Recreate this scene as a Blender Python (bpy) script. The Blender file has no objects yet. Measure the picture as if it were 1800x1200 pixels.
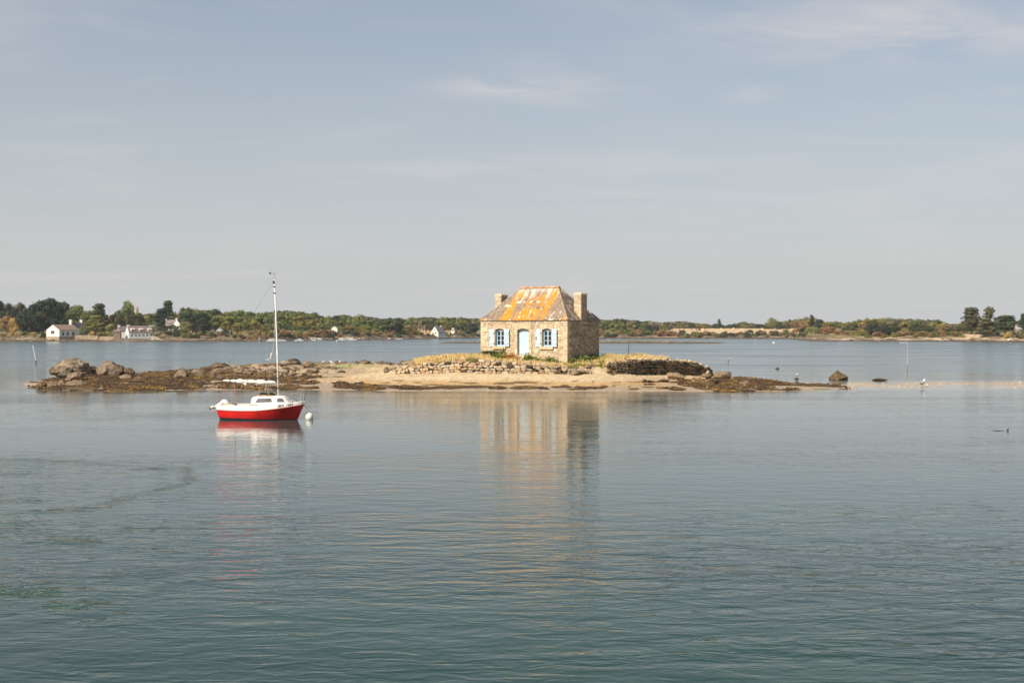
import bpy, math, random
import numpy as np
from mathutils import Vector, Matrix, noise as mnoise

R = math.radians
random.seed(7)
rng = np.random.default_rng(7)
scene = bpy.context.scene
COL = scene.collection

# ------------------------------------------------------------------ camera
FPX, EYE, YH = 2100.0, 4.3, 582.0          # focal length in photo pixels, eye height (m), horizon row
cam_data = bpy.data.cameras.new('camera')
cam_data.lens = 42.0
cam_data.sensor_width = 36.0
cam_data.clip_start = 0.5
cam_data.clip_end = 12000
cam = bpy.data.objects.new('camera', cam_data)
COL.objects.link(cam)
cam.location = (0, 0, EYE)
cam.rotation_euler = (R(90) - math.atan(18 / FPX), 0, 0)
scene.camera = cam

# ------------------------------------------------------------------ light
SUN_AZ, SUN_EL = 42.0, 40.0                # degrees to the left of straight behind the camera; elevation
world = bpy.data.worlds.new('World')
scene.world = world
world.use_nodes = True
wn, wl = world.node_tree.nodes, world.node_tree.links
wn.clear()
w_out = wn.new('ShaderNodeOutputWorld')
w_bg = wn.new('ShaderNodeBackground')
w_bg.inputs['Strength'].default_value = 0.1
sky = wn.new('ShaderNodeTexSky')
sky.sky_type = 'NISHITA'
sky.sun_disc = False
sky.sun_elevation = R(SUN_EL)
sky.sun_rotation = R(180 + SUN_AZ)
sky.altitude = 0
sky.air_density = 1.0
sky.dust_density = 2.5
sky.ozone_density = 1.5
geo = wn.new('ShaderNodeTexCoord')
sep = wn.new('ShaderNodeSeparateXYZ')
wl.new(geo.outputs['Generated'], sep.inputs[0])


def wmath(op, a, b=None, clamp=False):
    n = wn.new('ShaderNodeMath'); n.operation = op; n.use_clamp = clamp
    for i, v in enumerate((a, b)):
        if v is None: continue
        if isinstance(v, (int, float)): n.inputs[i].default_value = v
        else: wl.new(v, n.inputs[i])
    return n.outputs[0]


def wmix(fac, a, b):
    n = wn.new('ShaderNodeMix'); n.data_type = 'RGBA'
    if isinstance(fac, (int, float)): n.inputs[0].default_value = fac
    else: wl.new(fac, n.inputs[0])
    for i, v in ((6, a), (7, b)):
        if isinstance(v, tuple): n.inputs[i].default_value = (*v, 1)
        else: wl.new(v, n.inputs[i])
    return n.outputs[2]


zc = wmath('MAXIMUM', sep.outputs[2], 0.0)
# thin milky veil of high haze, densest at the horizon
veil = wmath('POWER', wmath('SUBTRACT', 1.0, zc, True), 3.6)
veil = wmath('ADD', wmath('MULTIPLY', veil, 0.86), 0.05, True)
base = wmix(veil, sky.outputs[0], (5.95, 6.02, 6.06))
# cirrus: direction projected on a high plane, stretched
cz = wmath('ADD', zc, 0.10)
cx = wmath('DIVIDE', sep.outputs[0], cz)
cy = wmath('DIVIDE', sep.outputs[1], cz)
comb = wn.new('ShaderNodeCombineXYZ')
wl.new(cx, comb.inputs[0]); wl.new(cy, comb.inputs[1])
comb.inputs[2].default_value = 2.3


def cirrus(sx, sy, scale, detail, lo, hi, dist=1.0):
    mp = wn.new('ShaderNodeMapping')
    mp.inputs['Scale'].default_value = (sx, sy, 1)
    mp.inputs['Location'].default_value = (CIR[0], CIR[1], 0)
    wl.new(comb.outputs[0], mp.inputs[0])
    nz = wn.new('ShaderNodeTexNoise')
    nz.inputs['Scale'].default_value = scale
    nz.inputs['Detail'].default_value = detail
    nz.inputs['Roughness'].default_value = 0.55
    nz.inputs['Distortion'].default_value = dist
    wl.new(mp.outputs[0], nz.inputs[0])
    mr = wn.new('ShaderNodeMapRange')
    mr.interpolation_type = 'SMOOTHSTEP'
    mr.inputs[1].default_value = lo
    mr.inputs[2].default_value = hi
    wl.new(nz.outputs[0], mr.inputs[0])
    return mr.outputs[0]


CIR = (0.9, 4.2)
c1 = cirrus(1.0, 1.0, 1.1, 6, 0.50, 0.72, 0.4)
CIR = (3.1, 0.6)
c2 = cirrus(0.9, 2.6, 1.3, 7, 0.46, 0.80, 0.6)
CIR = (5.3, 2.2)
c3 = cirrus(1.3, 2.2, 2.2, 6, 0.30, 0.72, 0.5)


def bank(x0, y0, rx, ry):
    """soft oval in which a bank of cirrus hangs"""
    a = wmath('DIVIDE', wmath('SUBTRACT', cx, x0), rx); b_ = wmath('DIVIDE', wmath('SUBTRACT', cy, y0), ry)
    d = wmath('ADD', wmath('MULTIPLY', a, a), wmath('MULTIPLY', b_, b_))
    return wmath('POWER', 2.718, wmath('MULTIPLY', d, -1.0))


banks = wmath('ADD', bank(0.92, 2.80, 0.42, 0.22), bank(0.02, 3.28, 0.20, 0.10))
banks = wmath('ADD', banks, wmath('ADD', bank(0.66, 3.30, 0.07, 0.09), wmath('MULTIPLY', bank(0.0, 4.2, 0.5, 0.2), 0.5)))
cl = wmath('ADD', wmath('MULTIPLY', c1, 0.26), wmath('MULTIPLY', c2, 0.20), True)
cl = wmath('ADD', cl, wmath('MULTIPLY', wmath('MULTIPLY', banks, c3), 1.0), True)
thin = wmath('SUBTRACT', 1.0, wmath('MULTIPLY', zc, 0.9), True)          # the cirrus thins out overhead
cl = wmath('MULTIPLY', cl, thin)
sky_col = wmix(cl, base, (6.3, 6.05, 6.05))
wl.new(sky_col, w_bg.inputs[0])
wl.new(w_bg.outputs[0], w_out.inputs[0])

sun_data = bpy.data.lights.new('sun', 'SUN')
sun_data.energy = 5.0
sun_data.angle = R(0.53)
sun_data.color = (1.0, 0.91, 0.77)
sun = bpy.data.objects.new('sun', sun_data)
COL.objects.link(sun)
_a, _e = R(SUN_AZ), R(SUN_EL)
SUN_DIR = Vector((-math.sin(_a) * math.cos(_e), -math.cos(_a) * math.cos(_e), math.sin(_e)))
sun.rotation_euler = SUN_DIR.to_track_quat('Z', 'Y').to_euler()
sun.location = (-60, -40, 80)

scene.view_settings.view_transform = 'Standard'
scene.view_settings.look = 'None'
scene.view_settings.exposure = 0.13
scene.view_settings.gamma = 1.0
scene.view_settings.use_curve_mapping = False
scene.render.engine = 'CYCLES'
scene.cycles.max_bounces = 5
scene.cycles.diffuse_bounces = 2
scene.cycles.glossy_bounces = 3
scene.cycles.caustics_reflective = False
scene.cycles.caustics_refractive = False


# ------------------------------------------------------------------ small helpers
def X(px, D): return (px - 900.0) * D / FPX
def Z(py, D): return EYE - (py - YH) * D / FPX


def _hash(ix, iy, iz, seed):
    h = (ix.astype(np.int64) * 374761393 + iy.astype(np.int64) * 668265263 + iz.astype(np.int64) * 2147483647 + seed * 1274126177) & 0xffffffff
    h = ((h ^ (h >> 13)) * 1274126177) & 0xffffffff
    h = (h ^ (h >> 16)) & 0xffff
    return h / 65535.0


def vnoise(x, y, z=0.0, seed=0):
    x, y, z = np.broadcast_arrays(np.asarray(x, float), np.asarray(y, float), np.asarray(z, float))
    ix, iy, iz = np.floor(x), np.floor(y), np.floor(z)
    fx, fy, fz = x - ix, y - iy, z - iz
    fx, fy, fz = [f * f * (3 - 2 * f) for f in (fx, fy, fz)]
    o = 0
    for dx in (0, 1):
        for dy in (0, 1):
            for dz in (0, 1):
                w = (fx if dx else 1 - fx) * (fy if dy else 1 - fy) * (fz if dz else 1 - fz)
                o = o + w * _hash(ix + dx, iy + dy, iz + dz, seed)
    return o


def fbm(x, y, z=0.0, octaves=4, seed=0, gain=0.5):
    a, s, t = 1.0, 0.0, 0.0
    for k in range(octaves):
        s = s + a * vnoise(np.asarray(x) * 2 ** k, np.asarray(y) * 2 ** k, np.asarray(z) * 2 ** k, seed + 17 * k)
        t += a
        a *= gain
    return s / t


def sstep(a, b, x):
    t = np.clip((np.asarray(x, float) - a) / (b - a), 0, 1)
    return t * t * (3 - 2 * t)


def lerp(a, b, t): return a + (b - a) * t


def tag(o, label=None, cat=None, group=None, kind=None):
    if label: o['label'] = label
    if cat: o['category'] = cat
    if group: o['group'] = group
    if kind: o['kind'] = kind
    return o


def empty(name, loc=(0, 0, 0), rz=0.0, label=None, cat=None, group=None):
    o = bpy.data.objects.new(name, None)
    o.location = loc
    o.rotation_euler = (0, 0, rz)
    o.empty_display_size = 0.3
    COL.objects.link(o)
    return tag(o, label, cat, group)


def link(name, me, parent=None, mat=None):
    if mat is not None and len(me.materials) == 0: me.materials.append(mat)
    o = bpy.data.objects.new(name, me)
    COL.objects.link(o)
    if parent is not None: o.parent = parent
    return o


def mesh_arrays(name, V, Fc, col=None, smooth=False):
    """V (n,3), Fc (m,k) all faces with k corners."""
    V = np.asarray(V, np.float32); Fc = np.asarray(Fc, np.int32)
    me = bpy.data.meshes.new(name)
    n, (m, k) = len(V), Fc.shape
    me.vertices.add(n); me.vertices.foreach_set('co', V.ravel())
    me.loops.add(m * k); me.loops.foreach_set('vertex_index', Fc.ravel())
    me.polygons.add(m)
    me.polygons.foreach_set('loop_start', np.arange(0, m * k, k, dtype=np.int32))
    me.polygons.foreach_set('loop_total', np.full(m, k, np.int32))
    if smooth: me.polygons.foreach_set('use_smooth', np.ones(m, bool))
    if col is not None:
        c = np.ones((n, 4), np.float32); c[:, :3] = np.asarray(col, np.float32)
        at = me.color_attributes.new('col', 'FLOAT_COLOR', 'POINT')
        at.data.foreach_set('color', c.ravel())
    me.update(calc_edges=True)
    me.validate()
    return me


class MB:
    """collects simple shapes, then links them as ONE mesh object"""
    def __init__(s): s.v, s.f, s.c = [], [], []

    def add(s, vs, fs, c=(1, 1, 1)):
        b = len(s.v)
        s.v += [tuple(v) for v in vs]
        s.f += [tuple(i + b for i in f) for f in fs]
        s.c += [c] * len(vs)
        return s

    def box(s, x0, x1, y0, y1, z0, z1, c=(1, 1, 1)):
        vs = [(x, y, z) for z in (z0, z1) for y in (y0, y1) for x in (x0, x1)]
        return s.add(vs, [(0, 2, 3, 1), (4, 5, 7, 6), (0, 1, 5, 4), (2, 6, 7, 3), (0, 4, 6, 2), (1, 3, 7, 5)], c)

    def hexa(s, bottom, top, c=(1, 1, 1)):
        return s.add(list(bottom) + list(top), [(3, 2, 1, 0), (4, 5, 6, 7), (0, 1, 5, 4), (1, 2, 6, 5), (2, 3, 7, 6), (3, 0, 4, 7)], c)

    def tube(s, pts, radii, n=8, c=(1, 1, 1), cap=True):
        pts = [Vector(p) for p in pts]
        if not hasattr(radii, '__len__'): radii = [radii] * len(pts)
        b = len(s.v); up = Vector((0, 0, 1))
        prev = None
        for i, p in enumerate(pts):
            t = (pts[min(i + 1, len(pts) - 1)] - pts[max(i - 1, 0)]).normalized()
            if prev is None:
                a = t.cross(up)
                if a.length < 1e-3: a = t.cross(Vector((1, 0, 0)))
                a.normalize()
            else:
                a = (prev - t * prev.dot(t)).normalized()
            prev = a
            bb = t.cross(a)
            for k in range(n):
                an = 2 * math.pi * k / n
                s.v.append(tuple(p + (a * math.cos(an) + bb * math.sin(an)) * radii[i])); s.c.append(c)
        for i in range(len(pts) - 1):
            for k in range(n):
                s.f.append((b + i * n + k, b + i * n + (k + 1) % n, b + (i + 1) * n + (k + 1) % n, b + (i + 1) * n + k))
        if cap:
            s.f.append(tuple(b + k for k in range(n))[::-1])
            s.f.append(tuple(b + (len(pts) - 1) * n + k for k in range(n)))
        return s

    def lathe(s, prof, n=16, c=(1, 1, 1), center=(0, 0, 0)):
        b = len(s.v)
        for r, z in prof:
            for k in range(n):
                a = 2 * math.pi * k / n
                s.v.append((center[0] + r * math.cos(a), center[1] + r * math.sin(a), center[2] + z)); s.c.append(c)
        for i in range(len(prof) - 1):
            for k in range(n):
                s.f.append((b + i * n + k, b + i * n + (k + 1) % n, b + (i + 1) * n + (k + 1) % n, b + (i + 1) * n + k))
        return s

    def mesh(s, name, smooth=False):
        me = bpy.data.meshes.new(name)
        me.from_pydata(s.v, [], s.f)
        at = me.color_attributes.new('col', 'FLOAT_COLOR', 'POINT')
        cc = np.ones((len(s.v), 4), np.float32); cc[:, :3] = np.array(s.c, np.float32).reshape(-1, 3)
        at.data.foreach_set('color', cc.ravel())
        if smooth:
            for p in me.polygons: p.use_smooth = True
        me.update()
        return me

    def build(s, name, mat, parent=None, smooth=False):
        return link(name, s.mesh(name, smooth), parent, mat)


# ------------------------------------------------------------------ materials
def new_mat(name):
    m = bpy.data.materials.new(name); m.use_nodes = True
    nt = m.node_tree
    bs = nt.nodes['Principled BSDF']
    return m, nt, bs


def nodem(nt, op, a, b=None, clamp=False):
    n = nt.nodes.new('ShaderNodeMath'); n.operation = op; n.use_clamp = clamp
    for i, v in enumerate((a, b)):
        if v is None: continue
        if isinstance(v, (int, float)): n.inputs[i].default_value = v
        else: nt.links.new(v, n.inputs[i])
    return n.outputs[0]


def cmix(nt, fac, a, b, mode='MIX'):
    n = nt.nodes.new('ShaderNodeMix'); n.data_type = 'RGBA'; n.blend_type = mode
    if isinstance(fac, (int, float)): n.inputs[0].default_value = fac
    else: nt.links.new(fac, n.inputs[0])
    for i, v in ((6, a), (7, b)):
        if isinstance(v, tuple): n.inputs[i].default_value = (*v[:3], 1)
        else: nt.links.new(v, n.inputs[i])
    return n.outputs[2]


def noise_tex(nt, scale, detail=4, rough=0.6, coord='Object', stretch=None, dist=0.0):
    tc = nt.nodes.new('ShaderNodeTexCoord')
    src = tc.outputs[coord]
    if stretch:
        mp = nt.nodes.new('ShaderNodeMapping'); mp.inputs['Scale'].default_value = stretch
        nt.links.new(src, mp.inputs[0]); src = mp.outputs[0]
    nz = nt.nodes.new('ShaderNodeTexNoise')
    nz.inputs['Scale'].default_value = scale; nz.inputs['Detail'].default_value = detail
    nz.inputs['Roughness'].default_value = rough; nz.inputs['Distortion'].default_value = dist
    nt.links.new(src, nz.inputs[0])
    return nz.outputs[0]


def ramp(nt, x, lo, hi, a=0.0, b=1.0):
    mr = nt.nodes.new('ShaderNodeMapRange'); mr.interpolation_type = 'SMOOTHSTEP'
    for i, v in enumerate((lo, hi, a, b)): mr.inputs[i + 1].default_value = v
    nt.links.new(x, mr.inputs[0])
    return mr.outputs[0]


def surf(name, color=(1, 1, 1), rough=0.8, var=0.25, scale=3.0, bump=0.0, bscale=None, attr=False, objcol=False,
         spots=None, spec=0.4, metallic=0.0, coat=0.0, detail=5):
    """base colour (x mesh colour attribute, x object colour) broken up by noise, with fine relief; spots = (colour, scale, lo, hi)"""
    m, nt, bs = new_mat(name)
    L = nt.links
    c = tuple(color)
    if attr:
        a = nt.nodes.new('ShaderNodeAttribute'); a.attribute_name = 'col'
        c = cmix(nt, 1.0, a.outputs[0], tuple(color), 'MULTIPLY')
    if objcol:
        oi = nt.nodes.new('ShaderNodeObjectInfo')
        c = cmix(nt, 1.0, oi.outputs['Color'], c, 'MULTIPLY')
    if var > 0:
        nz = noise_tex(nt, scale, detail)
        v = ramp(nt, nz, 0.3, 0.7, 1 - var, 1 + var)
        g = nt.nodes.new('ShaderNodeCombineColor')
        for i in range(3): L.new(v, g.inputs[i])
        c = cmix(nt, 1.0, c, g.outputs[0], 'MULTIPLY')
    for sp in (spots or []):
        nz = noise_tex(nt, sp[1], 5, 0.65)
        c = cmix(nt, ramp(nt, nz, sp[2], sp[3]), c, sp[0])
    if isinstance(c, tuple): bs.inputs['Base Color'].default_value = (*c[:3], 1)
    else: L.new(c, bs.inputs['Base Color'])
    bs.inputs['Roughness'].default_value = rough
    bs.inputs['Specular IOR Level'].default_value = spec
    bs.inputs['Metallic'].default_value = metallic
    bs.inputs['Coat Weight'].default_value = coat
    if bump > 0:
        b = nt.nodes.new('ShaderNodeBump'); b.inputs['Strength'].default_value = 1.0
        b.inputs['Distance'].default_value = bump
        L.new(noise_tex(nt, bscale or scale * 3, 6, 0.65), b.inputs['Height'])
        L.new(b.outputs[0], bs.inputs['Normal'])
    return m


M = {}
M['mortar'] = surf('lime_mortar', (0.44, 0.34, 0.22), 0.95, 0.18, 6, 0.02, 20)
M['stone'] = surf('granite_rubble', (1, 1, 1), 0.9, 0.28, 9, 0.015, 30, attr=True, spots=[((0.20, 0.15, 0.10), 14, 0.62, 0.75)])
M['ashlar'] = surf('dressed_granite', (0.60, 0.47, 0.315), 0.9, 0.24, 5, 0.008, 40, objcol=True, spots=[((0.25, 0.19, 0.13), 12, 0.62, 0.8)])
M['wallstone'] = surf('dry_stone', (1, 1, 1), 0.92, 0.35, 4, 0.03, 12, objcol=True,
                      spots=[((0.58, 0.50, 0.38), 5, 0.66, 0.74), ((0.12, 0.09, 0.06), 6, 0.58, 0.72)])
M['rock'] = surf('weathered_granite', (0.27, 0.21, 0.15), 0.92, 0.40, 1.8, 0.14, 4, objcol=True,
                 spots=[((0.10, 0.078, 0.055), 1.7, 0.50, 0.64), ((0.42, 0.37, 0.30), 3.5, 0.60, 0.70), ((0.06, 0.045, 0.03), 6.0, 0.60, 0.70)])
M['island'] = surf('islet_ground', (1, 1, 1), 0.85, 0.22, 3.2, 0.03, 9, attr=True, detail=8)
M['pebble'] = surf('pebbles', (1, 1, 1), 0.9, 0.15, 6, attr=True)
M['weed'] = surf('bladder_wrack', (1, 1, 1), 0.62, 0.35, 4, attr=True, spec=0.3)
M['grass'] = surf('grass_blades', (1, 1, 1), 0.8, 0.2, 1.5, attr=True, spec=0.2)
M['leaf'] = surf('foliage', (1, 1, 1), 0.75, 0.22, 2.0, attr=True, objcol=True, spec=0.25)
M['bark'] = surf('bark', (0.16, 0.115, 0.08), 0.95, 0.3, 4, 0.03, 10)
M['roof_attr'] = surf('lichened_slate', (1, 1, 1), 0.85, 0.22, 18, 0.01, 30, attr=True)
M['slate'] = surf('slate_roofing', (0.15, 0.135, 0.13), 0.7, 0.25, 2, 0.01, 8, objcol=True)
M['ridge'] = surf('terracotta_ridge', (0.52, 0.27, 0.14), 0.85, 0.25, 8, 0.01, 20, objcol=True, spots=[((0.55, 0.42, 0.3), 9, 0.55, 0.75)])
M['render'] = surf('white_render', (0.74, 0.70, 0.63), 0.9, 0.06, 0.7, objcol=True)
M['blue'] = surf('pale_blue_paint', (0.50, 0.65, 0.75), 0.5, 0.05, 3, spec=0.4)
M['blueframe'] = surf('blue_frame_paint', (0.42, 0.60, 0.75), 0.5, 0.05, 3)
M['iron'] = surf('dark_iron', (0.05, 0.05, 0.055), 0.6, 0.2, 9)
M['glass'] = surf('window_glass', (0.018, 0.02, 0.022), 0.06, 0.0, spec=0.6)
M['farstone'] = surf('quay_stone', (0.34, 0.265, 0.185), 0.95, 0.35, 0.9, 0.05, 3, objcol=True)
M['red'] = surf('red_gelcoat', (0.58, 0.013, 0.010), 0.32, 0.20, 1.7, spec=0.45, coat=0.2, spots=[((0.30, 0.012, 0.010), 3.0, 0.60, 0.72), ((0.60, 0.16, 0.12), 9.0, 0.70, 0.76)])
M['whiteboat'] = surf('white_gelcoat', (0.78, 0.74, 0.68), 0.38, 0.08, 3, spec=0.45, spots=[((0.52, 0.46, 0.36), 4.0, 0.62, 0.78)])
M['boatattr'] = surf('boat_paint', (1, 1, 1), 0.35, 0.06, 3, attr=True, spec=0.5, spots=None)
M['grey_glass'] = surf('tinted_acrylic', (0.13, 0.125, 0.13), 0.15, 0.0, spec=0.5)
M['sail'] = surf('sail_cloth', (0.80, 0.76, 0.70), 0.8, 0.08, 6, 0.01, 14)
M['alu'] = surf('painted_spar', (0.80, 0.77, 0.74), 0.4, 0.08, 4, spec=0.5)
M['wood'] = surf('varnished_wood', (0.42, 0.26, 0.13), 0.5, 0.2, 8)
M['rope'] = surf('pale_rope', (0.62, 0.57, 0.48), 0.9, 0.1, 10)
M['redrope'] = surf('faded_red_rope', (0.40, 0.16, 0.125), 0.9, 0.15, 10)
M['black'] = surf('black_rubber', (0.025, 0.025, 0.03), 0.6, 0.2, 8)
M['yellow'] = surf('ochre_cloth', (0.50, 0.33, 0.06), 0.8, 0.1, 8)
M['steel'] = surf('steel_tube', (0.55, 0.55, 0.55), 0.3, 0.0, metallic=0.7)
M['motorgrey'] = surf('motor_leg_paint', (0.52, 0.47, 0.38), 0.6, 0.35, 12)
M['post'] = surf('weathered_post', (1, 1, 1), 0.9, 0.2, 3, objcol=True)
M['plain'] = surf('plain_paint', (1, 1, 1), 0.6, 0.08, 2, attr=True)
M['straw'] = surf('straw', (0.62, 0.47, 0.28), 0.95, 0.15, 2.5, 0.03, 9)
M['land'] = surf('shore_ground', (1, 1, 1), 0.95, 0.30, 0.22, 0.15, 0.8, attr=True, detail=8)

# ------------------------------------------------------------------ the islet's shape (radial profiles: photo column -> (distance, height))
FRONT = {
    -60: [(80, -1.2), (110, -1.2)],
    30: [(84, -0.8), (91, -0.25), (96, -0.1), (104, -0.3), (110, -0.8)],
    62: [(83, -0.7), (89.5, -0.05), (92, 0.10), (97, 0.2), (103, 0.0), (110, -0.8)],
    130: [(82, -0.6), (86.3, 0), (88, 0.22), (95, 0.5), (105, 0.6), (112, 0), (117, -0.6)],
    190: [(82, -0.6), (86.2, 0), (88, 0.25), (95, 0.45), (105, 0.55), (113, 0), (118, -0.6)],
    250: [(82, -0.6), (86.2, 0), (88, 0.18), (93, 0.35), (101, 0.5), (111, 0.42), (118, 0), (124, -0.6)],
    330: [(83, -0.6), (87.4, 0), (89, 0.14), (93, 0.28), (100, 0.55), (111, 0.70), (119, 0.1), (124, -0.5)],
    390: [(83, -0.6), (88, 0), (90.5, 0.12), (95, 0.24), (99, 0.5), (109, 1.05), (116, 0.2), (121, -0.6)],
    480: [(84, -0.6), (88.4, 0), (91, 0.14), (94.5, 0.28), (98, 0.55), (106, 1.1), (112, 1.15), (117, 0.1), (122, -0.6)],
    600: [(83, -0.6), (87.6, 0), (90, 0.12), (94, 0.36), (98, 0.85), (103, 1.25), (110, 1.35), (116, 0.2), (121, -0.6)],
    680: [(82, -0.6), (86.2, 0), (89.5, 0.20), (92.5, 0.72), (95.5, 1.1), (103, 1.35), (109, 1.3), (116, 0.1), (121, -0.6)],
    720: [(82, -0.6), (86, 0), (89.3, 0.25), (91.5, 0.75), (94, 1.03), (104, 1.0), (116, 0), (121, -0.6)],
    800: [(82, -0.6), (86, 0), (88, 0.20), (90, 0.62), (92, 1.12), (104, 1.2), (116, 0), (121, -0.6)],
    900: [(82, -0.6), (86, 0), (88.3, 0.25), (89.5, 0.62), (91.2, 1.07), (116, 1.0), (122, -0.6)],
    1000: [(82, -0.6), (86, 0), (88.3, 0.25), (89.5, 0.62), (91.2, 1.05), (116, 1.0), (122, -0.6)],
    1050: [(82, -0.6), (86, 0), (88, 0.28), (90, 0.72), (93, 1.30), (97, 1.5), (116, 1.0), (121, -0.6)],
    1100: [(82, -0.6), (86, 0), (88, 0.24), (90, 0.55), (93, 1.0), (110, 1.0), (116, 0)],
    1160: [(82, -0.6), (86, 0), (89, 0.22), (93, 0.5), (97.4, 0.75), (108, 0.7), (113, 0), (118, -0.6)],
    1235: [(81, -0.6), (85, 0), (90, 0.25), (96, 0.42), (102.5, 0.48), (108, 0.3), (112, -0.1), (116, -0.6)],
    1300: [(80.5, -0.6), (84.6, 0), (87, 0.18), (92, 0.25), (100, 0.42), (106, 0.0), (111, -0.6)],
    1350: [(80.5, -0.6), (84.8, 0), (88, 0.15), (95, 0.28), (98, 0.32), (103, 0), (108, -0.6)],
    1400: [(82, -0.6), (86.6, 0), (89, 0.10), (92, 0.22), (97, 0.06), (100, -0.05), (108, -0.7)],
    1450: [(83, -0.6), (87.4, 0), (90, 0.12), (93, 0.08), (97, -0.02), (103, -0.3), (110, -0.8)],
    1500: [(84, -0.6), (89.0, -0.01), (91, 0.03), (94, -0.01), (98, 0.0), (101, -0.1), (110, -0.8)],
    1600: [(84, -0.6), (90, -0.04), (94, -0.02), (98, 0.0), (102, -0.05), (110, -0.8)],
    1900: [(84, -0.6), (91, -0.05), (95, -0.02), (100, 0.0), (103, -0.05), (112, -0.8)],
    2300: [(84, -0.8), (112, -0.8)],
}
BACK = {
    660: [(92, 1.2), (100, 1.3), (106, 1.4), (116, 0), (120, -0.6)],
    720: [(93, 1.55), (104, 1.72), (109, 1.5), (116, 0), (121, -0.6)],
    800: [(91, 1.9), (98, 2.2), (104, 2.1), (116, 0), (121, -0.6)],
    870: [(91, 1.72), (95, 1.95), (100, 2.1), (106, 2.1), (118, 0), (122, -0.6)],
    1000: [(91, 1.5), (94, 1.66), (96.3, 1.78), (104, 2.0), (118, 0), (122, -0.6)],
    1050: [(91, 1.45), (94, 1.6), (98, 1.87), (103, 2.0), (118, 0), (122, -0.6)],
    1100: [(92, 1.6), (97, 1.95), (104, 2.0), (116, 0), (121, -0.6)],
    1160: [(96, 1.6), (100, 1.8), (105, 1.6), (113, 0), (118, -0.6)],
    1235: [(101, 1.15), (104, 1.2), (110, 0), (116, -0.6)],
    1280: [(101, 0.5), (108, 0), (113, -0.6)],
}
WALL_PX = [660, 720, 800, 870, 1000, 1040, 1070, 1100, 1130, 1160, 1200, 1235, 1262]
WALL_D = [95.0, 93.8, 92.3, 91.5, 91.3, 91.5, 91.9, 93.0, 95.4, 97.4, 100.1, 102.5, 104.4]


def profile(tab, px, D):
    keys = sorted(tab)
    out = np.zeros(np.broadcast(px, D).shape)
    px, D = np.broadcast_arrays(px, D)
    idx = np.clip(np.searchsorted(keys, px) - 1, 0, len(keys) - 2)
    for i in range(len(keys) - 1):
        m = idx == i
        if not m.any(): continue
        t = np.clip((px[m] - keys[i]) / (keys[i + 1] - keys[i]), 0, 1)
        a = np.array(tab[keys[i]]); b = np.array(tab[keys[i + 1]])
        out[m] = np.interp(D[m], a[:, 0], a[:, 1]) * (1 - t) + np.interp(D[m], b[:, 0], b[:, 1]) * t
    return out


def islet_z(px, D, detail=True):
    px = np.asarray(px, float); D = np.asarray(D, float)
    px, D = np.broadcast_arrays(px, D)
    f = profile(FRONT, px, D)
    b = profile(BACK, px, D)
    w = sstep(672, 720, px) * (1 - sstep(1232, 1262, px))
    s = sstep(0.16, 0.42, D - np.interp(px, WALL_PX, WALL_D))
    z = f + w * s * (b - f)
    if detail:
        x = X(px, D)
        land = sstep(-0.3, 0.15, z)
        z = z + 0.05 * np.exp(-((z - 0.02) / 0.16) ** 2) * (D < 93) * (px > 380) * (px < 1240)
        z = z + (fbm(x / 2.2, D / 2.6, 0, 4, 3) - 0.5) * 0.14 * land
        rocky = sstep(340, 420, px) * (1 - sstep(640, 690, px)) * sstep(97, 99.5, D) * (1 - sstep(112, 116, D))
        led = fbm(x / 1.6, D / 1.0, 0, 3, 11)
        z = z + rocky * (np.floor(led * 7) / 7 - 0.45) * 0.9
        tail = sstep(1400, 1480, px)
        z = z + tail * (fbm(x / 3.5, D / 1.1, 0, 4, 29) - 0.5) * 0.22 * sstep(-0.3, -0.05, z)
    return z


def ground(px, D): return float(islet_z(np.array([px]), np.array([D]))[0])


def at(px, py, lift=0.0):
    """the point of the islet's ground seen at photo position (px, py)"""
    D = 95.0
    for _ in range(12):
        z = ground(px, D)
        D = 0.5 * D + 0.5 * float(np.clip((EYE - z) * FPX / (py - YH), 80, 125))
    return X(px, D), D, ground(px, D) + lift


def ellipse_mask(px, py, patches):
    m = np.zeros(np.shape(px))
    for (cx, cy, rx, ry) in patches:
        m = np.maximum(m, 1 - np.sqrt(((px - cx) / rx) ** 2 + ((py - cy) / ry) ** 2))
    return m


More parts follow.
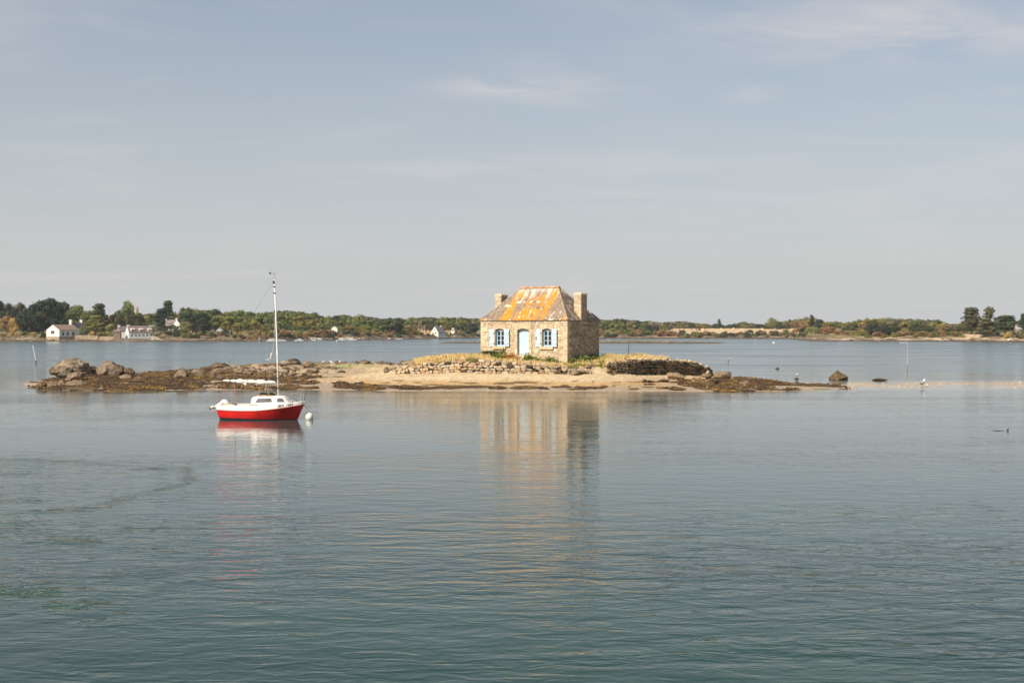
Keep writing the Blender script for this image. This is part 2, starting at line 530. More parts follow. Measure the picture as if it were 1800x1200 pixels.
WEED = [(95, 682, 60, 4), (160, 680, 90, 8), (240, 676, 80, 12), (300, 674, 60, 10), (240, 662, 70, 8), (330, 662, 80, 6), (350, 655, 60, 6), (330, 682, 45, 3), (180, 660, 40, 9),
        (420, 661, 90, 5), (500, 664, 50, 3), (400, 653, 60, 5), (390, 666, 40, 3), (410, 675, 42, 3.5), (430, 681, 60, 3.5), (500, 671, 60, 3), (500, 681, 40, 4), (540, 673, 22, 3), (545, 682, 14, 2),
        (555, 663, 30, 1.4), (595, 662, 16, 1.2), (598, 674, 16, 1.5), (607, 680, 22, 3.6), (633, 674, 10, 1), (662, 679, 34, 4.5), (648, 683, 30, 3), (700, 668.5, 12, 1), (678, 672.5, 9, 1), (728, 682, 45, 3.4),
        (735, 672, 8, 1), (760, 676, 22, 1.2), (795, 680, 34, 4), (798, 670.5, 9, 1), (820, 673, 16, 1.3), (838, 679, 26, 3), (832, 673.5, 10, 1.6), (875, 682, 16, 2.8), (885, 674, 22, 2.4),
        (915, 672, 22, 2.2), (935, 672, 14, 2), (925, 681, 30, 3.8), (960, 674, 9, 1), (955, 683.5, 10, 1), (985, 680, 20, 2), (993, 677.5, 8, 1.8), (1015, 684, 18, 1.4), (1040, 681, 30, 2.4),
        (1010, 669.5, 6, 1), (1085, 671.5, 9, .8), (1084, 676, 6, .8), (1107, 678.5, 3, .5), (1112, 684, 10, 1.2), (1142, 676, 10, 1), (1140, 680, 12, 1.4), (1172, 682, 18, 1.6), (1190, 685.5, 16, .8),
        (1225, 676, 35, 4), (1265, 679, 50, 8), (1310, 676, 48, 9), (1330, 668, 40, 6), (1362, 674, 26, 4), (1400, 675.5, 45, 3), (1440, 677, 40, 2.6), (1470, 679, 22, 2), (1290, 687, 40, 3), (1385, 685, 22, 1.6), (1350, 684, 20, 3),
        (1150, 671, 60, 1.0), (1240, 668, 50, 2.0), (75, 672, 25, 1.5), (1200, 672, 30, 1.3), (1488, 683.5, 14, 1)]
ALGAE = [(1445, 684, 22, 1.4), (1510, 683, 40, 1.3), (1550, 683.5, 20, 1.0), (1640, 678, 40, 0.8)]


# ------------------------------------------------------------------ islet mesh
def build_islet():
    pxs = np.arange(-60, 2010, 3.4)
    Ds = np.concatenate([np.arange(80, 100, 0.17), np.arange(100, 124, 0.3)])
    P, Dg = np.meshgrid(pxs, Ds)
    z = islet_z(P, Dg)
    x = X(P, Dg); y = Dg
    pyv = YH + (EYE - z) * FPX / Dg
    n1 = fbm(x / 1.3, y / 1.3, 0, 5, 41); n2 = fbm(x / 0.35, y / 0.35, 0, 4, 43); n3 = fbm(x / 5, y / 2.5, 0, 4, 47)
    sand = np.array([0.46, 0.335, 0.20]); wet = np.array([0.36, 0.275, 0.19]); gravel = np.array([0.56, 0.43, 0.26])
    ochre = np.array([0.46, 0.27, 0.095]); earth = np.array([0.16, 0.115, 0.065]); rock = np.array([0.34, 0.255, 0.17])
    weedc = np.array([0.095, 0.055, 0.018]); grassy = np.array([0.44, 0.31, 0.12]); green = np.array([0.15, 0.17, 0.05])
    c = np.ones(z.shape + (3,)) * sand

    def mixc(c, col, m): return c + (np.asarray(col) - c) * np.clip(m, 0, 1)[..., None]
    c = mixc(c, wet, 1 - sstep(0.14, 0.42, z))
    beach = sstep(560, 660, P)
    c = mixc(c, gravel, sstep(0.42, 0.75, z + (n1 - .5) * .2) * beach)
    c = mixc(c, ochre, beach * np.exp(-((z - 0.40 + (n1 - .5) * .15) / 0.13) ** 2) * (0.25 + 0.9 * n2))
    rocky = sstep(330, 400, P) * (1 - sstep(600, 690, P)) * sstep(95.5, 98, Dg)
    c = mixc(c, rock, rocky * (0.5 + n2))
    c = mixc(c, weedc * 1.3, rocky * sstep(0.55, 0.68, n1) * 0.9)
    # upper ground behind the walls
    sW = sstep(0.0, 0.3, Dg - np.interp(P, WALL_PX, WALL_D)) * sstep(690, 730, P) * (1 - sstep(1236, 1262, P))
    c = mixc(c, earth * .55, sW)  # earth darkened at the step, painting shadow into the gaps between stones
    c = mixc(c, grassy, sW * sstep(0.38, 0.8, Dg - np.interp(P, WALL_PX, WALL_D)) * (0.6 + 0.5 * n1))
    c = mixc(c, green, sW * sstep(0.60, 0.74, n3) * sstep(0.4, 0.9, Dg - np.interp(P, WALL_PX, WALL_D)) * 0.8)
    ramp_ = np.exp(-((P - 1052) / 22.0) ** 2)
    c = mixc(c, gravel * 0.95, ramp_ * sstep(0.7, 1.1, z) * (1 - sstep(94.5, 96.5, Dg)))
    c = mixc(c, [0.27, 0.28, 0.11], np.exp(-((P - 600) / 40.0) ** 2 - ((pyv - 643) / 3.5) ** 2) * 1.1 * (n1 + .3))
    c = mixc(c, [0.40, 0.33, 0.15], np.exp(-((P - 650) / 30.0) ** 2 - ((pyv - 642) / 3.5) ** 2) * 0.7)
    # weed stain under the wrack, and beyond it at the left of the islet
    wm = ellipse_mask(P, pyv, WEED)
    c = mixc(c, weedc, sstep(0.0, 0.22, wm + (n2 - 0.5) * 0.25) * 0.9)
    left = 1 - sstep(330, 400, P)
    c = mixc(c, weedc, left * sstep(0.06, 0.2, z) * (pyv < 668) * (0.55 + 0.6 * n1))
    right = sstep(1245, 1300, P) * (1 - sstep(1380, 1440, P))
    c = mixc(c, weedc * 1.2, right * (pyv < 672) * (0.3 + 0.8 * n1))
    tail = sstep(1430, 1500, P)
    c = mixc(c, np.array([0.50, 0.42, 0.33]), tail * 0.8 * n1)
    c = mixc(c, np.array([0.16, 0.17, 0.07]), sstep(0.0, 0.3, ellipse_mask(P, pyv, ALGAE) + (n2 - .5) * .3))
    c = c * (0.80 + 0.4 * n2)[..., None]
    h, w = z.shape
    idx = np.arange(h * w).reshape(h, w)
    F = np.stack([idx[:-1, :-1], idx[:-1, 1:], idx[1:, 1:], idx[1:, :-1]], -1).reshape(-1, 4)
    V = np.stack([x, y, z], -1).reshape(-1, 3)
    keep = (z.reshape(-1)[F] > -0.9).any(1)
    me = mesh_arrays('islet_ground', V, F[keep], c.reshape(-1, 3), smooth=True)
    o = link('islet_ground', me, None, M['island'])
    tag(o, 'low islet of sand, shingle and dry grass around the stone house', kind='structure')


build_islet()


# ------------------------------------------------------------------ water
def water_material():
    m, nt, bs = new_mat('sea_water')
    L = nt.links
    at_ = nt.nodes.new('ShaderNodeAttribute'); at_.attribute_name = 'col'
    sepc = nt.nodes.new('ShaderNodeSeparateColor'); L.new(at_.outputs[0], sepc.inputs[0])
    tc = nt.nodes.new('ShaderNodeTexCoord')

    def nz(stretch, scale, detail, rough=0.5, dist=0.0, rot=0.0, loc=(0, 0, 0)):
        mp = nt.nodes.new('ShaderNodeMapping'); mp.inputs['Scale'].default_value = stretch
        mp.inputs['Rotation'].default_value = (0, 0, rot); mp.inputs['Location'].default_value = loc
        L.new(tc.outputs['Object'], mp.inputs[0])
        n = nt.nodes.new('ShaderNodeTexNoise')
        n.inputs['Scale'].default_value = scale; n.inputs['Detail'].default_value = detail
        n.inputs['Roughness'].default_value = rough; n.inputs['Distortion'].default_value = dist
        L.new(mp.outputs[0], n.inputs[0])
        return n.outputs[0]
    patch = ramp(nt, nz((0.35, 1.0, 1), 0.055, 4, 0.6, 0.8), 0.38, 0.66, WAVE['pmin'], WAVE['pmax'])
    patch2 = ramp(nt, nz((0.22, 1.0, 1), 0.16, 3, 0.6, 0.6, 0.1), 0.40, 0.66, 0.75, 1.25)
    patch = nodem(nt, 'MULTIPLY', patch, patch2)
    w1 = nz((0.45, 1.0, 1), 1.25, 1, 0.4, 0.6, R(8))
    w2 = nz((0.42, 1.0, 1), 3.2, 2, 0.5, 0.8, R(-7), (7, 3, 0))
    w3 = nz((0.60, 1.0, 1), 8.5, 2, 0.5, 0.4, R(16), (3, 9, 0))
    h = nodem(nt, 'ADD', nodem(nt, 'MULTIPLY', w1, WAVE['a1']), nodem(nt, 'MULTIPLY', w2, WAVE['a2']))
    h = nodem(nt, 'ADD', h, nodem(nt, 'MULTIPLY', w3, WAVE['a3']))
    h = nodem(nt, 'SUBTRACT', h, 0.5 * (WAVE['a1'] + WAVE['a2'] + WAVE['a3']))
    bo = nt.nodes.new('ShaderNodeAttribute'); bo.attribute_name = 'boil'
    h = nodem(nt, 'MULTIPLY', h, nodem(nt, 'ADD', patch, nodem(nt, 'MULTIPLY', bo.outputs['Fac'], 1.9)))
    h = nodem(nt, 'MULTIPLY', h, sepc.outputs[1])
    b = nt.nodes.new('ShaderNodeBump'); b.inputs['Strength'].default_value = 1.0; b.inputs['Distance'].default_value = 1.0
    L.new(h, b.inputs['Height']); L.new(b.outputs[0], bs.inputs['Normal'])
    deep = cmix(nt, ramp(nt, nz((0.5, 1, 1), 0.10, 3), 0.4, 0.65), WAVE['deep'], WAVE['deep2'])
    deep = cmix(nt, nodem(nt, 'MULTIPLY', bo.outputs['Fac'], 0.8, True), deep, (0.014, 0.060, 0.034))
    sky_lift_at = nt.nodes.new('ShaderNodeAttribute'); sky_lift_at.attribute_name = 'bank'
    deep = cmix(nt, sky_lift_at.outputs['Fac'], deep, (0.085, 0.130, 0.140))          # base paled with distance, standing in for reflected sky
    base = cmix(nt, sepc.outputs[0], deep, (0.34, 0.27, 0.18))
    L.new(base, bs.inputs['Base Color'])
    L.new(nodem(nt, 'MULTIPLY', sepc.outputs[2], nodem(nt, 'ADD', nodem(nt, 'MULTIPLY', patch, 0.75), 0.25)), bs.inputs['Roughness'])
    bs.inputs['IOR'].default_value = 1.333
    return m


WAVE = dict(a1=0.034, a2=0.028, a3=0.0075, pmin=0.55, pmax=1.25, deep=(0.008, 0.031, 0.021), deep2=(0.012, 0.045, 0.026), rough=0.06)


def build_water():
    pxs = np.concatenate([np.arange(-2600, -60, 120), np.arange(-60, 2010, 9), np.arange(2060, 4500, 120)])
    Ds = np.concatenate([[1, 4, 8], np.arange(12, 44, 0.3), np.arange(44, 80, 2.0), np.arange(80, 126, 0.35), np.arange(128, 240, 6), np.arange(250, 700, 25), [750, 850, 1000, 1500, 2500, 4000]])
    P, Dg = np.meshgrid(pxs, Ds)
    x = X(P, Dg)
    zi = np.where((Dg > 79) & (Dg < 126) & (P > -60) & (P < 2010), islet_z(P, Dg), -5.0)
    shallow = np.exp(np.minimum(zi, 0) * 4.2) * 0.85
    calm = 1 - 0.72 * np.exp(np.minimum(zi, 0) * 1.5)           # little relief in ankle-deep water
    calm = calm * np.interp(Dg, [0, 22, 32, 45, 60, 85, 130, 300, 700], [1.25, 1.12, 0.68, 0.44, 0.42, 0.48, 1.2, 3.0, 5.0])
    rgh = np.interp(Dg, [0, 60, 90, 115, 150, 300, 800], [.03, .04, .05, .10, .17, .21, .22])   # ripples too small to resolve
    col = np.stack([shallow, calm, rgh], -1)
    h, w = x.shape
    idx = np.arange(h * w).reshape(h, w)
    F = np.stack([idx[:-1, :-1], idx[:-1, 1:], idx[1:, 1:], idx[1:, :-1]], -1).reshape(-1, 4)
    V = np.stack([x, Dg, np.zeros_like(x)], -1).reshape(-1, 3)
    me = mesh_arrays('water', V, F, col.reshape(-1, 3), smooth=True)
    # current boils: curling seams and patches of rougher, greener water at the left
    pyw = YH + EYE * FPX / Dg
    nb = fbm(x / 0.9, Dg / 0.7, 0, 3, 301)
    bl = np.zeros(x.shape)
    seam = [(-40, 806, 60, 809, 2.6), (60, 809, 130, 812, 3.0), (130, 812, 215, 819, 1.6), (250, 823, 322, 824, 2.8), (322, 824, 336, 836, 1.6), (336, 836, 325, 850, 2.0), (325, 850, 255, 867, 2.0), (255, 867, 170, 892, 3.0), (170, 892, 20, 903, 5.0), (-30, 836, 60, 832, 2.0)]
    for ax, ay, cx_, cy_, wd in seam:
        dx, dy = (cx_ - ax), (cy_ - ay) * 6
        t = np.clip(((P - ax) * dx + (pyw - ay) * 6 * dy) / (dx * dx + dy * dy), 0, 1)
        dist = np.hypot((P - ax - t * dx) / 6, (pyw - ay) - t * (cy_ - ay))
        bl = np.maximum(bl, np.exp(-(dist / wd) ** 2) * (0.35 + 1.2 * nb))
    for cx_, cy_, rx, ry, k in ((160, 948, 110, 14, .9), (250, 930, 70, 8, .6), (40, 1042, 90, 12, 1.1), (120, 1062, 90, 12, .8), (60, 925, 120, 14, .5), (280, 970, 120, 10, .4), (200, 1090, 120, 10, .4), (90, 1185, 140, 12, .35), (30, 880, 80, 8, .5)):
        m = np.clip(1 - np.hypot((P - cx_) / rx, (pyw - cy_) / ry), 0, 1)
        bl = np.maximum(bl, k * sstep(.0, .5, m) * sstep(.38, .62, nb) * 1.3)
    bb = me.attributes.new('bank', 'FLOAT', 'POINT')
    sky_lift = np.interp(Dg + (fbm(x / 30, Dg / 14, 0, 3, 311) - .5) * 14, [0, 16, 35, 60, 90, 130, 5000], [0, 0.02, .22, .50, .65, 1, 1]) * (0.8 + .4 * fbm(x / 60, Dg / 9, 0, 3, 312))  # pale tone painted in with distance, in place of sky reflection
    bb.data.foreach_set('value', sky_lift.astype(np.float32).ravel())
    ba = me.attributes.new('boil', 'FLOAT', 'POINT')
    ba.data.foreach_set('value', bl.astype(np.float32).ravel())
    o = link('water', me, None, water_material())
    tag(o, 'calm grey green tidal water with fine ripples', kind='structure')


build_water()


# ------------------------------------------------------------------ rocks
def rock_mesh(name, seed, sub=3, flat=0.7, cuts=7, rough=0.14):
    import bmesh
    r = random.Random(seed)
    bm = bmesh.new()
    bmesh.ops.create_icosphere(bm, subdivisions=sub, radius=1.0)
    planes = []
    for _ in range(cuts):
        n = Vector((r.gauss(0, 1), r.gauss(0, 1), r.gauss(0, 0.8))).normalized()
        planes.append((n, r.uniform(0.62, 0.92)))
    off = Vector((seed * 3.1, seed * 1.7, 0))
    for v in bm.verts:
        p = v.co.copy()
        for n, d in planes:
            k = p.dot(n)
            if k > d: p -= n * (k - d) * 0.88
        q = p * 1.4 + off
        ridge = 1 - abs(mnoise.noise(q * 1.5 + Vector((9, 2, 4)))) * 2.2
        p *= 1 + rough * (1.5 * mnoise.noise(q * .8) + 0.7 * mnoise.noise(q * 2.4) + 0.35 * mnoise.noise(q * 6)) - rough * .9 * max(0, ridge - .45)
        p.x *= 1 - .22 * max(0, p.z); p.y *= 1 - .22 * max(0, p.z)
        p.z *= flat
        v.co = p
    me = bpy.data.meshes.new(name)
    bm.to_mesh(me); bm.free()
    for p in me.polygons: p.use_smooth = True
    try: me.set_sharp_from_angle(angle=R(24))
    except Exception: pass
    return me


ROCKS = [rock_mesh('granite_rock', 10 + i, 4, 0.80, 7, 0.17) for i in range(7)]
for i in range(2):      # two pointed ones
    pk = rock_mesh('granite_rock', 40 + i, 4, 0.95, 5, 0.15)
    for v in pk.vertices:
        k = 1 - .50 * max(0, v.co.z + .15); v.co.x *= k; v.co.y *= k
    ROCKS.append(pk)
SMALL = [rock_mesh('loose_rock', 60 + i, 2, 0.8, 7, 0.12) for i in range(8)]
def stone_mesh(name, seed):
    """rough hewn block: a cube pushed towards a rounded block, chipped by a few planes"""
    import bmesh
    r = random.Random(seed); bm = bmesh.new()
    bmesh.ops.create_cube(bm, size=2.0)
    bmesh.ops.subdivide_edges(bm, edges=bm.edges[:], cuts=2, use_grid_fill=True)
    sh = [r.uniform(-.28, .28) for _ in range(4)]
    pl = [(Vector((r.uniform(-1, 1), r.uniform(-.6, .6), r.choice((-1, 1)) * r.uniform(.5, 1))).normalized(), r.uniform(.72, .95)) for _ in range(5)]
    for v in bm.verts:
        p = v.co.copy(); n = (abs(p.x) ** 5 + abs(p.y) ** 5 + abs(p.z) ** 5) ** .2
        p = p / n * .94
        p.x += sh[0] * p.z; p.z += sh[1] * p.x * .5; p.z *= 1 + sh[2] * p.x; p.x *= 1 + sh[3] * p.z * .5
        for q, d in pl:
            k = p.dot(q)
            if k > d: p -= q * (k - d) * .9
        p *= 1 + .09 * mnoise.noise(p * 1.8 + Vector((seed, 0, 0)))
        v.co = p * .82
    me = bpy.data.meshes.new(name); bm.to_mesh(me); bm.free()
    for p in me.polygons: p.use_smooth = True
    try: me.set_sharp_from_angle(angle=R(30))
    except Exception: pass
    return me


STONES = [stone_mesh('wall_stone', 90 + i) for i in range(14)]


def put(name, me, loc, size, rz, tint, mat, label, cat, group=None, tilt=(0, 0), parent=None):
    o = bpy.data.objects.new(name, me)
    COL.objects.link(o)
    if len(me.materials) == 0: me.materials.append(mat)
    o.location = loc; o.scale = size; o.rotation_euler = (tilt[0], tilt[1], rz)
    if mat is M.get('rock'): tint = tuple(.82 * q for q in tint)
    o.color = (*tint, 1)
    if parent is not None: o.parent = parent
    if label: tag(o, label, cat, group)
    return o


def boulder(px, py_base, w_px, h_px, k, label, tint=(1, 1, 1), D=None, tilt=(0, 0), rz=0.0, depth=1.0, group=None, name='boulder', sink=0.18):
    if D is None:
        x, D, z = at(px, py_base)
    else:
        x, z = X(px, D), Z(py_base, D)
    s = D / FPX
    w, h = w_px * s / 2, h_px * s * .72
    if px < 240 and D > 97: sink = 0.36; h *= 0.86
    # ROCKS have a half width of about .9 and a half height of about .72
    return put(name, ROCKS[k % len(ROCKS)] if k != 99 else STONES[3], (x, D + w * depth * .5, z + h * (0.5 - sink)), (w / 0.84, w * depth / 0.84, h * (0.5 + sink) / 0.66), rz, tint, M['rock'],
               label, 'rock', group, tilt)


GL = 'granite boulders on the islet'
boulder(126, 656, 70, 34, 0, 'largest pale topped granite boulder, at the far left end of the islet', (1.3, 1.22, 1.12), D=101, group=GL)
boulder(108, 655, 34, 16, 3, 'brown granite shoulder leaning on the left side of the largest boulder', (1.0, 0.92, 0.82), D=99.5, group=GL)
boulder(94, 653, 18, 12, 5, 'small dark boulder at the outer left foot of the largest boulder', (0.6, 0.55, 0.5), D=101, group=GL)
boulder(114, 660, 25, 15, 4, 'dark rounded boulder tucked in the shadowed hollow below the largest boulder', (0.7, 0.66, 0.6), D=97.5, group=GL)
boulder(104, 641, 16, 8, 2, 'flat dark slab leaning against the top left of the largest boulder', (0.72, 0.68, 0.62), D=103, tilt=(0, -0.5), group=GL)
boulder(186, 656, 50, 29, 1, 'second large boulder with a white bleached crown, right of the largest one', (1.15, 1.08, 1.0), D=102, group=GL)
boulder(206, 655, 22, 20, 6, 'dark steep boulder joined to the right side of the white crowned boulder', (0.62, 0.56, 0.5), D=101, group=GL)
boulder(225, 655, 20, 13, 2, 'low dark brown boulder, last of the row before the flat weed', (0.6, 0.5, 0.42), D=101, group=GL)
boulder(160, 651, 22, 11, 5, 'tan boulder lying between the two largest boulders', (1.0, 0.92, 0.82), D=103, group=GL)
boulder(130, 668, 31, 17, 3, 'tan egg shaped boulder tilted up to the right, in front of the largest boulder', (1.25, 1.08, 0.92), D=93.5, tilt=(0, -0.35), group=GL)
boulder(131, 680, 40, 16, 4, 'broad tan boulder at the water edge with weed on its right end', (1.3, 1.12, 0.95), D=89.5, group=GL)
boulder(106, 681, 20, 16, 1, 'cracked tan boulder at the water edge, left of the broad one', (1.2, 1.05, 0.88), D=89.5, group=GL)
boulder(91, 682, 24, 15, 6, 'low tan boulder at the water edge, third from the broad one', (1.1, 0.98, 0.82), D=89.5, group=GL)
boulder(73, 682, 22, 13, 0, 'weedy brown boulder furthest out at the left water edge', (0.8, 0.7, 0.52), D=89.5, group=GL)
boulder(218, 665, 24, 11, 2, 'light wedge of granite lying aslant on the brown weed', (1.35, 1.2, 1.05), tilt=(0, -0.3), group=GL)
boulder(243, 667, 17, 8, 4, 'grey brown rounded stone half buried in weed right of the light wedge', (0.95, 0.85, 0.75), group=GL)
boulder(223, 676, 14, 6, 5, 'small orange tan stone showing through the weed near the water', (1.3, 1.05, 0.8), group=GL)
boulder(240, 671, 12, 5, 0, 'small tan stone in the weed below the rounded grey stone', (1.2, 1.05, 0.85), group=GL)
boulder(317, 664, 28, 19, 8, 'pointed grey granite boulder standing alone in the weed left of the sailing boat', (1.1, 1.02, 0.95), group=GL)
boulder(178, 684, 14, 6, 3, 'little weed topped stone at the water edge', (1.2, 1.1, 0.9), group=GL)
boulder(502, 641, 22, 9, 0, 'pale grey slab crowning the ledge behind the mast', (1.7, 1.7, 1.68), D=109, rz=0.4, group=GL)
boulder(517, 640, 16, 8, 3, 'dark edged slab at the right end of the crowning ledge', (0.8, 0.75, 0.66), D=109, group=GL)
boulder(1271, 665, 27, 16, 99, 'square cut granite block at the right end of the dark wall', (1.25, 1.1, 0.9), D=96.5, rz=0.5, group=GL, sink=0.1)
boulder(1187, 663, 33, 11, 2, 'long pale boulder in front of the dark shaded wall', (1.5, 1.35, 1.12), D=93.8, group=GL, sink=0.25, depth=0.6)
boulder(1168, 669, 16, 5, 4, 'low flat stone just left of the long pale boulder', (1.2, 1.05, 0.85), D=92, group=GL)
boulder(1243, 662, 20, 7, 5, 'flat slab of rubble at the foot of the dark wall right end', (1.2, 1.05, 0.85), D=96, group=GL)
boulder(1259, 671, 13, 7, 0, 'dark weed coloured stone below the square cut block', (0.4, 0.32, 0.22), D=91.5, group=GL)
boulder(1311, 676, 15, 9, 1, 'small tan stone standing in the right hand weed bed', (1.2, 1.0, 0.85), D=89.5, group=GL)
boulder(1476, 667, 29, 17, 7, 'pointed rock coated with brown weed, alone in the water right of the islet', (0.62, 0.5, 0.3), D=105.5, group=GL)
boulder(1474, 656, 7, 3, 2, 'bare pinkish tip stone on top of the weed coated rock', (1.6, 1.35, 1.15), D=106.1, group=GL, sink=0.05)
boulder(1548, 668, 22, 4.5, 4, 'low brown hummock of weed covered rock awash beyond the sandbar', (0.45, 0.35, 0.2), D=104, group=GL)
boulder(1367, 649, 7, 4, 1, 'tiny weed green rock awash behind the right arm of the islet', (0.3, 0.35, 0.2), D=135, group=GL, name='boulder')
boulder(1401, 667, 8, 4, 5, 'little green rock with a gull standing on it', (0.4, 0.42, 0.25), D=104, group=GL)
boulder(1012, 657, 18, 8, 5, 'pale tilted slab at the broken right end of the front wall', (1.5, 1.4, 1.25), D=91.0, tilt=(0, -0.4), group=GL, sink=0.1)
boulder(1027, 656, 17, 8, 2, 'grey block next to the tilted slab at the end of the front wall', (0.95, 0.85, 0.75), D=91.3, rz=0.4, group=GL, sink=0.1)

# the rocky ledge left of centre: many slabs that can be told apart one by one
led = random.Random(5)
n_led = 0
for i in range(150):
    px = led.uniform(345, 665); D = led.uniform(98, 110)
    if px > 600 and D < 103: continue
    gz = ground(px, D)
    wpx = led.choice([7, 9, 12, 16, 21]) * led.uniform(0.8, 1.2)
    s = D / FPX; w = wpx * s / 2; h = wpx * s * led.uniform(0.16, 0.30)
    tnt = led.choice([(1.25, 1.1, 0.9), (1.0, 0.9, 0.75), (1.4, 1.25, 1.05), (0.75, 0.65, 0.5), (0.5, 0.42, 0.3)])
    put('ledge_rock', ROCKS[led.randrange(7)], (X(px, D), D, gz + h * 0.15), (w / 0.84, w * led.uniform(.7, 1.3), h / 0.7), led.uniform(-0.5, 0.5) + (3.14 if led.random() < .5 else 0),
        tnt, M['rock'], {1.25: 'tan', 1.0: 'mid brown', 1.4: 'palest', .75: 'dull brown', .5: 'darkest'}[tnt[0]] + (' broad slab' if wpx > 14 else ' small stone') + ' of the granite ledge behind the sailing boat', 'rock', 'ledge rocks, ' + str(tnt[0]) + (' broad' if wpx > 14 else ' small'), (led.uniform(-.15, .15), led.uniform(-.25, .15)))
for i in range(46):     # crest line right of the ledge, back edge of the islet
    px = led.uniform(575, 790); D = led.uniform(106, 111)
    gz = ground(px, D); s = D / FPX; w = led.uniform(6, 15) * s / 2; h = w * led.uniform(0.5, 0.8)
    put('ledge_rock', ROCKS[led.randrange(7)], (X(px, D), D, gz + h * 0.2), (w / 0.84, w, h / 0.7), led.uniform(0, 6.2), (tnt := led.choice([(1.3, 1.15, 0.95), (1.05, 0.92, 0.75), (0.7, 0.62, 0.5)])), M['rock'],
        {1.3: 'pale tan', 1.05: 'mid brown', .7: 'dark brown'}[tnt[0]] + ' rock on the back crest of the islet, left of the dry grass', 'rock', 'rocks on the back crest, ' + str(tnt[0]))
for i in range(38):     # weedy stones at the right end
    px = led.uniform(1238, 1345); py = led.uniform(664, 684)
    x, D, gz = at(px, py); s = D / FPX; w = led.uniform(3, 9) * s / 2; h = w * led.uniform(0.6, 0.9)
    put('loose_rock', SMALL[led.randrange(8)], (x, D, gz + h * 0.3), (w / .8, w / .8, h / .7), led.uniform(0, 6.2), (tnt := led.choice([(1.4, 1.25, 1.0), (1.1, 0.95, 0.75), (0.7, 0.58, 0.42)])), M['rock'],
        {1.4: 'pale', 1.1: 'brown', .7: 'dark'}[tnt[0]] + ' small stone scattered in the weed at the right end of the islet', 'rock', 'small stones at the right end, ' + str(tnt[0]))
for i in range(46):     # rubble spilling from the front wall at its left end and its broken right end
    if i < 26: px, py = led.uniform(672, 760), led.uniform(647, 656)
    else: px, py = led.uniform(1020, 1080), led.uniform(643, 656)
    x, D, gz = at(px, py); s = D / FPX; w = led.uniform(4, 11) * s / 2; h = w * led.uniform(0.5, 0.8)
    put('loose_rock', SMALL[led.randrange(8)], (x, D, gz + h * 0.35), (w / .8, w / .8, h / .7), led.uniform(0, 6.2), led.choice([(1.6, 1.45, 1.2), (1.3, 1.1, 0.85), (1.0, 0.9, 0.75)]), M['rock'],
        'fallen stone at the left foot of the front wall' if i < 26 else 'fallen stone in the gap between the front wall and the dark wall', 'rock', 'fallen stones, left foot' if i < 26 else 'fallen stones, gap')


# ------------------------------------------------------------------ dry stone walls, every stone a part
def wall_stones(root, pts, foot, top, sizes, rnd, tints, lean=0.12):
    """pts(s) -> (x, y, outward normal); foot/top(s) heights; stones laid in rough courses"""
    n = 0
    s_max = pts['len']
    for course in range(12):
        s = rnd.uniform(0, 0.2)
        while s < s_max:
            w = rnd.uniform(*sizes[0])
            h = rnd.uniform(*sizes[1])
            if course == 0: h *= 1.15
            sc = s + w / 2
            if sc > s_max: break
            x, y, nx, ny, ang = pts['f'](sc)
            zf, zt = foot(sc), top(sc)
            hh = (sizes[1][0] + sizes[1][1]) / 2 * 0.94
            zc_ = zf + hh * (course + 0.45) + rnd.uniform(-.06, .06)
            s += w * 0.97
            if zc_ + h * 0.25 > zt + rnd.uniform(-0.05, 0.10): continue
            o = put('stone', STONES[rnd.randrange(14)], (x - nx * lean * (zc_ - zf) + nx * rnd.uniform(-.03, .05), y - ny * lean * (zc_ - zf) + ny * rnd.uniform(-.03, .05), zc_),
                    (w / 1.57, 0.23, h / 1.44), ang + rnd.uniform(-.12, .12) + (math.pi if rnd.random() < .5 else 0), rnd.choice(tints), M['wallstone'], None, None,
                    tilt=(rnd.uniform(-.12, .12), rnd.uniform(-.32, .32)), parent=root)
            n += 1
    return n


def polyline(P):
    P = np.array(P); seg = np.linalg.norm(np.diff(P, axis=0), axis=1); cum = np.concatenate([[0], np.cumsum(seg)])

    def f(s):
        i = int(np.clip(np.searchsorted(cum, s) - 1, 0, len(seg) - 1))
        t = (s - cum[i]) / seg[i]
        p = P[i] + (P[i + 1] - P[i]) * t
        d = (P[i + 1] - P[i]) / seg[i]
        return p[0], p[1], d[1], -d[0], math.atan2(d[1], d[0])
    return dict(len=float(cum[-1]), f=f, cum=cum)


wr = random.Random(21)
TAN = [(0.50, 0.385, 0.245), (0.43, 0.33, 0.215), (0.56, 0.45, 0.30), (0.35, 0.265, 0.17), (0.48, 0.33, 0.185), (0.40, 0.26, 0.15), (0.32, 0.26, 0.19), (0.52, 0.43, 0.31)]
fw_px = np.array([688, 705, 720, 745, 770, 800, 835, 870, 905, 940, 970, 1000, 1022, 1040])
fw_D = np.interp(fw_px, WALL_PX, WALL_D)
fw = polyline([(X(p, d), d) for p, d in zip(fw_px, fw_D)])
fw_top_py = np.interp(fw_px, [680, 720, 760, 800, 850, 900, 940, 980, 1010, 1040], [646, 640, 637.5, 633, 632, 636, 636.5, 641, 644, 649])
front_foot = [ground(p, d - 0.12) - 0.02 for p, d in zip(fw_px, fw_D)]
front_top = [Z(py, d) for py, d in zip(fw_top_py, fw_D)]
wroot = empty('dry_stone_wall', (X(870, 91.5), 91.5, 1.0), 0, 'sunlit tan dry stone retaining wall in front of the house', 'stone wall', 'dry stone walls of the islet')
bpy.context.view_layer.update()


def keep_world(root):
    inv = Matrix.Translation(-Vector(root.location))
    for ch in root.children:
        if 'kw' not in ch:
            ch.location = Vector(ch.location) - Vector(root.location)


n1_ = wall_stones(wroot, fw, lambda s: np.interp(s, fw['cum'], front_foot), lambda s: np.interp(s, fw['cum'], front_top), ((0.20, 0.60), (0.15, 0.32)), wr, TAN)
keep_world(wroot)

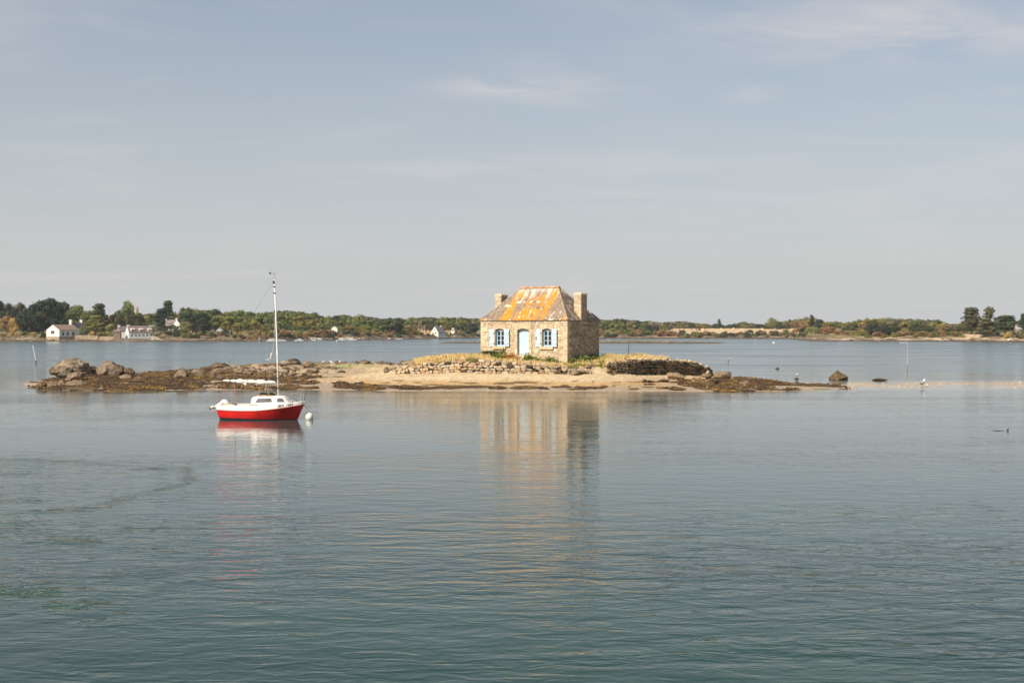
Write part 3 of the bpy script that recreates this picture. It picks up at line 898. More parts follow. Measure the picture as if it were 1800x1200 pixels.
dw_px = np.array([1066, 1080, 1100, 1130, 1160, 1200, 1235, 1250])
dw_D = np.interp(dw_px, WALL_PX, WALL_D)
dw = polyline([(X(p, d), d) for p, d in zip(dw_px, dw_D)])
dark_foot = [ground(p, d - 0.25) - 0.05 for p, d in zip(dw_px, dw_D)]
dark_top = [Z(py, d) for py, d in zip(np.interp(dw_px, [1066, 1100, 1130, 1160, 1200, 1215, 1235, 1250], [640, 634.5, 632.5, 633, 634.5, 634, 641, 650]), dw_D)]
dw_shade_tints = [(0.16, 0.125, 0.08), (0.12, 0.095, 0.06), (0.20, 0.15, 0.09), (0.09, 0.075, 0.05), (0.24, 0.15, 0.07)]  # stone tints darkened, the wall's shade is partly painted in
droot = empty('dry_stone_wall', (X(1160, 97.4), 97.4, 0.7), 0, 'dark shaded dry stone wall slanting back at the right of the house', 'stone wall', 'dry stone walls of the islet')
n2_ = wall_stones(droot, dw, lambda s: np.interp(s, dw['cum'], dark_foot), lambda s: np.interp(s, dw['cum'], dark_top), ((0.26, 0.46), (0.17, 0.27)), wr, dw_shade_tints, lean=0.02)
# sunlit cap stones set along its top
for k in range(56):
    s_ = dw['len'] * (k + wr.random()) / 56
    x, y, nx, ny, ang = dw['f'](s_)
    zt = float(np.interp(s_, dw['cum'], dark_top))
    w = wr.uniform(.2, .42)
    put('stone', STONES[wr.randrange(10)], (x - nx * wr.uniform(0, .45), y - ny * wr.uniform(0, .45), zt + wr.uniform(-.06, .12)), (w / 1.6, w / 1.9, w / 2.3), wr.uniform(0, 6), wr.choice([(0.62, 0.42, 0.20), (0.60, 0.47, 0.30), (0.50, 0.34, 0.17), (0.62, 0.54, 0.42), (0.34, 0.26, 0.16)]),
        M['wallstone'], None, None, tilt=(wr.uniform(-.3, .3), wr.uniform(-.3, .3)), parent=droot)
# rubble tail
for k in range(16):
    px = wr.uniform(1236, 1262); D = float(np.interp(px, WALL_PX, WALL_D)) + wr.uniform(-.6, .2); w = wr.uniform(.2, .4)
    put('stone', STONES[wr.randrange(10)], (X(px, D), D, ground(px, D) + wr.uniform(.05, .1) + max(0, (1258 - px) / 26 * .55) * wr.random()), (w / 1.6, w / 1.7, w / 2.2), wr.uniform(0, 6),
        wr.choice(TAN), M['wallstone'], None, None, parent=droot)
keep_world(droot)
print('wall stones', n1_, n2_ + 72)


# ------------------------------------------------------------------ wrack, pebbles, grass (stuff)
def sample_patches(patches, n, seed, density=1.0):
    g = np.random.default_rng(seed)
    areas = np.array([p[2] * max(p[3], 1.0) * (2.6 if 540 < p[0] < 1200 else 1) for p in patches]); k = g.choice(len(patches), n, p=areas / areas.sum())
    pr = np.array(patches)[k]
    a = g.uniform(0, 2 * np.pi, n); r = np.sqrt(g.uniform(0, 1, n)) ** 0.9
    return pr[:, 0] + pr[:, 2] * r * np.cos(a), pr[:, 1] + pr[:, 3] * r * np.sin(a)


def at_many(px, py):
    D = np.full(px.shape, 92.0)
    for _ in range(9):
        z = islet_z(px, D)
        D = 0.5 * D + 0.5 * np.clip((EYE - z) * FPX / np.maximum(py - YH, 5), 80, 124)
    return X(px, D), D, islet_z(px, D)


def scatter(name, tmplV, tmplF, loc, scale, rz, cols, mat, tilt=None):
    n = len(loc); k = len(tmplV)
    V = tmplV[None] * scale[:, None, :]
    if tilt is not None:
        ct, st = np.cos(tilt)[:, None], np.sin(tilt)[:, None]
        V = np.stack([V[..., 0], V[..., 1] * ct - V[..., 2] * st, V[..., 1] * st + V[..., 2] * ct], -1)
    c, s = np.cos(rz)[:, None], np.sin(rz)[:, None]
    V = np.stack([V[..., 0] * c - V[..., 1] * s, V[..., 0] * s + V[..., 1] * c, V[..., 2]], -1) + loc[:, None, :]
    F = (tmplF[None] + (np.arange(n) * k)[:, None, None]).reshape(-1, tmplF.shape[1])
    return mesh_arrays(name, V.reshape(-1, 3), F, np.repeat(cols, k, axis=0))


g = np.random.default_rng(11)
# wrack: low ragged domes
a5 = np.arange(6) / 6 * 2 * np.pi
dome = np.vstack([np.c_[np.cos(a5) * [1, .8, 1.1, .9, 1.15, .75], np.sin(a5) * [1, 1.1, .8, 1.05, .85, 1], np.zeros(6) - .3], np.c_[np.cos(a5 + .4) * .5, np.sin(a5 + .4) * .5, np.full(6, .8) + [.2, -.1, .1, -.2, .15, 0]], [[0, 0, 1]]])
domeF = np.array([[i, (i + 1) % 6, 6 + i] for i in range(6)] + [[(i + 1) % 6, 6 + (i + 1) % 6, 6 + i] for i in range(6)] + [[6 + i, 6 + (i + 1) % 6, 12] for i in range(6)])
px, py = sample_patches(WEED, 22000, 3)
extra = g.uniform([70, 648], [372, 676], (6500, 2)); px = np.r_[px, extra[:, 0]]; py = np.r_[py, extra[:, 1]]
e2 = g.uniform([372, 642], [560, 668], (2200, 2)); px = np.r_[px, e2[:, 0]]; py = np.r_[py, e2[:, 1]]
e3 = g.uniform([1262, 660], [1385, 676], (1500, 2)); px = np.r_[px, e3[:, 0]]; py = np.r_[py, e3[:, 1]]
x, D, z = at_many(px, py)
hum = fbm(x / 1.2, D / 1.0, 0, 3, 77)
ok = (z > -0.03) & (np.abs(YH + (EYE - z) * FPX / D - py) < 2.0) & (hum > 0.36)
x, D, z, hum = x[ok], D[ok], z[ok], hum[ok]
n = len(x); sz = g.uniform(.03, .12, n)
sc = np.c_[sz * g.uniform(.8, 1.8, n), sz * g.uniform(.8, 1.3, n), sz * g.uniform(.4, .9, n) * (0.4 + 2.2 * np.clip(hum - .4, 0, .35))]
pal = np.array([[0.05, 0.030, 0.014], [0.075, 0.042, 0.016], [0.10, 0.056, 0.018], [0.135, 0.078, 0.020], [0.18, 0.10, 0.022], [0.26, 0.145, 0.026]])
cw = pal[np.clip((fbm(x / .8, D / .8, 0, 3, 5) * 10 - 3.3 + g.uniform(-1.6, 1.6, n)).astype(int), 0, 5)]
me = scatter('seaweed', dome, domeF, np.c_[x, D, z + 0.02 + 0.22 * np.clip(hum - .45, 0, .3)], sc, g.uniform(0, 6.3, n), cw, None)
tag(link('seaweed', me, None, M['weed']), 'brown and ochre wrack heaped along the low water line of the islet', kind='stuff')

# green weed films and the thin shell line of the sandbar are in the ground; pebbles of the shingle bank
octV = np.array([[1, 0, 0], [0, 1, 0], [-1, 0, 0], [0, -1, 0], [.1, .1, 1], [0, 0, -1.]]) * [1, .8, .6]
octF = np.array([[0, 1, 4], [1, 2, 4], [2, 3, 4], [3, 0, 4], [1, 0, 5], [2, 1, 5], [3, 2, 5], [0, 3, 5]])
pp = g.uniform([560, 651], [1250, 672], (15000, 2))
pp2 = g.uniform([540, 643], [700, 662], (2500, 2))
pp3 = g.uniform([1490, 669], [1830, 684], (1600, 2))
pp = np.vstack([pp, pp2, pp3])
x, D, z = at_many(pp[:, 0], pp[:, 1])
ok = (np.abs(YH + (EYE - z) * FPX / D - pp[:, 1]) < 2) & (((z > 0.3) & (D < np.interp(pp[:, 0], WALL_PX, WALL_D) + .2)) | ((pp[:, 0] > 1480) & (z > -.03)) | ((pp[:, 0] < 690) & (z > .5)))
x, D, z = x[ok], D[ok], z[ok]; n = len(x)
sz = g.uniform(.02, .07, n) * np.where(g.random(n) < .06, 1.9, 1)
pal = np.array([[.62, .50, .33], [.50, .36, .2], [.70, .60, .45], [.42, .30, .17], [.58, .36, .14], [.30, .23, .15]])
me = scatter('pebbles', octV, octF, np.c_[x, D, z + .005], np.c_[sz, sz, sz * .8], g.uniform(0, 6.3, n), pal[g.integers(0, 6, n)], None)
tag(link('pebbles', me, None, M['pebble']), 'pale ochre shingle bank below the walls of the islet', kind='stuff')

# grass: blades in tufts
HC, HS = math.cos(R(33)), math.sin(R(33))
HOUSE_X, HOUSE_Y, HW, HD = -2.597, 100.87, 8.4, 5.31


def in_house(x, y, m=0.02):
    dx, dy = x - HOUSE_X, y - HOUSE_Y
    lx, ly = dx * HC - dy * HS, dx * HS + dy * HC
    return (lx > -m) & (lx < HW + m) & (ly > -m) & (ly < HD + m)


def blades(name, x, y, h, w, cols, label, seed):
    gg = np.random.default_rng(seed)
    n = len(x); z = islet_z((x / y) * FPX + 900, y)
    ang = gg.uniform(0, 6.28, n); lean = gg.uniform(.1, .55, n) * h; la = gg.uniform(0, 6.28, n)
    wx, wy = np.cos(ang) * w / 2, np.sin(ang) * w / 2
    b0 = np.c_[x - wx, y - wy, z - .03]; b1 = np.c_[x + wx, y + wy, z - .03]
    mx, my = x + np.cos(la) * lean * .35, y + np.sin(la) * lean * .35
    m0 = np.c_[mx - wx * .7, my - wy * .7, z + h * .6]; m1 = np.c_[mx + wx * .7, my + wy * .7, z + h * .6]
    tp = np.c_[x + np.cos(la) * lean, y + np.sin(la) * lean, z + h]
    V = np.stack([b0, b1, m1, m0, tp], 1).reshape(-1, 3)
    base_ = np.arange(n)[:, None] * 5
    F = np.concatenate([base_ + [0, 1, 2], base_ + [0, 2, 3], base_ + [3, 2, 4]])
    me = mesh_arrays(name, V, F, np.repeat(cols, 5, axis=0))
    return tag(link(name, me, None, M['grass']), label, kind='stuff')


def zone(px0, px1, d0, d1, n, seed):
    gg = np.random.default_rng(seed)
    px = gg.uniform(px0, px1, n); off = gg.uniform(d0, d1, n) ** 1.0
    D = np.interp(px, WALL_PX, WALL_D) + off
    return X(px, D), D


gs = []
STRAW = np.array([[.72, .53, .24], [.66, .46, .18], [.78, .62, .34], [.62, .38, .13], [.52, .40, .16]])
GREEN = np.array([[.12, .15, .03], [.17, .19, .045], [.25, .25, .06], [.09, .11, .03]])
# left crest
x1, y1 = zone(728, 862, .35, 12, 15000, 1)
x2, y2 = zone(850, 1056, .35, 6.5, 11000, 2)
x3, y3 = zone(1055, 1175, .3, 9, 15000, 3)
x4, y4 = zone(1040, 1235, .2, 3.0, 4000, 4)
xs, ys = np.r_[x1, x2, x3, x4], np.r_[y1, y2, y3, y4]
hs = np.r_[g.uniform(.12, .42, len(x1)), g.uniform(.06, .24, len(x2)), g.uniform(.15, .62, len(x3)), g.uniform(.05, .18, len(x4))]
clump = fbm(xs / .9, ys / .9, 0, 3, 8)
pxs_ = xs / ys * FPX + 900
keep = (clump > .40) & ~in_house(xs, ys, .05)
keep &= ~((np.abs(pxs_ - 921) < 13) & (ys < 98.5) & (ys > 95.5))
xs, ys, hs, clump, pxs_ = xs[keep], ys[keep], hs[keep] * (0.5 + 1.4 * (clump[keep] - .3)), clump[keep], pxs_[keep]
gr = fbm(xs / 1.6, ys / 1.6, 0, 3, 9)
wsh = ((pxs_ > 925) & (pxs_ < 1065) & (gr > .53)) | (gr > .70)
cols = np.where(wsh[:, None], GREEN[g.integers(0, 4, len(xs))] * [1.35, 1.2, 1.1], STRAW[g.integers(0, 5, len(xs))])
blades('grass', xs, ys, hs, g.uniform(.02, .045, len(xs)), cols, 'dry golden and green grass on the upper ground around the house', 15)

# ------------------------------------------------------------------ the stone house
TH = R(33)
house = empty('stone_house', (HOUSE_X, HOUSE_Y, 0), -TH, 'tan stone house with pale blue shutters and orange lichened roof, alone on the islet', 'house')
ZE, ZR, ZB = 5.17, 7.98, 1.45          # eaves, ridge, foot of the walls
OPEN = [(1.877 - .43, 1.877 + .43, 3.05, 4.52), (4.2 - .575, 4.2 + .575, 2.35, 4.52), (6.484 - .43, 6.484 + .43, 3.05, 4.52)]
REC = 0.24


def build_walls():
    b = MB()
    t = 0.45
    # front wall as cells around the openings, 0.45 thick
    xs = sorted({0.0, HW} | {v for o in OPEN for v in (o[0], o[1])})
    for x0, x1 in zip(xs[:-1], xs[1:]):
        o = [q for q in OPEN if abs(q[0] - x0) < 1e-6 and abs(q[1] - x1) < 1e-6]
        if not o: b.box(x0, x1, 0, t, ZB, ZE)
        else:
            b.box(x0, x1, 0, t, ZB, o[0][2]); b.box(x0, x1, 0, t, o[0][3], ZE)
            b.box(x0, x1, REC + .12, t, o[0][2], o[0][3])          # back of the recess
    b.box(0, t, t, HD, ZB, ZE); b.box(HW - t, HW, t, HD, ZB, ZE); b.box(t, HW - t, HD - t, HD, ZB, ZE)
    b.build('wall', M['mortar'], house)


build_walls()


def face_map(side):
    if side == 'front': return lambda s, d, z: (s, -d, z)
    if side == 'right': return lambda s, d, z: (HW + d, s, z)
    if side == 'left': return lambda s, d, z: (-d, HD - s, z)
    if side == 'back': return lambda s, d, z: (HW - s, HD + d, z)


def rubble(side, length, excl, seed, pal, rough=1.0):
    r = random.Random(seed); fm = face_map(side); b = MB()
    rows = [ZB]
    while rows[-1] < ZE - 0.02: rows.append(min(ZE, rows[-1] + r.uniform(0.13, 0.24)))
    waves = [(r.uniform(0, 6), r.uniform(.5, 1.6)) for _ in rows]

    def zoff(i, s):
        if i in (0, len(rows) - 1): return 0
        p, f = waves[i]
        return 0.045 * math.sin(s * f * 2 + p) + 0.02 * math.sin(s * 5.1 + p * 2)
    for i in range(len(rows) - 1):
        s = -0.0
        while s < length - 0.01:
            w = r.uniform(0.16, 0.46)
            if r.random() < .12: w *= 1.5
            e = min(length, s + w)
            if length - e < .1: e = length
            parts = [(rows[i], rows[i + 1], i, i + 1)]
            if rows[i + 1] - rows[i] > .2 and r.random() < .35: pass
            for (za, zb, ia, ib) in parts:
                g_ = 0.011
                sl = r.uniform(-.03, .03); sr = r.uniform(-.03, .03)
                q = [(s + g_ + (sl if s > 0 else 0), za + zoff(ia, s) + g_), (e - g_ + (sr if e < length else 0), za + zoff(ia, e) + g_),
                     (e - g_ - (sr if e < length else 0), zb + zoff(ib, e) - g_), (s + g_ - (sl if s > 0 else 0), zb + zoff(ib, s) - g_)]
                mx, mz = sum(p[0] for p in q) / 4, sum(p[1] for p in q) / 4
                if any(x0 - .05 < mx < x1 + .05 and z0 - .05 < mz < z1 + .05 for x0, x1, z0, z1 in excl): continue
                # trim against exclusions
                for x0, x1, z0, z1 in excl:
                    if z0 - .02 < mz < z1 + .02:
                        if mx < x0: q = [(min(p[0], x0 - .005), p[1]) for p in q]
                        if mx > x1: q = [(max(p[0], x1 + .005), p[1]) for p in q]
                if q[1][0] - q[0][0] < .04: continue
                if any(x0 < mx < x1 and abs(mz - z1) < .1 for x0, x1, z0, z1 in excl) and False: continue
                pr = r.uniform(0.010, 0.032) * rough; ins = 0.018
                # cut the corners: eight sided pad with a domed face
                ring = []
                for k in range(4):
                    a, c_ = q[k], q[(k + 1) % 4]
                    k1, k2 = r.uniform(.10, .28), r.uniform(.72, .90)
                    ring += [(a[0] + (c_[0] - a[0]) * k1, a[1] + (c_[1] - a[1]) * k1), (a[0] + (c_[0] - a[0]) * k2, a[1] + (c_[1] - a[1]) * k2)]
                base_ = [fm(p[0], -0.004, p[1]) for p in ring]
                mid = [fm(p[0] + (mx - p[0]) * .10, pr, p[1] + (mz - p[1]) * .14) for p in ring]
                c = r.choice(pal); v = r.uniform(.82, 1.15); c = tuple(min(.9, k * v) for k in c)
                n = 8
                b.add(base_ + mid + [fm(mx, pr + .006, mz)], [(k, (k + 1) % n, n + (k + 1) % n, n + k) for k in range(n)] + [(n + k, n + (k + 1) % n, 2 * n) for k in range(n)], c)
            s = e
    o = b.build('rubble_stonework', M['stone'], house)
    o['kind'] = 'stuff'
    return o


PAL_F = [(.63, .50, .335), (.57, .45, .30), (.69, .56, .39), (.48, .37, .24), (.61, .48, .33), (.66, .52, .36), (.40, .31, .215), (.59, .42, .27), (.65, .55, .42)]
PAL_SHADE = [(.40, .30, .20), (.32, .24, .16), (.48, .36, .24), (.25, .19, .135), (.42, .28, .17), (.54, .43, .31), (.36, .29, .21)]  # darker copy for right and back faces, shade painted into the stone
ex = []
for x0, x1, z0, z1 in OPEN:
    door = z0 < 3
    ex.append((x0 - (.27 if door else .22), x1 + (.27 if door else .22), z0 - (0.0 if door else .24), z1 + .42))
rubble('front', HW, ex, 3, PAL_F)
rubble('right', HD, [(HD / 2 - .50, HD / 2 + .50, ZB - 1, ZE + 1)] if False else [], 4, PAL_SHADE)
rubble('left', HD, [], 5, PAL_F); rubble('back', HW, [], 6, PAL_SHADE)

hr = random.Random(9)


def block(name, x0, x1, z0, z1, y0=-0.045, y1=0.02, tint=None, parent=None, bev=0.012, fm=None):
    """one dressed block on the front face with chamfered edges"""
    b = MB(); t = tint or hr.uniform(.88, 1.1)
    g_ = .005
    x0 += g_; x1 -= g_; z0 += g_; z1 -= g_
    f = fm or (lambda s, d, z: (s, d, z))
    back = [f(x0, y1, z0), f(x1, y1, z0), f(x1, y1, z1), f(x0, y1, z1)]
    mid = [f(x0, y0 + bev, z0), f(x1, y0 + bev, z0), f(x1, y0 + bev, z1), f(x0, y0 + bev, z1)]
    fr = [f(x0 + bev, y0, z0 + bev), f(x1 - bev, y0, z0 + bev), f(x1 - bev, y0, z1 - bev), f(x0 + bev, y0, z1 - bev)]
    b.add(back + mid + fr, [(8, 9, 10, 11), (4, 5, 9, 8), (5, 6, 10, 9), (6, 7, 11, 10), (7, 4, 8, 11), (0, 1, 5, 4), (1, 2, 6, 5), (2, 3, 7, 6), (3, 0, 4, 7), (3, 2, 1, 0)])
    o = b.build(name, M['ashlar'], parent or house)
    o.color = (t, t * hr.uniform(.96, 1.02), t * hr.uniform(.92, 1.04), 1)
    return o


# corner stones (quoins): right front corner wraps round, left front corner too
for side in ('r', 'l'):
    z = ZB; k = 0
    while z < ZE - .05:
        h = min(hr.uniform(.27, .40), ZE - z)
        if ZE - z - h < .12: h = ZE - z
        wf, ws = (hr.uniform(.55, .75), hr.uniform(.28, .36)) if k % 2 else (hr.uniform(.30, .40), hr.uniform(.5, .65))
        b = MB(); e = .042; gq = .006; bv = .014
        if side == 'r':
            prof = [(HW - wf, .03), (HW - wf, -e + bv), (HW - wf + bv, -e), (HW + e - bv, -e), (HW + e, -e + bv), (HW + e, ws - bv), (HW + e - bv, ws), (HW - .03, ws), (HW - .03, .03)]
        else:
            prof = [(wf, .03), (.03, .03), (.03, ws), (-e + bv, ws), (-e, ws - bv), (-e, -e + bv), (-e + bv, -e), (wf - bv, -e), (wf, -e + bv)]
        n = len(prof)
        b.add([(x, y, z + gq) for x, y in prof] + [(x, y, z + h - gq) for x, y in prof], [(i, (i + 1) % n, n + (i + 1) % n, n + i) for i in range(n)] + [tuple(range(n))[::-1], tuple(range(n, 2 * n))])
        o = b.build('corner_stone', M['ashlar'], house); t = hr.uniform(.88, 1.1); o.color = (t, t * .99, t * .97, 1)
        z += h; k += 1

# surrounds: jambs, arched lintel blocks, sills
for i, (x0, x1, z0, z1) in enumerate(OPEN):
    door = i == 1
    jw = .24 if door else .19
    for sgn in (-1, 1):
        z = z0 - (0 if door else 0); k = 0
        while z < z1 - .12:
            h = hr.uniform(.42, .62) if door else hr.uniform(.36, .50)
            if z1 - (z + h) < .25: h = z1 - .02 - z
            w = jw + (0.10 if k % 2 else 0)
            if sgn < 0: o = block('jamb_stone', x0 - w, x0 + .004, z, z + h, -.05, REC + .02)
            else: o = block('jamb_stone', x1 - .004, x1 + w, z, z + h, -.05, REC + .02)
            z += h; k += 1
    # segmental arch of three (window) or four (door) blocks
    nb = 4 if door else 2
    xa, xb = x0 - jw - .02, x1 + jw + .02
    rise = .13 if door else .11
    def arch(x, x0=x0, x1=x1, z1=z1, rise=rise):
        t = (x - (x0 + x1) / 2) / ((x1 - x0) / 2)
        return z1 - rise * min(1, t * t)
    cuts = [lerp(xa, xb, j / nb) for j in range(nb + 1)]
    for j in range(nb):
        a, c = cuts[j] + .006, cuts[j + 1] - .006
        top = z1 + (.40 if door else .33) + (0.03 if j in (1, 2) and door else 0)
        b = MB(); m_ = 7; xs_ = [lerp(a, c, q / (m_ - 1)) for q in range(m_)]
        lo = [arch(x) if x0 < x < x1 else z1 - rise for x in xs_]
        ring = [(x, l) for x, l in zip(xs_, lo)] + [(c, top), (a, top)]
        n = len(ring)
        b.add([(x, -.052, z) for x, z in ring] + [(x, REC + .02, z) for x, z in ring], [tuple(range(n)), tuple(range(n, 2 * n))[::-1]] + [((q + 1) % n, q, n + q, n + (q + 1) % n) for q in range(n)])
        o = b.build('lintel_stone', M['ashlar'], house); t = hr.uniform(.92, 1.12); o.color = (t, t * (.93 if hr.random() < .4 else .99), t * .94, 1)
    if not door:
        b = MB().box(x0 - .22, x1 + .22, -.14, REC + .02, z0 - .23, z0)
        o = b.build('sill', M['ashlar'], house); o.color = (1.05, 1.0, .9, 1)

# door: boarded, arched head
def arch_panel(b, x0, x1, z0, z1, rise, y0, y1, c=(1, 1, 1), xc=None, hw=None):
    xc = (x0 + x1) / 2 if xc is None else xc; hw = (x1 - x0) / 2 if hw is None else hw
    m_ = 6; xs_ = [lerp(x1, x0, q / (m_ - 1)) for q in range(m_)]
    ring = [(x0, z0), (x1, z0)] + [(x, z1 - rise * min(1, ((x - xc) / hw) ** 2)) for x in xs_]
    n = len(ring)
    b.add([(x, y0, z) for x, z in ring] + [(x, y1, z) for x, z in ring], [tuple(range(n)), tuple(range(n, 2 * n))[::-1]] + [((q + 1) % n, q, n + q, n + (q + 1) % n) for q in range(n)], c)
    return b


dx0, dx1, dz0, dz1 = OPEN[1]
dr = arch_panel(MB(), dx0 + .003, dx1 - .003, dz0 + .01, dz1, .13, REC + .03, REC + .10, xc=(dx0 + dx1) / 2, hw=(dx1 - dx0) / 2).build('door', M['blue'], house)
npl = 6
for j in range(npl):
    a, c = lerp(dx0 + .09, dx1 - .03, j / npl) + .004, lerp(dx0 + .09, dx1 - .03, (j + 1) / npl) - .004
    arch_panel(MB(), a, c, dz0 + .05, dz1 - .07, .12, REC - .005, REC + .028, xc=(dx0 + dx1) / 2, hw=(dx1 - dx0) / 2).build('board', M['blue'], dr)
MB().box(dx0 + .035, dx0 + .08, REC - .02, REC + .028, dz0 + .03, dz1 - .2).build('batten', M['blue'], dr)
MB().box(dx1 - .12, dx1 - .08, REC - .05, REC - .006, 3.35, 3.47).build('handle', M['iron'], dr)

# windows: two casements of three panes each
for x0, x1, z0, z1 in (OPEN[0], OPEN[2]):
    y0 = REC - .06
    fr = MB()
    fr.box(x0, x0 + .05, y0, y0 + .09, z0, z1 - .1); fr.box(x1 - .05, x1, y0, y0 + .09, z0, z1 - .1)
    fr.box(x0, x1, y0 - .03, y0 + .09, z0 + .001, z0 + .085)
    arch_panel(fr, x0, x1, z1 - .20, z1, .11, y0 + .002, y0 + .088)
    wdw = fr.build('window', M['blueframe'], house)
    xm = (x0 + x1) / 2
    for (a, c) in ((x0 + .05, xm), (xm, x1 - .05)):
        s_ = MB(); zt = z1 - .2; zb = z0 + .085
        s_.box(a + .002, a + .05, y0 - .012, y0 + .05, zb, zt); s_.box(c - .05, c - .002, y0 - .012, y0 + .05, zb, zt)
        for q in range(4):
            zz = lerp(zb + .02, zt - .02, q / 3)
            s_.box(a + .051, c - .051, y0 - .008, y0 + .045, zz - .02, zz + .02)
        s_.build('casement', M['blueframe'], wdw)
        for q in range(3):
            za, zc2 = lerp(zb + .02, zt - .02, q / 3) + .021, lerp(zb + .02, zt - .02, (q + 1) / 3) - .021
            MB().box(a + .052, c - .052, y0 + .02, y0 + .032, za, zc2).build('pane', M['glass'], wdw)
    # shutters open against the wall
    for sgn in (-1, 1):
        hx = x0 - .10 if sgn < 0 else x1 + .10
        piv = empty('shutter', (hx, -.065, z0 - .02), 0)
        piv.parent = house
        wd = .46 if sgn < 0 else .50
        ang = R(2) if sgn < 0 else R(-9)
        piv.rotation_euler = (0, 0, ang)
        ht = z1 - z0 + .0
        for q in range(4):
            a, c = q * wd / 4, (q + 1) * wd / 4
            aa, cc = (-c, -a) if sgn < 0 else (a, c)
            b = MB(); slope = .09
            za = ht - (slope * (q / 4) if sgn < 0 else slope * (1 - (q + 1) / 4)) * .6
            b.box(aa + .002, cc - .002, -.032, 0, 0, ht - .02 * (q % 2))
            b.build('board', M['blue'], piv)
        aa, cc = (-wd, 0) if sgn < 0 else (0, wd)
        MB().box(aa + .02, cc - .02, -.062, -.033, .22, .30).build('crossbar', M['blue'], piv)
        MB().box(aa + .02, cc - .02, -.062, -.033, ht - .38, ht - .30).build('crossbar', M['blue'], piv)
        if sgn > 0:
            MB().hexa([(aa + .04, -.060, .31), (aa + .11, -.060, .31), (aa + .11, -.033, .31), (aa + .04, -.033, .31)], [(cc - .09, -.060, ht - .39), (cc - .02, -.060, ht - .39), (cc - .02, -.033, ht - .39), (cc - .09, -.033, ht - .39)]).build('brace', M['blue'], piv)
        for zz in (.26, ht - .34):
            MB().box(-.06 if sgn > 0 else -.02, .02 if sgn > 0 else .06, -.07, .0, zz - .015, zz + .015).build('hinge', M['iron'], piv)
        if sgn < 0: MB().box(aa + .05, aa + .08, -.066, -.033, .55, .85).build('latch', M['iron'], piv)

# roof
OV = .10
ridge_a, ridge_b = (HW - 3.55) / 2, (HW + 3.55) / 2
EAV = [(-OV, -OV), (HW + OV, -OV), (HW + OV, HD + OV), (-OV, HD + OV)]
RA, RB = (ridge_a, HD / 2, ZR), (ridge_b, HD / 2, ZR)


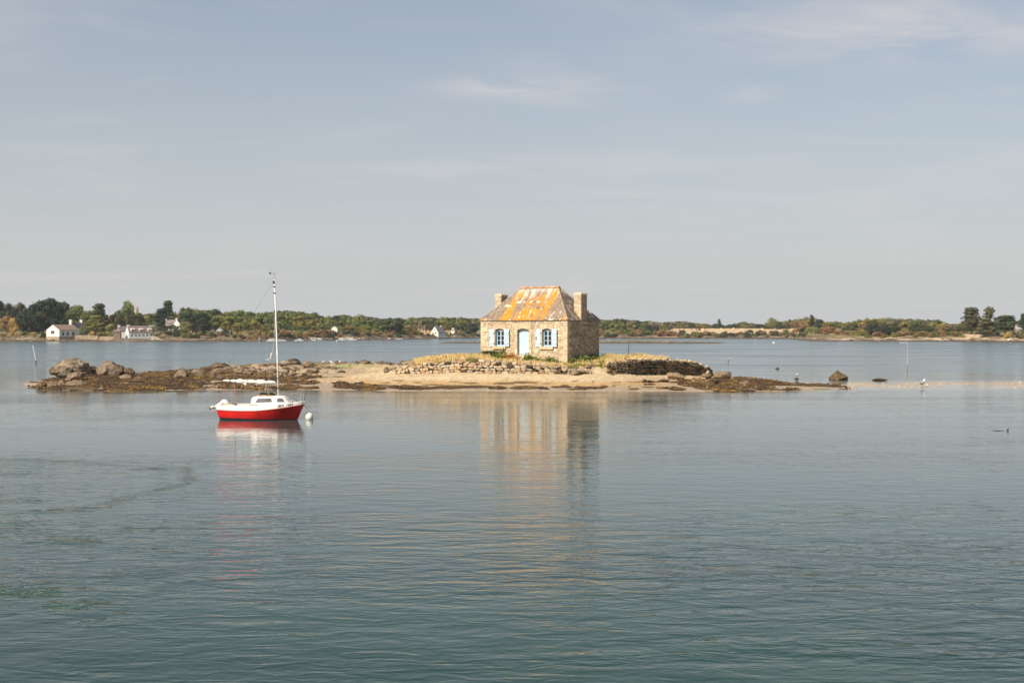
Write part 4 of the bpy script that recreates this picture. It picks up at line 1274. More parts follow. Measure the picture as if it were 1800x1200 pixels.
def roof_face(p0, p1, q1, q0, key):
    """bilinear grid between eave p0-p1 and ridge q0-q1"""
    p0, p1, q0, q1 = map(np.array, (p0, p1, q0, q1))
    Lw = np.linalg.norm(p1 - p0); Lh = np.linalg.norm((q0 + q1) / 2 - (p0 + p1) / 2)
    nu, nv = int(Lw / .045), int(Lh / .045)
    u, v = np.meshgrid(np.linspace(0, 1, nu), np.linspace(0, 1, nv))
    P = (p0 + (p1 - p0) * u[..., None]) * (1 - v[..., None]) + (q0 + (q1 - q0) * u[..., None]) * v[..., None]
    x, y, z = P[..., 0], P[..., 1], P[..., 2]
    cross = x if key in ('front', 'back') else y          # along the eave
    vv = v
    nrm = np.cross(p1 - p0, (q0 + q1) / 2 - p0); nrm = nrm / np.linalg.norm(nrm)
    rows_ = vv * 26
    P = P + nrm * (((1 - (rows_ % 1)) * 0.012 + fbm(cross * 3, rows_ // 1, 0, 2, 3) * .012)[..., None])
    cross0 = cross; cross = cross + (fbm(vv * 2.5, cross * 1.5, 0, 3, 50) - .5) * .55
    a = fbm(cross * 1.3, vv * 1.6, 0, 4, 51); b_ = fbm(cross * 9, vv * 22, 0, 3, 52); c_ = fbm(cross * 5, vv * 2.2, 0, 3, 53); d_ = fbm(cross * 14, vv * 30, 0, 3, 54)
    s_ = vnoise(np.floor(cross * 5 + (np.floor(rows_) % 2) * .5), np.floor(rows_), 0, 55)
    col = np.ones(P.shape) * np.array([.235, .170, .115]) * (0.7 + .7 * s_)[..., None]
    col = col + (np.array([.33, .25, .19]) - col) * (sstep(.4, .7, b_) * .5)[..., None]
    orange = np.array([.62, .215, .004]); orange2 = np.array([.56, .30, .03])
    if key == 'front':
        m1 = np.exp(-((cross - 2.45) / .52) ** 2) * 1.15
        m2 = np.exp(-((cross - 4.3) / 1.25) ** 4) * (1 - sstep(.28, .46, vv)) * 1.1
        m3 = np.exp(-((cross - 6.0) / .46) ** 2) * (1 - 0.25 * sstep(.0, .2, .2 - vv)) * 1.1
        m4 = np.exp(-((cross - 4.4) / 1.6) ** 4) * sstep(.30, .48, vv) * (1 - sstep(.76, .88, vv)) * .86
        m5 = np.exp(-((cross - 8.2) / .25) ** 2) * (1 - sstep(.12, .22, vv)) * 1.2 + np.exp(-((cross - .1) / .35) ** 2) * (1 - sstep(.1, .2, vv))
        om = np.maximum.reduce([m1, m2, m3, m4, m5]) * (0.62 + .9 * (a - .3)) + (c_ - .5) * .9 + (b_ - .5) * .8
        fac = sstep(.40, .74, om + (vnoise(cross * 24, vv * 60, 0, 58) - .5) * .35)
        oc = orange + (orange2 - orange) * sstep(.45, .65, d_)[..., None]
        col = col + (oc - col) * (fac * .92)[..., None]
        streak = fbm(cross * 6.5, vv * .55, 0, 3, 61)
        reach = 0.20 + .22 * sstep(.45, .70, streak) + .38 * np.exp(-((cross - 3.05) / .22) ** 2)
        wm = sstep(0, .16, vv - (1 - reach)) * sstep(.34, .58, streak * .5 + .5 * fbm(cross * 20, vv * 1.5, 0, 2, 63) + .2 * b_ - .08)
        col = col + (np.array([.58, .52, .45]) - col) * (wm * .82)[..., None]
        blot = sstep(.70, .76, fbm(cross * 5, vv * 9, 0, 3, 71)) * (1 - sstep(.75, .85, vv))
        col = col + (np.array([.72, .62, .48]) - col) * blot[..., None]
    else:
        blot = sstep(.58, .66, fbm(cross * 3.4, vv * 7, 0, 4, 72 + len(key)))
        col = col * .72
        col = col + (np.array([.44, .38, .29]) - col) * (blot * .85)[..., None]
        col = col + (np.array([.34, .20, .07]) - col) * (sstep(.55, .68, a) * .5)[..., None]
        col = col + (np.array([.66, .62, .52]) - col) * (sstep(.70, .76, fbm(cross * 5, vv * 9, 0, 3, 75)) * .9)[..., None]
    idx = np.arange(nu * nv).reshape(nv, nu)
    F = np.stack([idx[:-1, :-1], idx[:-1, 1:], idx[1:, 1:], idx[1:, :-1]], -1).reshape(-1, 4)
    return P.reshape(-1, 3), F, np.clip(col, .02, .8).reshape(-1, 3)


def e3(i, z=ZE + .02): return (EAV[i][0], EAV[i][1], z)


Vs, Fs, Cs, off = [], [], [], 0
for args in ((e3(0), e3(1), RB, RA, 'front'), (e3(1), e3(2), RB, RB, 'side'), (e3(2), e3(3), RA, RB, 'back'), (e3(3), e3(0), RA, RA, 'left')):
    V, F, C_ = roof_face(*args)
    Vs.append(V); Fs.append(F + off); Cs.append(C_); off += len(V)
roof = link('roof', mesh_arrays('roof', np.vstack(Vs), np.vstack(Fs), np.vstack(Cs)), house, M['roof_attr'])
# underside board, and the thin stone eaves course
b = MB()
b.box(-OV + .01, HW + OV - .01, -OV + .01, HD + OV - .01, ZE - .035, ZE + .012, (.16, .12, .09))
b.build('eaves_board', M['boatattr'], roof)
# hip slates along the four hips
for i, rp in ((0, RA), (1, RB), (2, RB), (3, RA)):
    p, q = Vector(e3(i, ZE + .045)), Vector(rp) + Vector((0, 0, .02))
    b = MB()
    for k in range(17):
        a, c = p.lerp(q, k / 17), p.lerp(q, (k + 1.08) / 17)
        b.tube([a + Vector((0, 0, .012)), c], [.055, .045], 5, random.Random(k * 7 + i).choice([(.42, .35, .27), (.34, .27, .2), (.5, .44, .36)]))
    b.build('hip', M['stone'], roof)
nt_ = 9
for k in range(nt_):
    a, c = lerp(RA[0] - .12, RB[0] + .12, k / nt_), lerp(RA[0] - .12, RB[0] + .12, (k + 1.06) / nt_)
    b = MB()
    pts = []
    for xx, rr in ((a, .150), (a + .05, .165), (c, .145)):
        pts.append([(xx, HD / 2 + rr * math.cos(t), ZR - .055 + rr * .95 * math.sin(t)) for t in np.linspace(0, math.pi, 9)])
    b.add(sum(pts, []), [(r_ * 9 + j, r_ * 9 + j + 1, (r_ + 1) * 9 + j + 1, (r_ + 1) * 9 + j) for r_ in range(2) for j in range(8)] + [tuple(range(9)), tuple(range(18, 27))[::-1]])
    o = b.build('ridge_tile', M['ridge'], roof); t = hr.uniform(.72, 1.3); o.color = (t, t * hr.uniform(.9, 1.05), t, 1)

# chimneys
for side, x0, x1, zt in (('right', HW - .62, HW + .045, 7.26), ('left', -.045, .58, 7.28)):
    y0, y1 = HD / 2 - .48, HD / 2 + .48
    ch = MB().box(x0, x1, y0, y1, ZB if False else ZE - .3, zt).build('chimney', M['ashlar'], house)
    ch.color = (.85, .85, .85, 1)
    z = ZE - .02; r_ = random.Random(5)
    while z < zt - .02:          # coursed blocks on the two faces in view
        h = min(r_.uniform(.22, .36), zt - z)
        if zt - z - h < .1: h = zt - z
        xx = x0
        cut = lerp(x0, x1, r_.uniform(.35, .65)) if r_.random() < .25 else None
        for a, c in ([(x0, cut), (cut, x1)] if cut else [(x0, x1)]):
            o = block('block', a, c, z, z + h, y0 - .018, y0 + .005, r_.uniform(.78, .95), ch, .008)
        yy = y0
        while yy < y1 - .05:
            w = min(r_.uniform(.2, .45), y1 - yy)
            if y1 - yy - w < .12: w = y1 - yy
            o = block('block', yy, yy + w, z, z + h, -.018, .005, r_.uniform(.55, .85), ch, .008, fm=lambda s, d, zz, X1=x1: (X1 - d, s, zz))  # right face blocks tinted darker, shade painted in
            yy += w
        z += h
    cp = MB().box(x0 - .04, x1 + .04, y0 - .04, y1 + .04, zt, zt + .12)
    cp.hexa([(x0 - .04, y0 - .04, zt + .12), (x1 + .04, y0 - .04, zt + .12), (x1 + .04, y1 + .04, zt + .12), (x0 - .04, y1 + .04, zt + .12)], [(x0 + .06, y0 + .06, zt + .22), (x1 - .06, y0 + .06, zt + .22), (x1 - .06, y1 - .06, zt + .22), (x0 + .06, y1 - .06, zt + .22)])
    o = cp.build('cap', M['ashlar'], ch); o.color = (1.0, .98, .93, 1)

# steps up to the door
for k, (z0, z1, dy) in enumerate(((1.7, 2.02, 1.25), (1.75, 2.20, .85), (1.75, 2.34, .42))):
    o = MB().box(3.45 - .1 * (2 - k), 4.95 + .1 * (2 - k), -dy, -.06 if k == 2 else -dy + .5, z0, z1).build('step', M['ashlar'], house); t = .95 + .05 * k; o.color = (t, t, t, 1)


# ------------------------------------------------------------------ plants beside the house
def bush(name, px, D, w, h, n, pal, label, cat, seed, blade=False):
    gg = np.random.default_rng(seed)
    x0, z0 = X(px, D), ground(px, D)
    root = empty(name, (x0, D, z0), 0, label, cat)
    if blade:
        a = gg.uniform(0, 6.28, n); l = gg.uniform(.5, 1, n)
        bx, by = gg.normal(0, w * .12, n), gg.normal(0, w * .12, n)
        tx, ty, tz = bx + np.cos(a) * w * .5 * l, by + np.sin(a) * w * .5 * l, h * l * gg.uniform(.6, 1, n)
        wd = .03
        px_, py_ = -np.sin(a) * wd, np.cos(a) * wd
        V = np.stack([np.c_[bx - px_, by - py_, 0 * bx], np.c_[bx + px_, by + py_, 0 * bx], np.c_[(bx + tx * 1.2) / 2.2 + px_, (by + ty * 1.2) / 2.2 + py_, tz * .75], np.c_[(bx + tx * 1.2) / 2.2 - px_, (by + ty * 1.2) / 2.2 - py_, tz * .75], np.c_[tx, ty, tz]], 1).reshape(-1, 3)
        i = np.arange(n)[:, None] * 5
        F = np.concatenate([i + [0, 1, 2], i + [0, 2, 3], i + [3, 2, 4]]); k = 5
    else:
        u = gg.normal(0, 1, (n, 3)); u /= np.linalg.norm(u, axis=1)[:, None]; u[:, 2] = np.abs(u[:, 2])
        r = gg.uniform(.35, 1, n)[:, None] * (0.75 + .4 * gg.random((n, 1)))
        c = u * r * [w / 2, w / 2, h] * (0.65 + .7 * np.random.default_rng(seed + 5).random((n, 1)) ** 2)
        t1 = gg.normal(0, 1, (n, 3)); t1 /= np.linalg.norm(t1, axis=1)[:, None]; t2 = np.cross(t1, gg.normal(0, 1, (n, 3))); t2 /= np.linalg.norm(t2, axis=1)[:, None]
        s = gg.uniform(.04, .09, n)[:, None]
        V = np.stack([c - t1 * s * 1.6, c + t2 * s * .6, c + t1 * s * 1.6, c - t2 * s * .6], 1).reshape(-1, 3)
        F = np.arange(n * 4).reshape(n, 4); k = 4
    cc = np.array(pal)[gg.integers(0, len(pal), n)]
    link('foliage', mesh_arrays('foliage', V, F, np.repeat(cc, k, axis=0)), root, M['grass'])
    st = MB()
    for q in range(5):
        a = q * 1.3
        st.tube([(0, 0, -.05), (math.cos(a) * w * .1, math.sin(a) * w * .1, h * .35), (math.cos(a) * w * .25, math.sin(a) * w * .25, h * .6)], [.02, .015, .006], 5)
    st.build('stem', M['bark'], root)
    return root


bush('spiky_shrub', 860, 98.6, 1.5, .75, 900, [(.16, .17, .08), (.22, .21, .10), (.12, .13, .06)], 'grey green spiky shrub at the left foot of the house wall', 'shrub', 1, True)
bush('leafy_shrub', 875, 98.0, 1.5, .62, 1100, [(.10, .13, .03), (.18, .20, .04), (.28, .28, .07), (.07, .09, .02)], 'dark green leafy shrub growing under the left window', 'shrub', 2)
bush('leafy_shrub', 885, 98.3, .7, .95, 420, [(.20, .22, .05), (.10, .13, .03)], 'tall yellow green plant right of the dark shrub, reaching the left sill', 'shrub', 3)
bush('dry_shrub', 897, 97.6, 1.6, .55, 900, [(.42, .20, .06), (.50, .28, .08), (.30, .20, .06)], 'rust brown withered shrub left of the door steps', 'shrub', 4)
bush('leafy_shrub', 930, 96.6, 1.2, .6, 900, [(.16, .18, .04), (.24, .25, .06), (.09, .11, .03)], 'low green clump right of the door steps', 'shrub', 5)
bush('leafy_shrub', 942, 96.2, 1.3, .42, 700, [(.22, .22, .06), (.32, .30, .08), (.12, .13, .03)], 'flat yellow green clump below the right window', 'shrub', 6)
bush('leafy_shrub', 968, 95.6, 1.5, .5, 900, [(.18, .20, .05), (.26, .27, .07), (.10, .12, .03)], 'green clump near the right front corner of the house', 'shrub', 7)
for i, (px, D, w, h) in enumerate(((1022, 97.6, 1.6, .45), (1044, 99.3, 1.8, .5), (1008, 96.2, 1.2, .35))):
    bush('leafy_shrub', px, D, w, h, 900, [(.14, .17, .04), (.24, .26, .06), (.09, .11, .03)], ['low green bush in the shade half way along the right side wall', 'green bush at the far end of the right side wall', 'small green tuft at the near corner of the right side wall'][i], 'shrub', 20 + i)


# ------------------------------------------------------------------ the sailing boat
BX, BY = X(389, 58.75), 58.75
boat = empty('sailing_boat', (BX, BY, 0), -math.atan2(.56, 3.79), 'red and white cabin sailing boat with a furled sail, moored in front of the islet', 'sailing boat')
boat.scale = (1.04, 1.04, 1.04)
SX = np.array([0, .3, .8, 1.4, 2.0, 2.6, 3.1, 3.5, 3.8, 4.0, 4.07])
HB = np.array([.60, .66, .74, .80, .83, .80, .71, .56, .36, .15, .02])
HBW = np.array([.50, .57, .65, .69, .67, .54, .36, .18, .07, .02, .0])
ZRD = np.array([.475, .46, .445, .44, .455, .51, .575, .635, .685, .72, .735])
ZWT = np.array([.67, .665, .66, .665, .69, .735, .775, .805, .825, .84, .845])


def st(x): return [float(np.interp(x, SX, a)) for a in (HB, HBW, ZRD, ZWT)]


def hull_section(x):
    hb, hw, zr, zw = st(x)
    rake = lambda f: x - (.33 * (x / 4.07) ** 3) * f + (.12 * (1 - x / .6) if x < .6 else 0) * f * (1 if x < .6 else 0)
    boot = max(.03, .10 - .02 * x)
    pts = [(rake(1.35), hw * .55, -.22), (rake(1.1), hw * .97, -.04), (rake(1 - boot / zr * .9), lerp(hw, hb, .14) * 1.01, boot),
           (rake(.62), lerp(hw, hb, .48) * 1.015, lerp(0, zr, .38)), (rake(.3), lerp(hw, hb, .80) * 1.01, lerp(0, zr, .70)), (rake(.04), hb, zr - .03)]
    return pts


xs_h = np.concatenate([np.linspace(0, 3.0, 13), np.linspace(3.2, 4.07, 9)])
def loft(cols, sections, name, mat, parent, ends=True, colf=None, smooth=True):
    """sections: list of rings of points (port half then mirrored)"""
    b = MB(); n = len(sections[0])
    for sec in sections:
        b.v += [tuple(p) for p in sec]; b.c += [(1, 1, 1)] * n
    for i in range(len(sections) - 1):
        for k in range(n - 1): b.f.append((i * n + k, (i + 1) * n + k, (i + 1) * n + k + 1, i * n + k + 1))
    if ends:
        b.f.append(tuple(range(n))); b.f.append(tuple((len(sections) - 1) * n + k for k in range(n))[::-1])
    if colf:
        b.c = [colf(v) for v in b.v]
    return b.build(name, mat, parent, smooth)


def ring(pts):      # pts from keel to sheer on one side -> full ring from port sheer over keel to starboard sheer
    return [(x, y, z) for x, y, z in reversed(pts)] + [(x, -y, z) for x, y, z in pts]


secs = [ring(hull_section(x)) for x in xs_h]
# split hull: black boot + bottom, red topsides
nfull = len(secs[0]); half = nfull // 2
loft(None, [s[half - 3:half + 3] for s in secs], 'bottom_paint', M['black'], boat, True)
loft(None, [s[:half - 2] for s in secs], 'hull_side', M['red'], boat, False)
loft(None, [s[half + 2:] for s in secs], 'hull_side', M['red'], boat, False)
t0 = hull_section(0)
tr = [(x, y, z) for x, y, z in t0[2:]]
MB().add([(x - .004, y, z) for x, y, z in reversed(tr)] + [(x - .004, -y, z) for x, y, z in tr], [tuple(range(2 * len(tr)))]).build('transom', M['red'], boat)
# white rubbing strake and gunwale band
rub = []
for x in xs_h:
    hb, hw, zr, zw = st(x)
    rub.append((x, hb, zr))
for sg in (1, -1):
    sec = []
    for (x, hb, zr) in rub:
        sec.append([(x, sg * (hb + .0), zr - .035), (x, sg * (hb + .028), zr - .02), (x, sg * (hb + .028), zr + .005), (x, sg * (hb - .01), zr + .018)])
    loft(None, sec, 'rubbing_strake', M['rubber'] if 'rubber' in M else surf('pinkish_strake', (.62, .30, .24), .5, .1, 6), boat, True, smooth=False)
sec = []
for x in xs_h:
    hb, hw, zr, zw = st(x)
    inn = min(.055, hb * .5)
    xx = x - (.015 if x > 3.9 else 0)
    o_ = [(xx, hb - .004, zr + .0), (xx, hb - .020, lerp(zr, zw, .55)), (xx, hb - inn * .6, zw - .015), (xx, hb - inn, zw)]
    sec.append(o_)
for sg in (1, -1):
    loft(None, [[(x, sg * y, z) for x, y, z in s] for s in sec], 'gunwale', M['whiteboat'], boat, False)
# stern panel of the gunwale
hb, hw, zr, zw = st(0)
MB().hexa([(-.003, -hb, zr), (.05, -hb, zr), (.05, hb, zr), (-.003, hb, zr)], [(-.0, -hb + .05, zw), (.05, -hb + .05, zw), (.05, hb - .05, zw), (0, hb - .05, zw)]).build('transom_top', M['whiteboat'], boat)
# decks
def deck_strip(xa, xb, fy0, fy1, name='deck', n=12, dz=-.006, mat=None, camber=0.0):
    b = MB(); xs_ = np.linspace(xa, xb, n)
    for x in xs_:
        for f in (fy0, fy1):
            y = f(x); b.v.append((x, y, st(x)[3] + dz + camber * (1 - (y / .8) ** 2))); b.c.append((1, 1, 1))
    b.f += [(2 * i, 2 * i + 2, 2 * i + 3, 2 * i + 1) for i in range(n - 1)]
    return b.build(name, mat or M['whiteboat'], boat)


edge = lambda x: st(x)[0] - min(.055, st(x)[0] * .5)
deck_strip(0.02, 4.05, lambda x: .46 if x < 1.72 else 0.0, edge, camber=0)
deck_strip(0.02, 4.05, lambda x: -edge(x), lambda x: -.46 if x < 1.72 else 0.0)
b = MB().box(.2, 1.72, -.46, .46, .26, .28); b.box(.2, 1.72, -.475, -.46, .27, .66); b.box(.2, 1.72, .46, .475, .27, .66); b.box(.02, .2, -.46, .46, .60, .655)
b.build('cockpit', M['whiteboat'], boat)
for sg in (1, -1):
    MB().box(.28, 1.62, sg * .40 - .09, sg * .40 + .09, .675, .70).build('cockpit_seat', M['whiteboat'], boat)
MB().box(.10, .62, -.3, .34, .69, .735).build('stern_locker_lid', M['wood'], boat)
MB().tube([(.9, -.56, .66), (.93, -.56, .72)], .03, 8).build('deck_fitting', M['iron'], boat)

# cabin
CX = [1.70, 1.78, 2.2, 2.7, 3.0, 3.19, 3.30, 3.42]
cab_top = lambda x: float(np.interp(x, [1.70, 1.80, 2.7, 3.05, 3.2, 3.34, 3.42], [1.05, 1.09, 1.10, 1.095, 1.05, .90, .79]))
cab_bw = lambda x: float(np.interp(x, [1.70, 2.4, 3.0, 3.42], [.60, .60, .47, .28]))
cab_tw = lambda x: float(np.interp(x, [1.70, 2.4, 3.0, 3.2, 3.42], [.50, .50, .38, .32, .26]))
cs = []
for x in np.concatenate([np.linspace(1.70, 3.0, 9), np.linspace(3.06, 3.42, 8)]):
    zb, zt, wb, wt = st(x)[3] - .02, cab_top(x), cab_bw(x), cab_tw(x)
    zt = max(zt, zb + .01)
    xa = x + (-.10 * 0)
    cs.append([(x, -wb, zb), (x, lerp(-wb, -wt, .5), lerp(zb, zt, .5)), (x, -wt, zt - .035), (x, -wt + .035, zt - .008), (x, -wt * .5, zt + .012), (x, 0, zt + .02), (x, wt * .5, zt + .012), (x, wt - .035, zt - .008), (x, wt, zt - .035), (x, lerp(wb, wt, .5), lerp(zb, zt, .5)), (x, wb, zb)])
# rake the after end: bottom further aft
cs[0] = [(x - .06 * (1 - (z - .64) / .45), y, z) for x, y, z in cs[0]]
cabin = loft(None, cs, 'cabin', M['whiteboat'], boat, True)


def cab_side(x, h, sg, out=.006):
    zb, zt, wb, wt = st(x)[3] - .02, cab_top(x) - .035, cab_bw(x), cab_tw(x)
    return (x, sg * (lerp(wb, wt, h) + out), lerp(zb, zt, h))


for sg in (-1, 1):
    for (xa, xb, sa, sb, h0, h1, nm) in ((1.88, 2.68, .10, .07, .36, .86, 'side_window'), (2.90, 3.24, .0, .10, .30, .86, 'front_window')):
        b = MB(); n = 6
        for k in range(n):
            t = k / (n - 1)
            lo_x = lerp(xa, xb, t); hi_x = lerp(xa + sa, xb - sb, t)
            b.v += [cab_side(lo_x, h0, sg), cab_side(hi_x, h1, sg)]; b.c += [(1, 1, 1)] * 2
        b.f += [(2 * k, 2 * k + 2, 2 * k + 3, 2 * k + 1) if sg < 0 else (2 * k + 1, 2 * k + 3, 2 * k + 2, 2 * k) for k in range(n - 1)]
        o = b.build(nm, M['grey_glass'], cabin)
        md = o.modifiers.new('thick', 'SOLIDIFY'); md.thickness = .012; md.offset = 0
MB().box(1.62, 2.62, -.60, -.575, .68, .725).build('grab_rail', M['wood'], cabin)
MB().box(1.90, 2.60, -.28, .28, 1.115, 1.15, ).build('hatch', M['wood'], cabin)
for x in (1.97, 2.35, 2.52): MB().box(x, x + .03, -.30, -.27, 1.09, 1.14).build('hatch_fitting', M['iron'], cabin)
# black bag and coil with an ochre patch lying on the hatch
bag = MB()
for k in range(9):
    x = 1.99 + .07 * k
    bag.tube([(x + .035 * math.cos(t), -.05 + .20 * math.sin(t) * (1 + .2 * math.sin(k)), 1.20 + .045 * math.cos(t + k)) for t in np.linspace(0, 6.28, 12)], .022, 6)
bag = bag.build('rope_bundle', M['black'], None)
bag.location = (0, 0, 0)
YB = MB().lathe([(0, -.045), (.05, -.035), (.075, 0), (.06, .035), (0, .05)], 10, center=(2.42, -.14, 1.20)).build('ochre_cloth', M['yellow'], bag)
bag.matrix_world = Matrix.Identity(4)
bpy.context.view_layer.update()
bag.location = boat.location; bag.rotation_euler = boat.rotation_euler; bag.scale = boat.scale
tag(bag, 'bundle of black rope with an ochre cloth on the sailing boat cabin roof', 'rope bundle')

# mast and rig
mast = MB().tube([(2.80, 0, 1.06), (2.76, 0, 3.0), (2.68, 0, 5.2), (2.605, 0, 6.56)], [.042, .042, .038, .028], 12).build('mast', M['alu'], boat, True)
for z in (1.9, 1.45, 5.9, 6.2): MB().tube([(2.79 - (z - 1.06) * .034 + .0, 0, z), (2.79 - (z - 1.06) * .034, 0, z + .05)], .060, 10).build('mast_band', M['iron'], mast)
MB().tube([(2.605, 0, 6.5), (2.605, 0, 6.92)], .008, 5).build('aerial', M['iron'], mast)
v = MB(); v.tube([(2.42, 0, 6.84), (2.75, 0, 6.84)], .006, 5); v.box(2.36, 2.46, -.003, .003, 6.81, 6.89); v.tube([(2.42, 0, 6.84), (2.40, 0, 6.93)], .01, 5)
v.build('wind_vane', M['iron'], mast)
MB().tube([(2.59, -.04, 6.38), (2.59, -.04, 6.50)], .045, 8).build('masthead_sheave', M['iron'], mast)

boom = MB().tube([(2.72, 0, 1.70), (.08, 0, 1.80)], [.03, .028], 10).build('boom', M['alu'], boat, True)
sr = random.Random(3)
prof_x = np.linspace(.10, 2.66, 70)
ties = [.45, .74, 1.12, 1.30, 1.70, 2.22]
b = MB(); nS = 14
for x in prof_x:
    dmin = min(abs(x - t) for t in ties)
    base_r = float(np.interp(x, [.10, .3, .6, .9, 1.3, 1.7, 2.0, 2.3, 2.66], [.03, .045, .06, .085, .065, .07, .105, .085, .06]))
    r_ = base_r * 1.15 * (0.60 + .5 * min(1, dmin / .10))
    zc_ = lerp(1.80, 1.71, (x - .1) / 2.56) + .01 - .02 * (base_r > .09)
    for k in range(nS):
        a = 2 * math.pi * k / nS
        rr = r_ * (1 + .16 * math.sin(a * 3 + x * 2.2) + .08 * math.sin(a * 5 - x * 7))
        b.v.append((x, rr * math.cos(a) * .95, zc_ + rr * math.sin(a) * .88)); b.c.append((1, 1, 1))
for i in range(len(prof_x) - 1):
    for k in range(nS): b.f.append((i * nS + k, i * nS + (k + 1) % nS, (i + 1) * nS + (k + 1) % nS, (i + 1) * nS + k))
b.f += [tuple(range(nS)), tuple((len(prof_x) - 1) * nS + k for k in range(nS))[::-1]]
sail = b.build('furled_sail', M['sail'], boat, True)
MB().add([(.98, -.04, 1.72), (1.28, -.06, 1.70), (1.20, -.05, 1.60), (1.10, -.02, 1.66)], [(0, 1, 2, 3)]).build('loose_sail_corner', M['sail'], sail).modifiers.new('t', 'SOLIDIFY').thickness = .01
for t in ties:
    zc_ = lerp(1.80, 1.71, (t - .1) / 2.56) + .01
    MB().tube([(t, .055 * math.cos(a), zc_ + .05 * math.sin(a)) for a in np.linspace(0, 6.283, 11)], .008, 5, cap=False).build('sail_tie', M['redrope'] if sr.random() < .6 else M['rope'], sail)
for x in (1.05, .62, 1.42, 1.58, 2.05, 2.18, 2.42, 2.52):
    MB().tube([(x, -.05, 1.70), (x + sr.uniform(-.03, .03), -.06, 1.70 - sr.uniform(.12, .30))], .005, 4).build('reef_line', M['rope'], sail)


def line(name, pts, r_, mat, parent=None): return MB().tube(pts, r_, 5).build(name, mat, parent or boat)


line('topping_lift', [(.09, 0, 1.83), (.30, 0, 2.42)], .009, M['iron'])
line('topping_lift', [(.30, 0, 2.42), (1.6, 0, 5.0), (2.60, 0, 6.48)], .0035, M['iron'])
line('mainsheet', [(.12, 0, 1.76), (.14, .02, 1.30), (.06, -.12, .86)], .008, M['redrope'])
line('mainsheet', [(.14, 0, 1.74), (.20, .05, 1.3), (.34, .22, .80)], .006, M['redrope'])
line('mainsheet', [(.12, 0, 1.76), (.16, .1, 1.42), (.30, .1, .95)], .006, M['redrope'])
line('boom_strut', [(.93, -.58, .72), (.80, -.40, 1.62)], .018, M['redrope'])
line('boom_strut', [(.90, -.53, .72), (.79, -.36, 1.60)], .010, M['redrope'])
for (p, q) in (((2.2, .62, .74), (2.62, .02, 6.3)),): line('shroud', [p, q], .0035, M['steel'])
line('shroud', [(2.2, -.74, .70), (2.62, -.03, 6.3)], .003, M['steel'])
line('halyard', [(2.66, -.03, 5.0), (2.62, -.05, 3.6), (2.52, -.08, 3.05)], .008, M['rope'])
line('halyard', [(2.48, -.08, 2.9), (2.40, -.1, 2.0), (2.16, -.12, 1.15)], .008, M['redrope'])
line('halyard', [(2.20, -.1, 1.14), (2.26, -.1, 1.66)], .009, M['rope'])
line('halyard', [(2.50, -.1, 3.0), (2.36, -.1, 1.7), (2.30, -.1, 1.14)], .005, M['rope'])
cb = MB()
for k in range(5): cb.tube([(2.47 + .02 * k * .4 + .03 * math.cos(a), -.08 + .025 * math.sin(a), 2.88 + .05 * k + .03 * math.sin(a)) for a in np.linspace(0, 6.2, 8)], .02, 5)
cb.build('halyard_coil', M['rope'], boat)
# pulpit of steel tube at the bow
P_ = [(3.50, -.40, 1.18), (3.66, -.33, 1.25), (4.02, -.16, 1.32), (4.16, 0, 1.34), (4.02, .16, 1.32), (3.66, .33, 1.25), (3.50, .40, 1.18)]
pul = line('pulpit', P_, .013, M['steel'])
for p, q in (((3.95, -.17, .83), (3.98, -.18, 1.31)), ((3.78, -.22, .82), (3.82, -.26, 1.28)), ((3.95, .17, .83), (3.98, .18, 1.31)), ((3.78, .22, .82), (3.82, .26, 1.28)), ((4.06, 0, .84), (4.16, 0, 1.34))): line('stanchion', [p, q], .011, M['iron'] if q[0] > 4.1 else M['steel'], pul)
line('deck_rail', [(3.46, -.42, .84), (3.62, -.36, .92), (3.85, -.2, .93), (4.03, -.04, .88)], .012, M['steel'])
MB().lathe([(0, 0), (.05, 0), (.055, .03), (.03, .05), (0, .05)], 10, center=(3.62, .0, .83)).build('bow_cleat', M['steel'], boat)
MB().box(3.86, 4.10, -.05, .05, .845, .875).build('bow_roller', M['whiteboat'], boat)
# registration letters on the bow flank
GLY = {'X': ['101', '101', '010', '101', '101'], 'N': ['101', '111', '111', '111', '101'], '3': ['111', '001', '011', '001', '111'], '1': ['010', '110', '010', '010', '111'], '7': ['111', '001', '010', '010', '010'],
       '0': ['111', '101', '101', '101', '111'], '8': ['111', '101', '111', '101', '111'], '2': ['111', '001', '111', '100', '111'], ' ': ['000'] * 5}
b = MB(); xc_ = 3.02
for ch in 'XN31 7082':
    for r_ in range(5):
        for c_ in range(3):
            if GLY[ch][r_][c_] == '1':
                x0, x1 = xc_ + c_ * .019, xc_ + c_ * .019 + .019
                def pt(x, f):
                    hb, hw, zr, zw = st(x)
                    t = .16 + f * .62
                    y = float(np.interp(t, [0, .55, .93, 1], [hb - .004, hb - .020, hb - .033, hb - .05])) + .004
                    return (x, -y, lerp(zr, zw, t))
                fa, fb = (4 - r_) / 5, (5 - r_) / 5
                b.add([pt(x0, fa), pt(x1, fa), pt(x1, fb), pt(x0, fb)], [(0, 1, 2, 3)])
    xc_ += .078 if ch != ' ' else .05
b.build('registration_letters', M['black'], boat)['kind'] = 'stuff'
MB().lathe([(0, 0), (.018, 0), (.018, .01), (0, .012)], 8, center=(3.80, -.245, .78)).build('bow_fitting', M['iron'], boat)

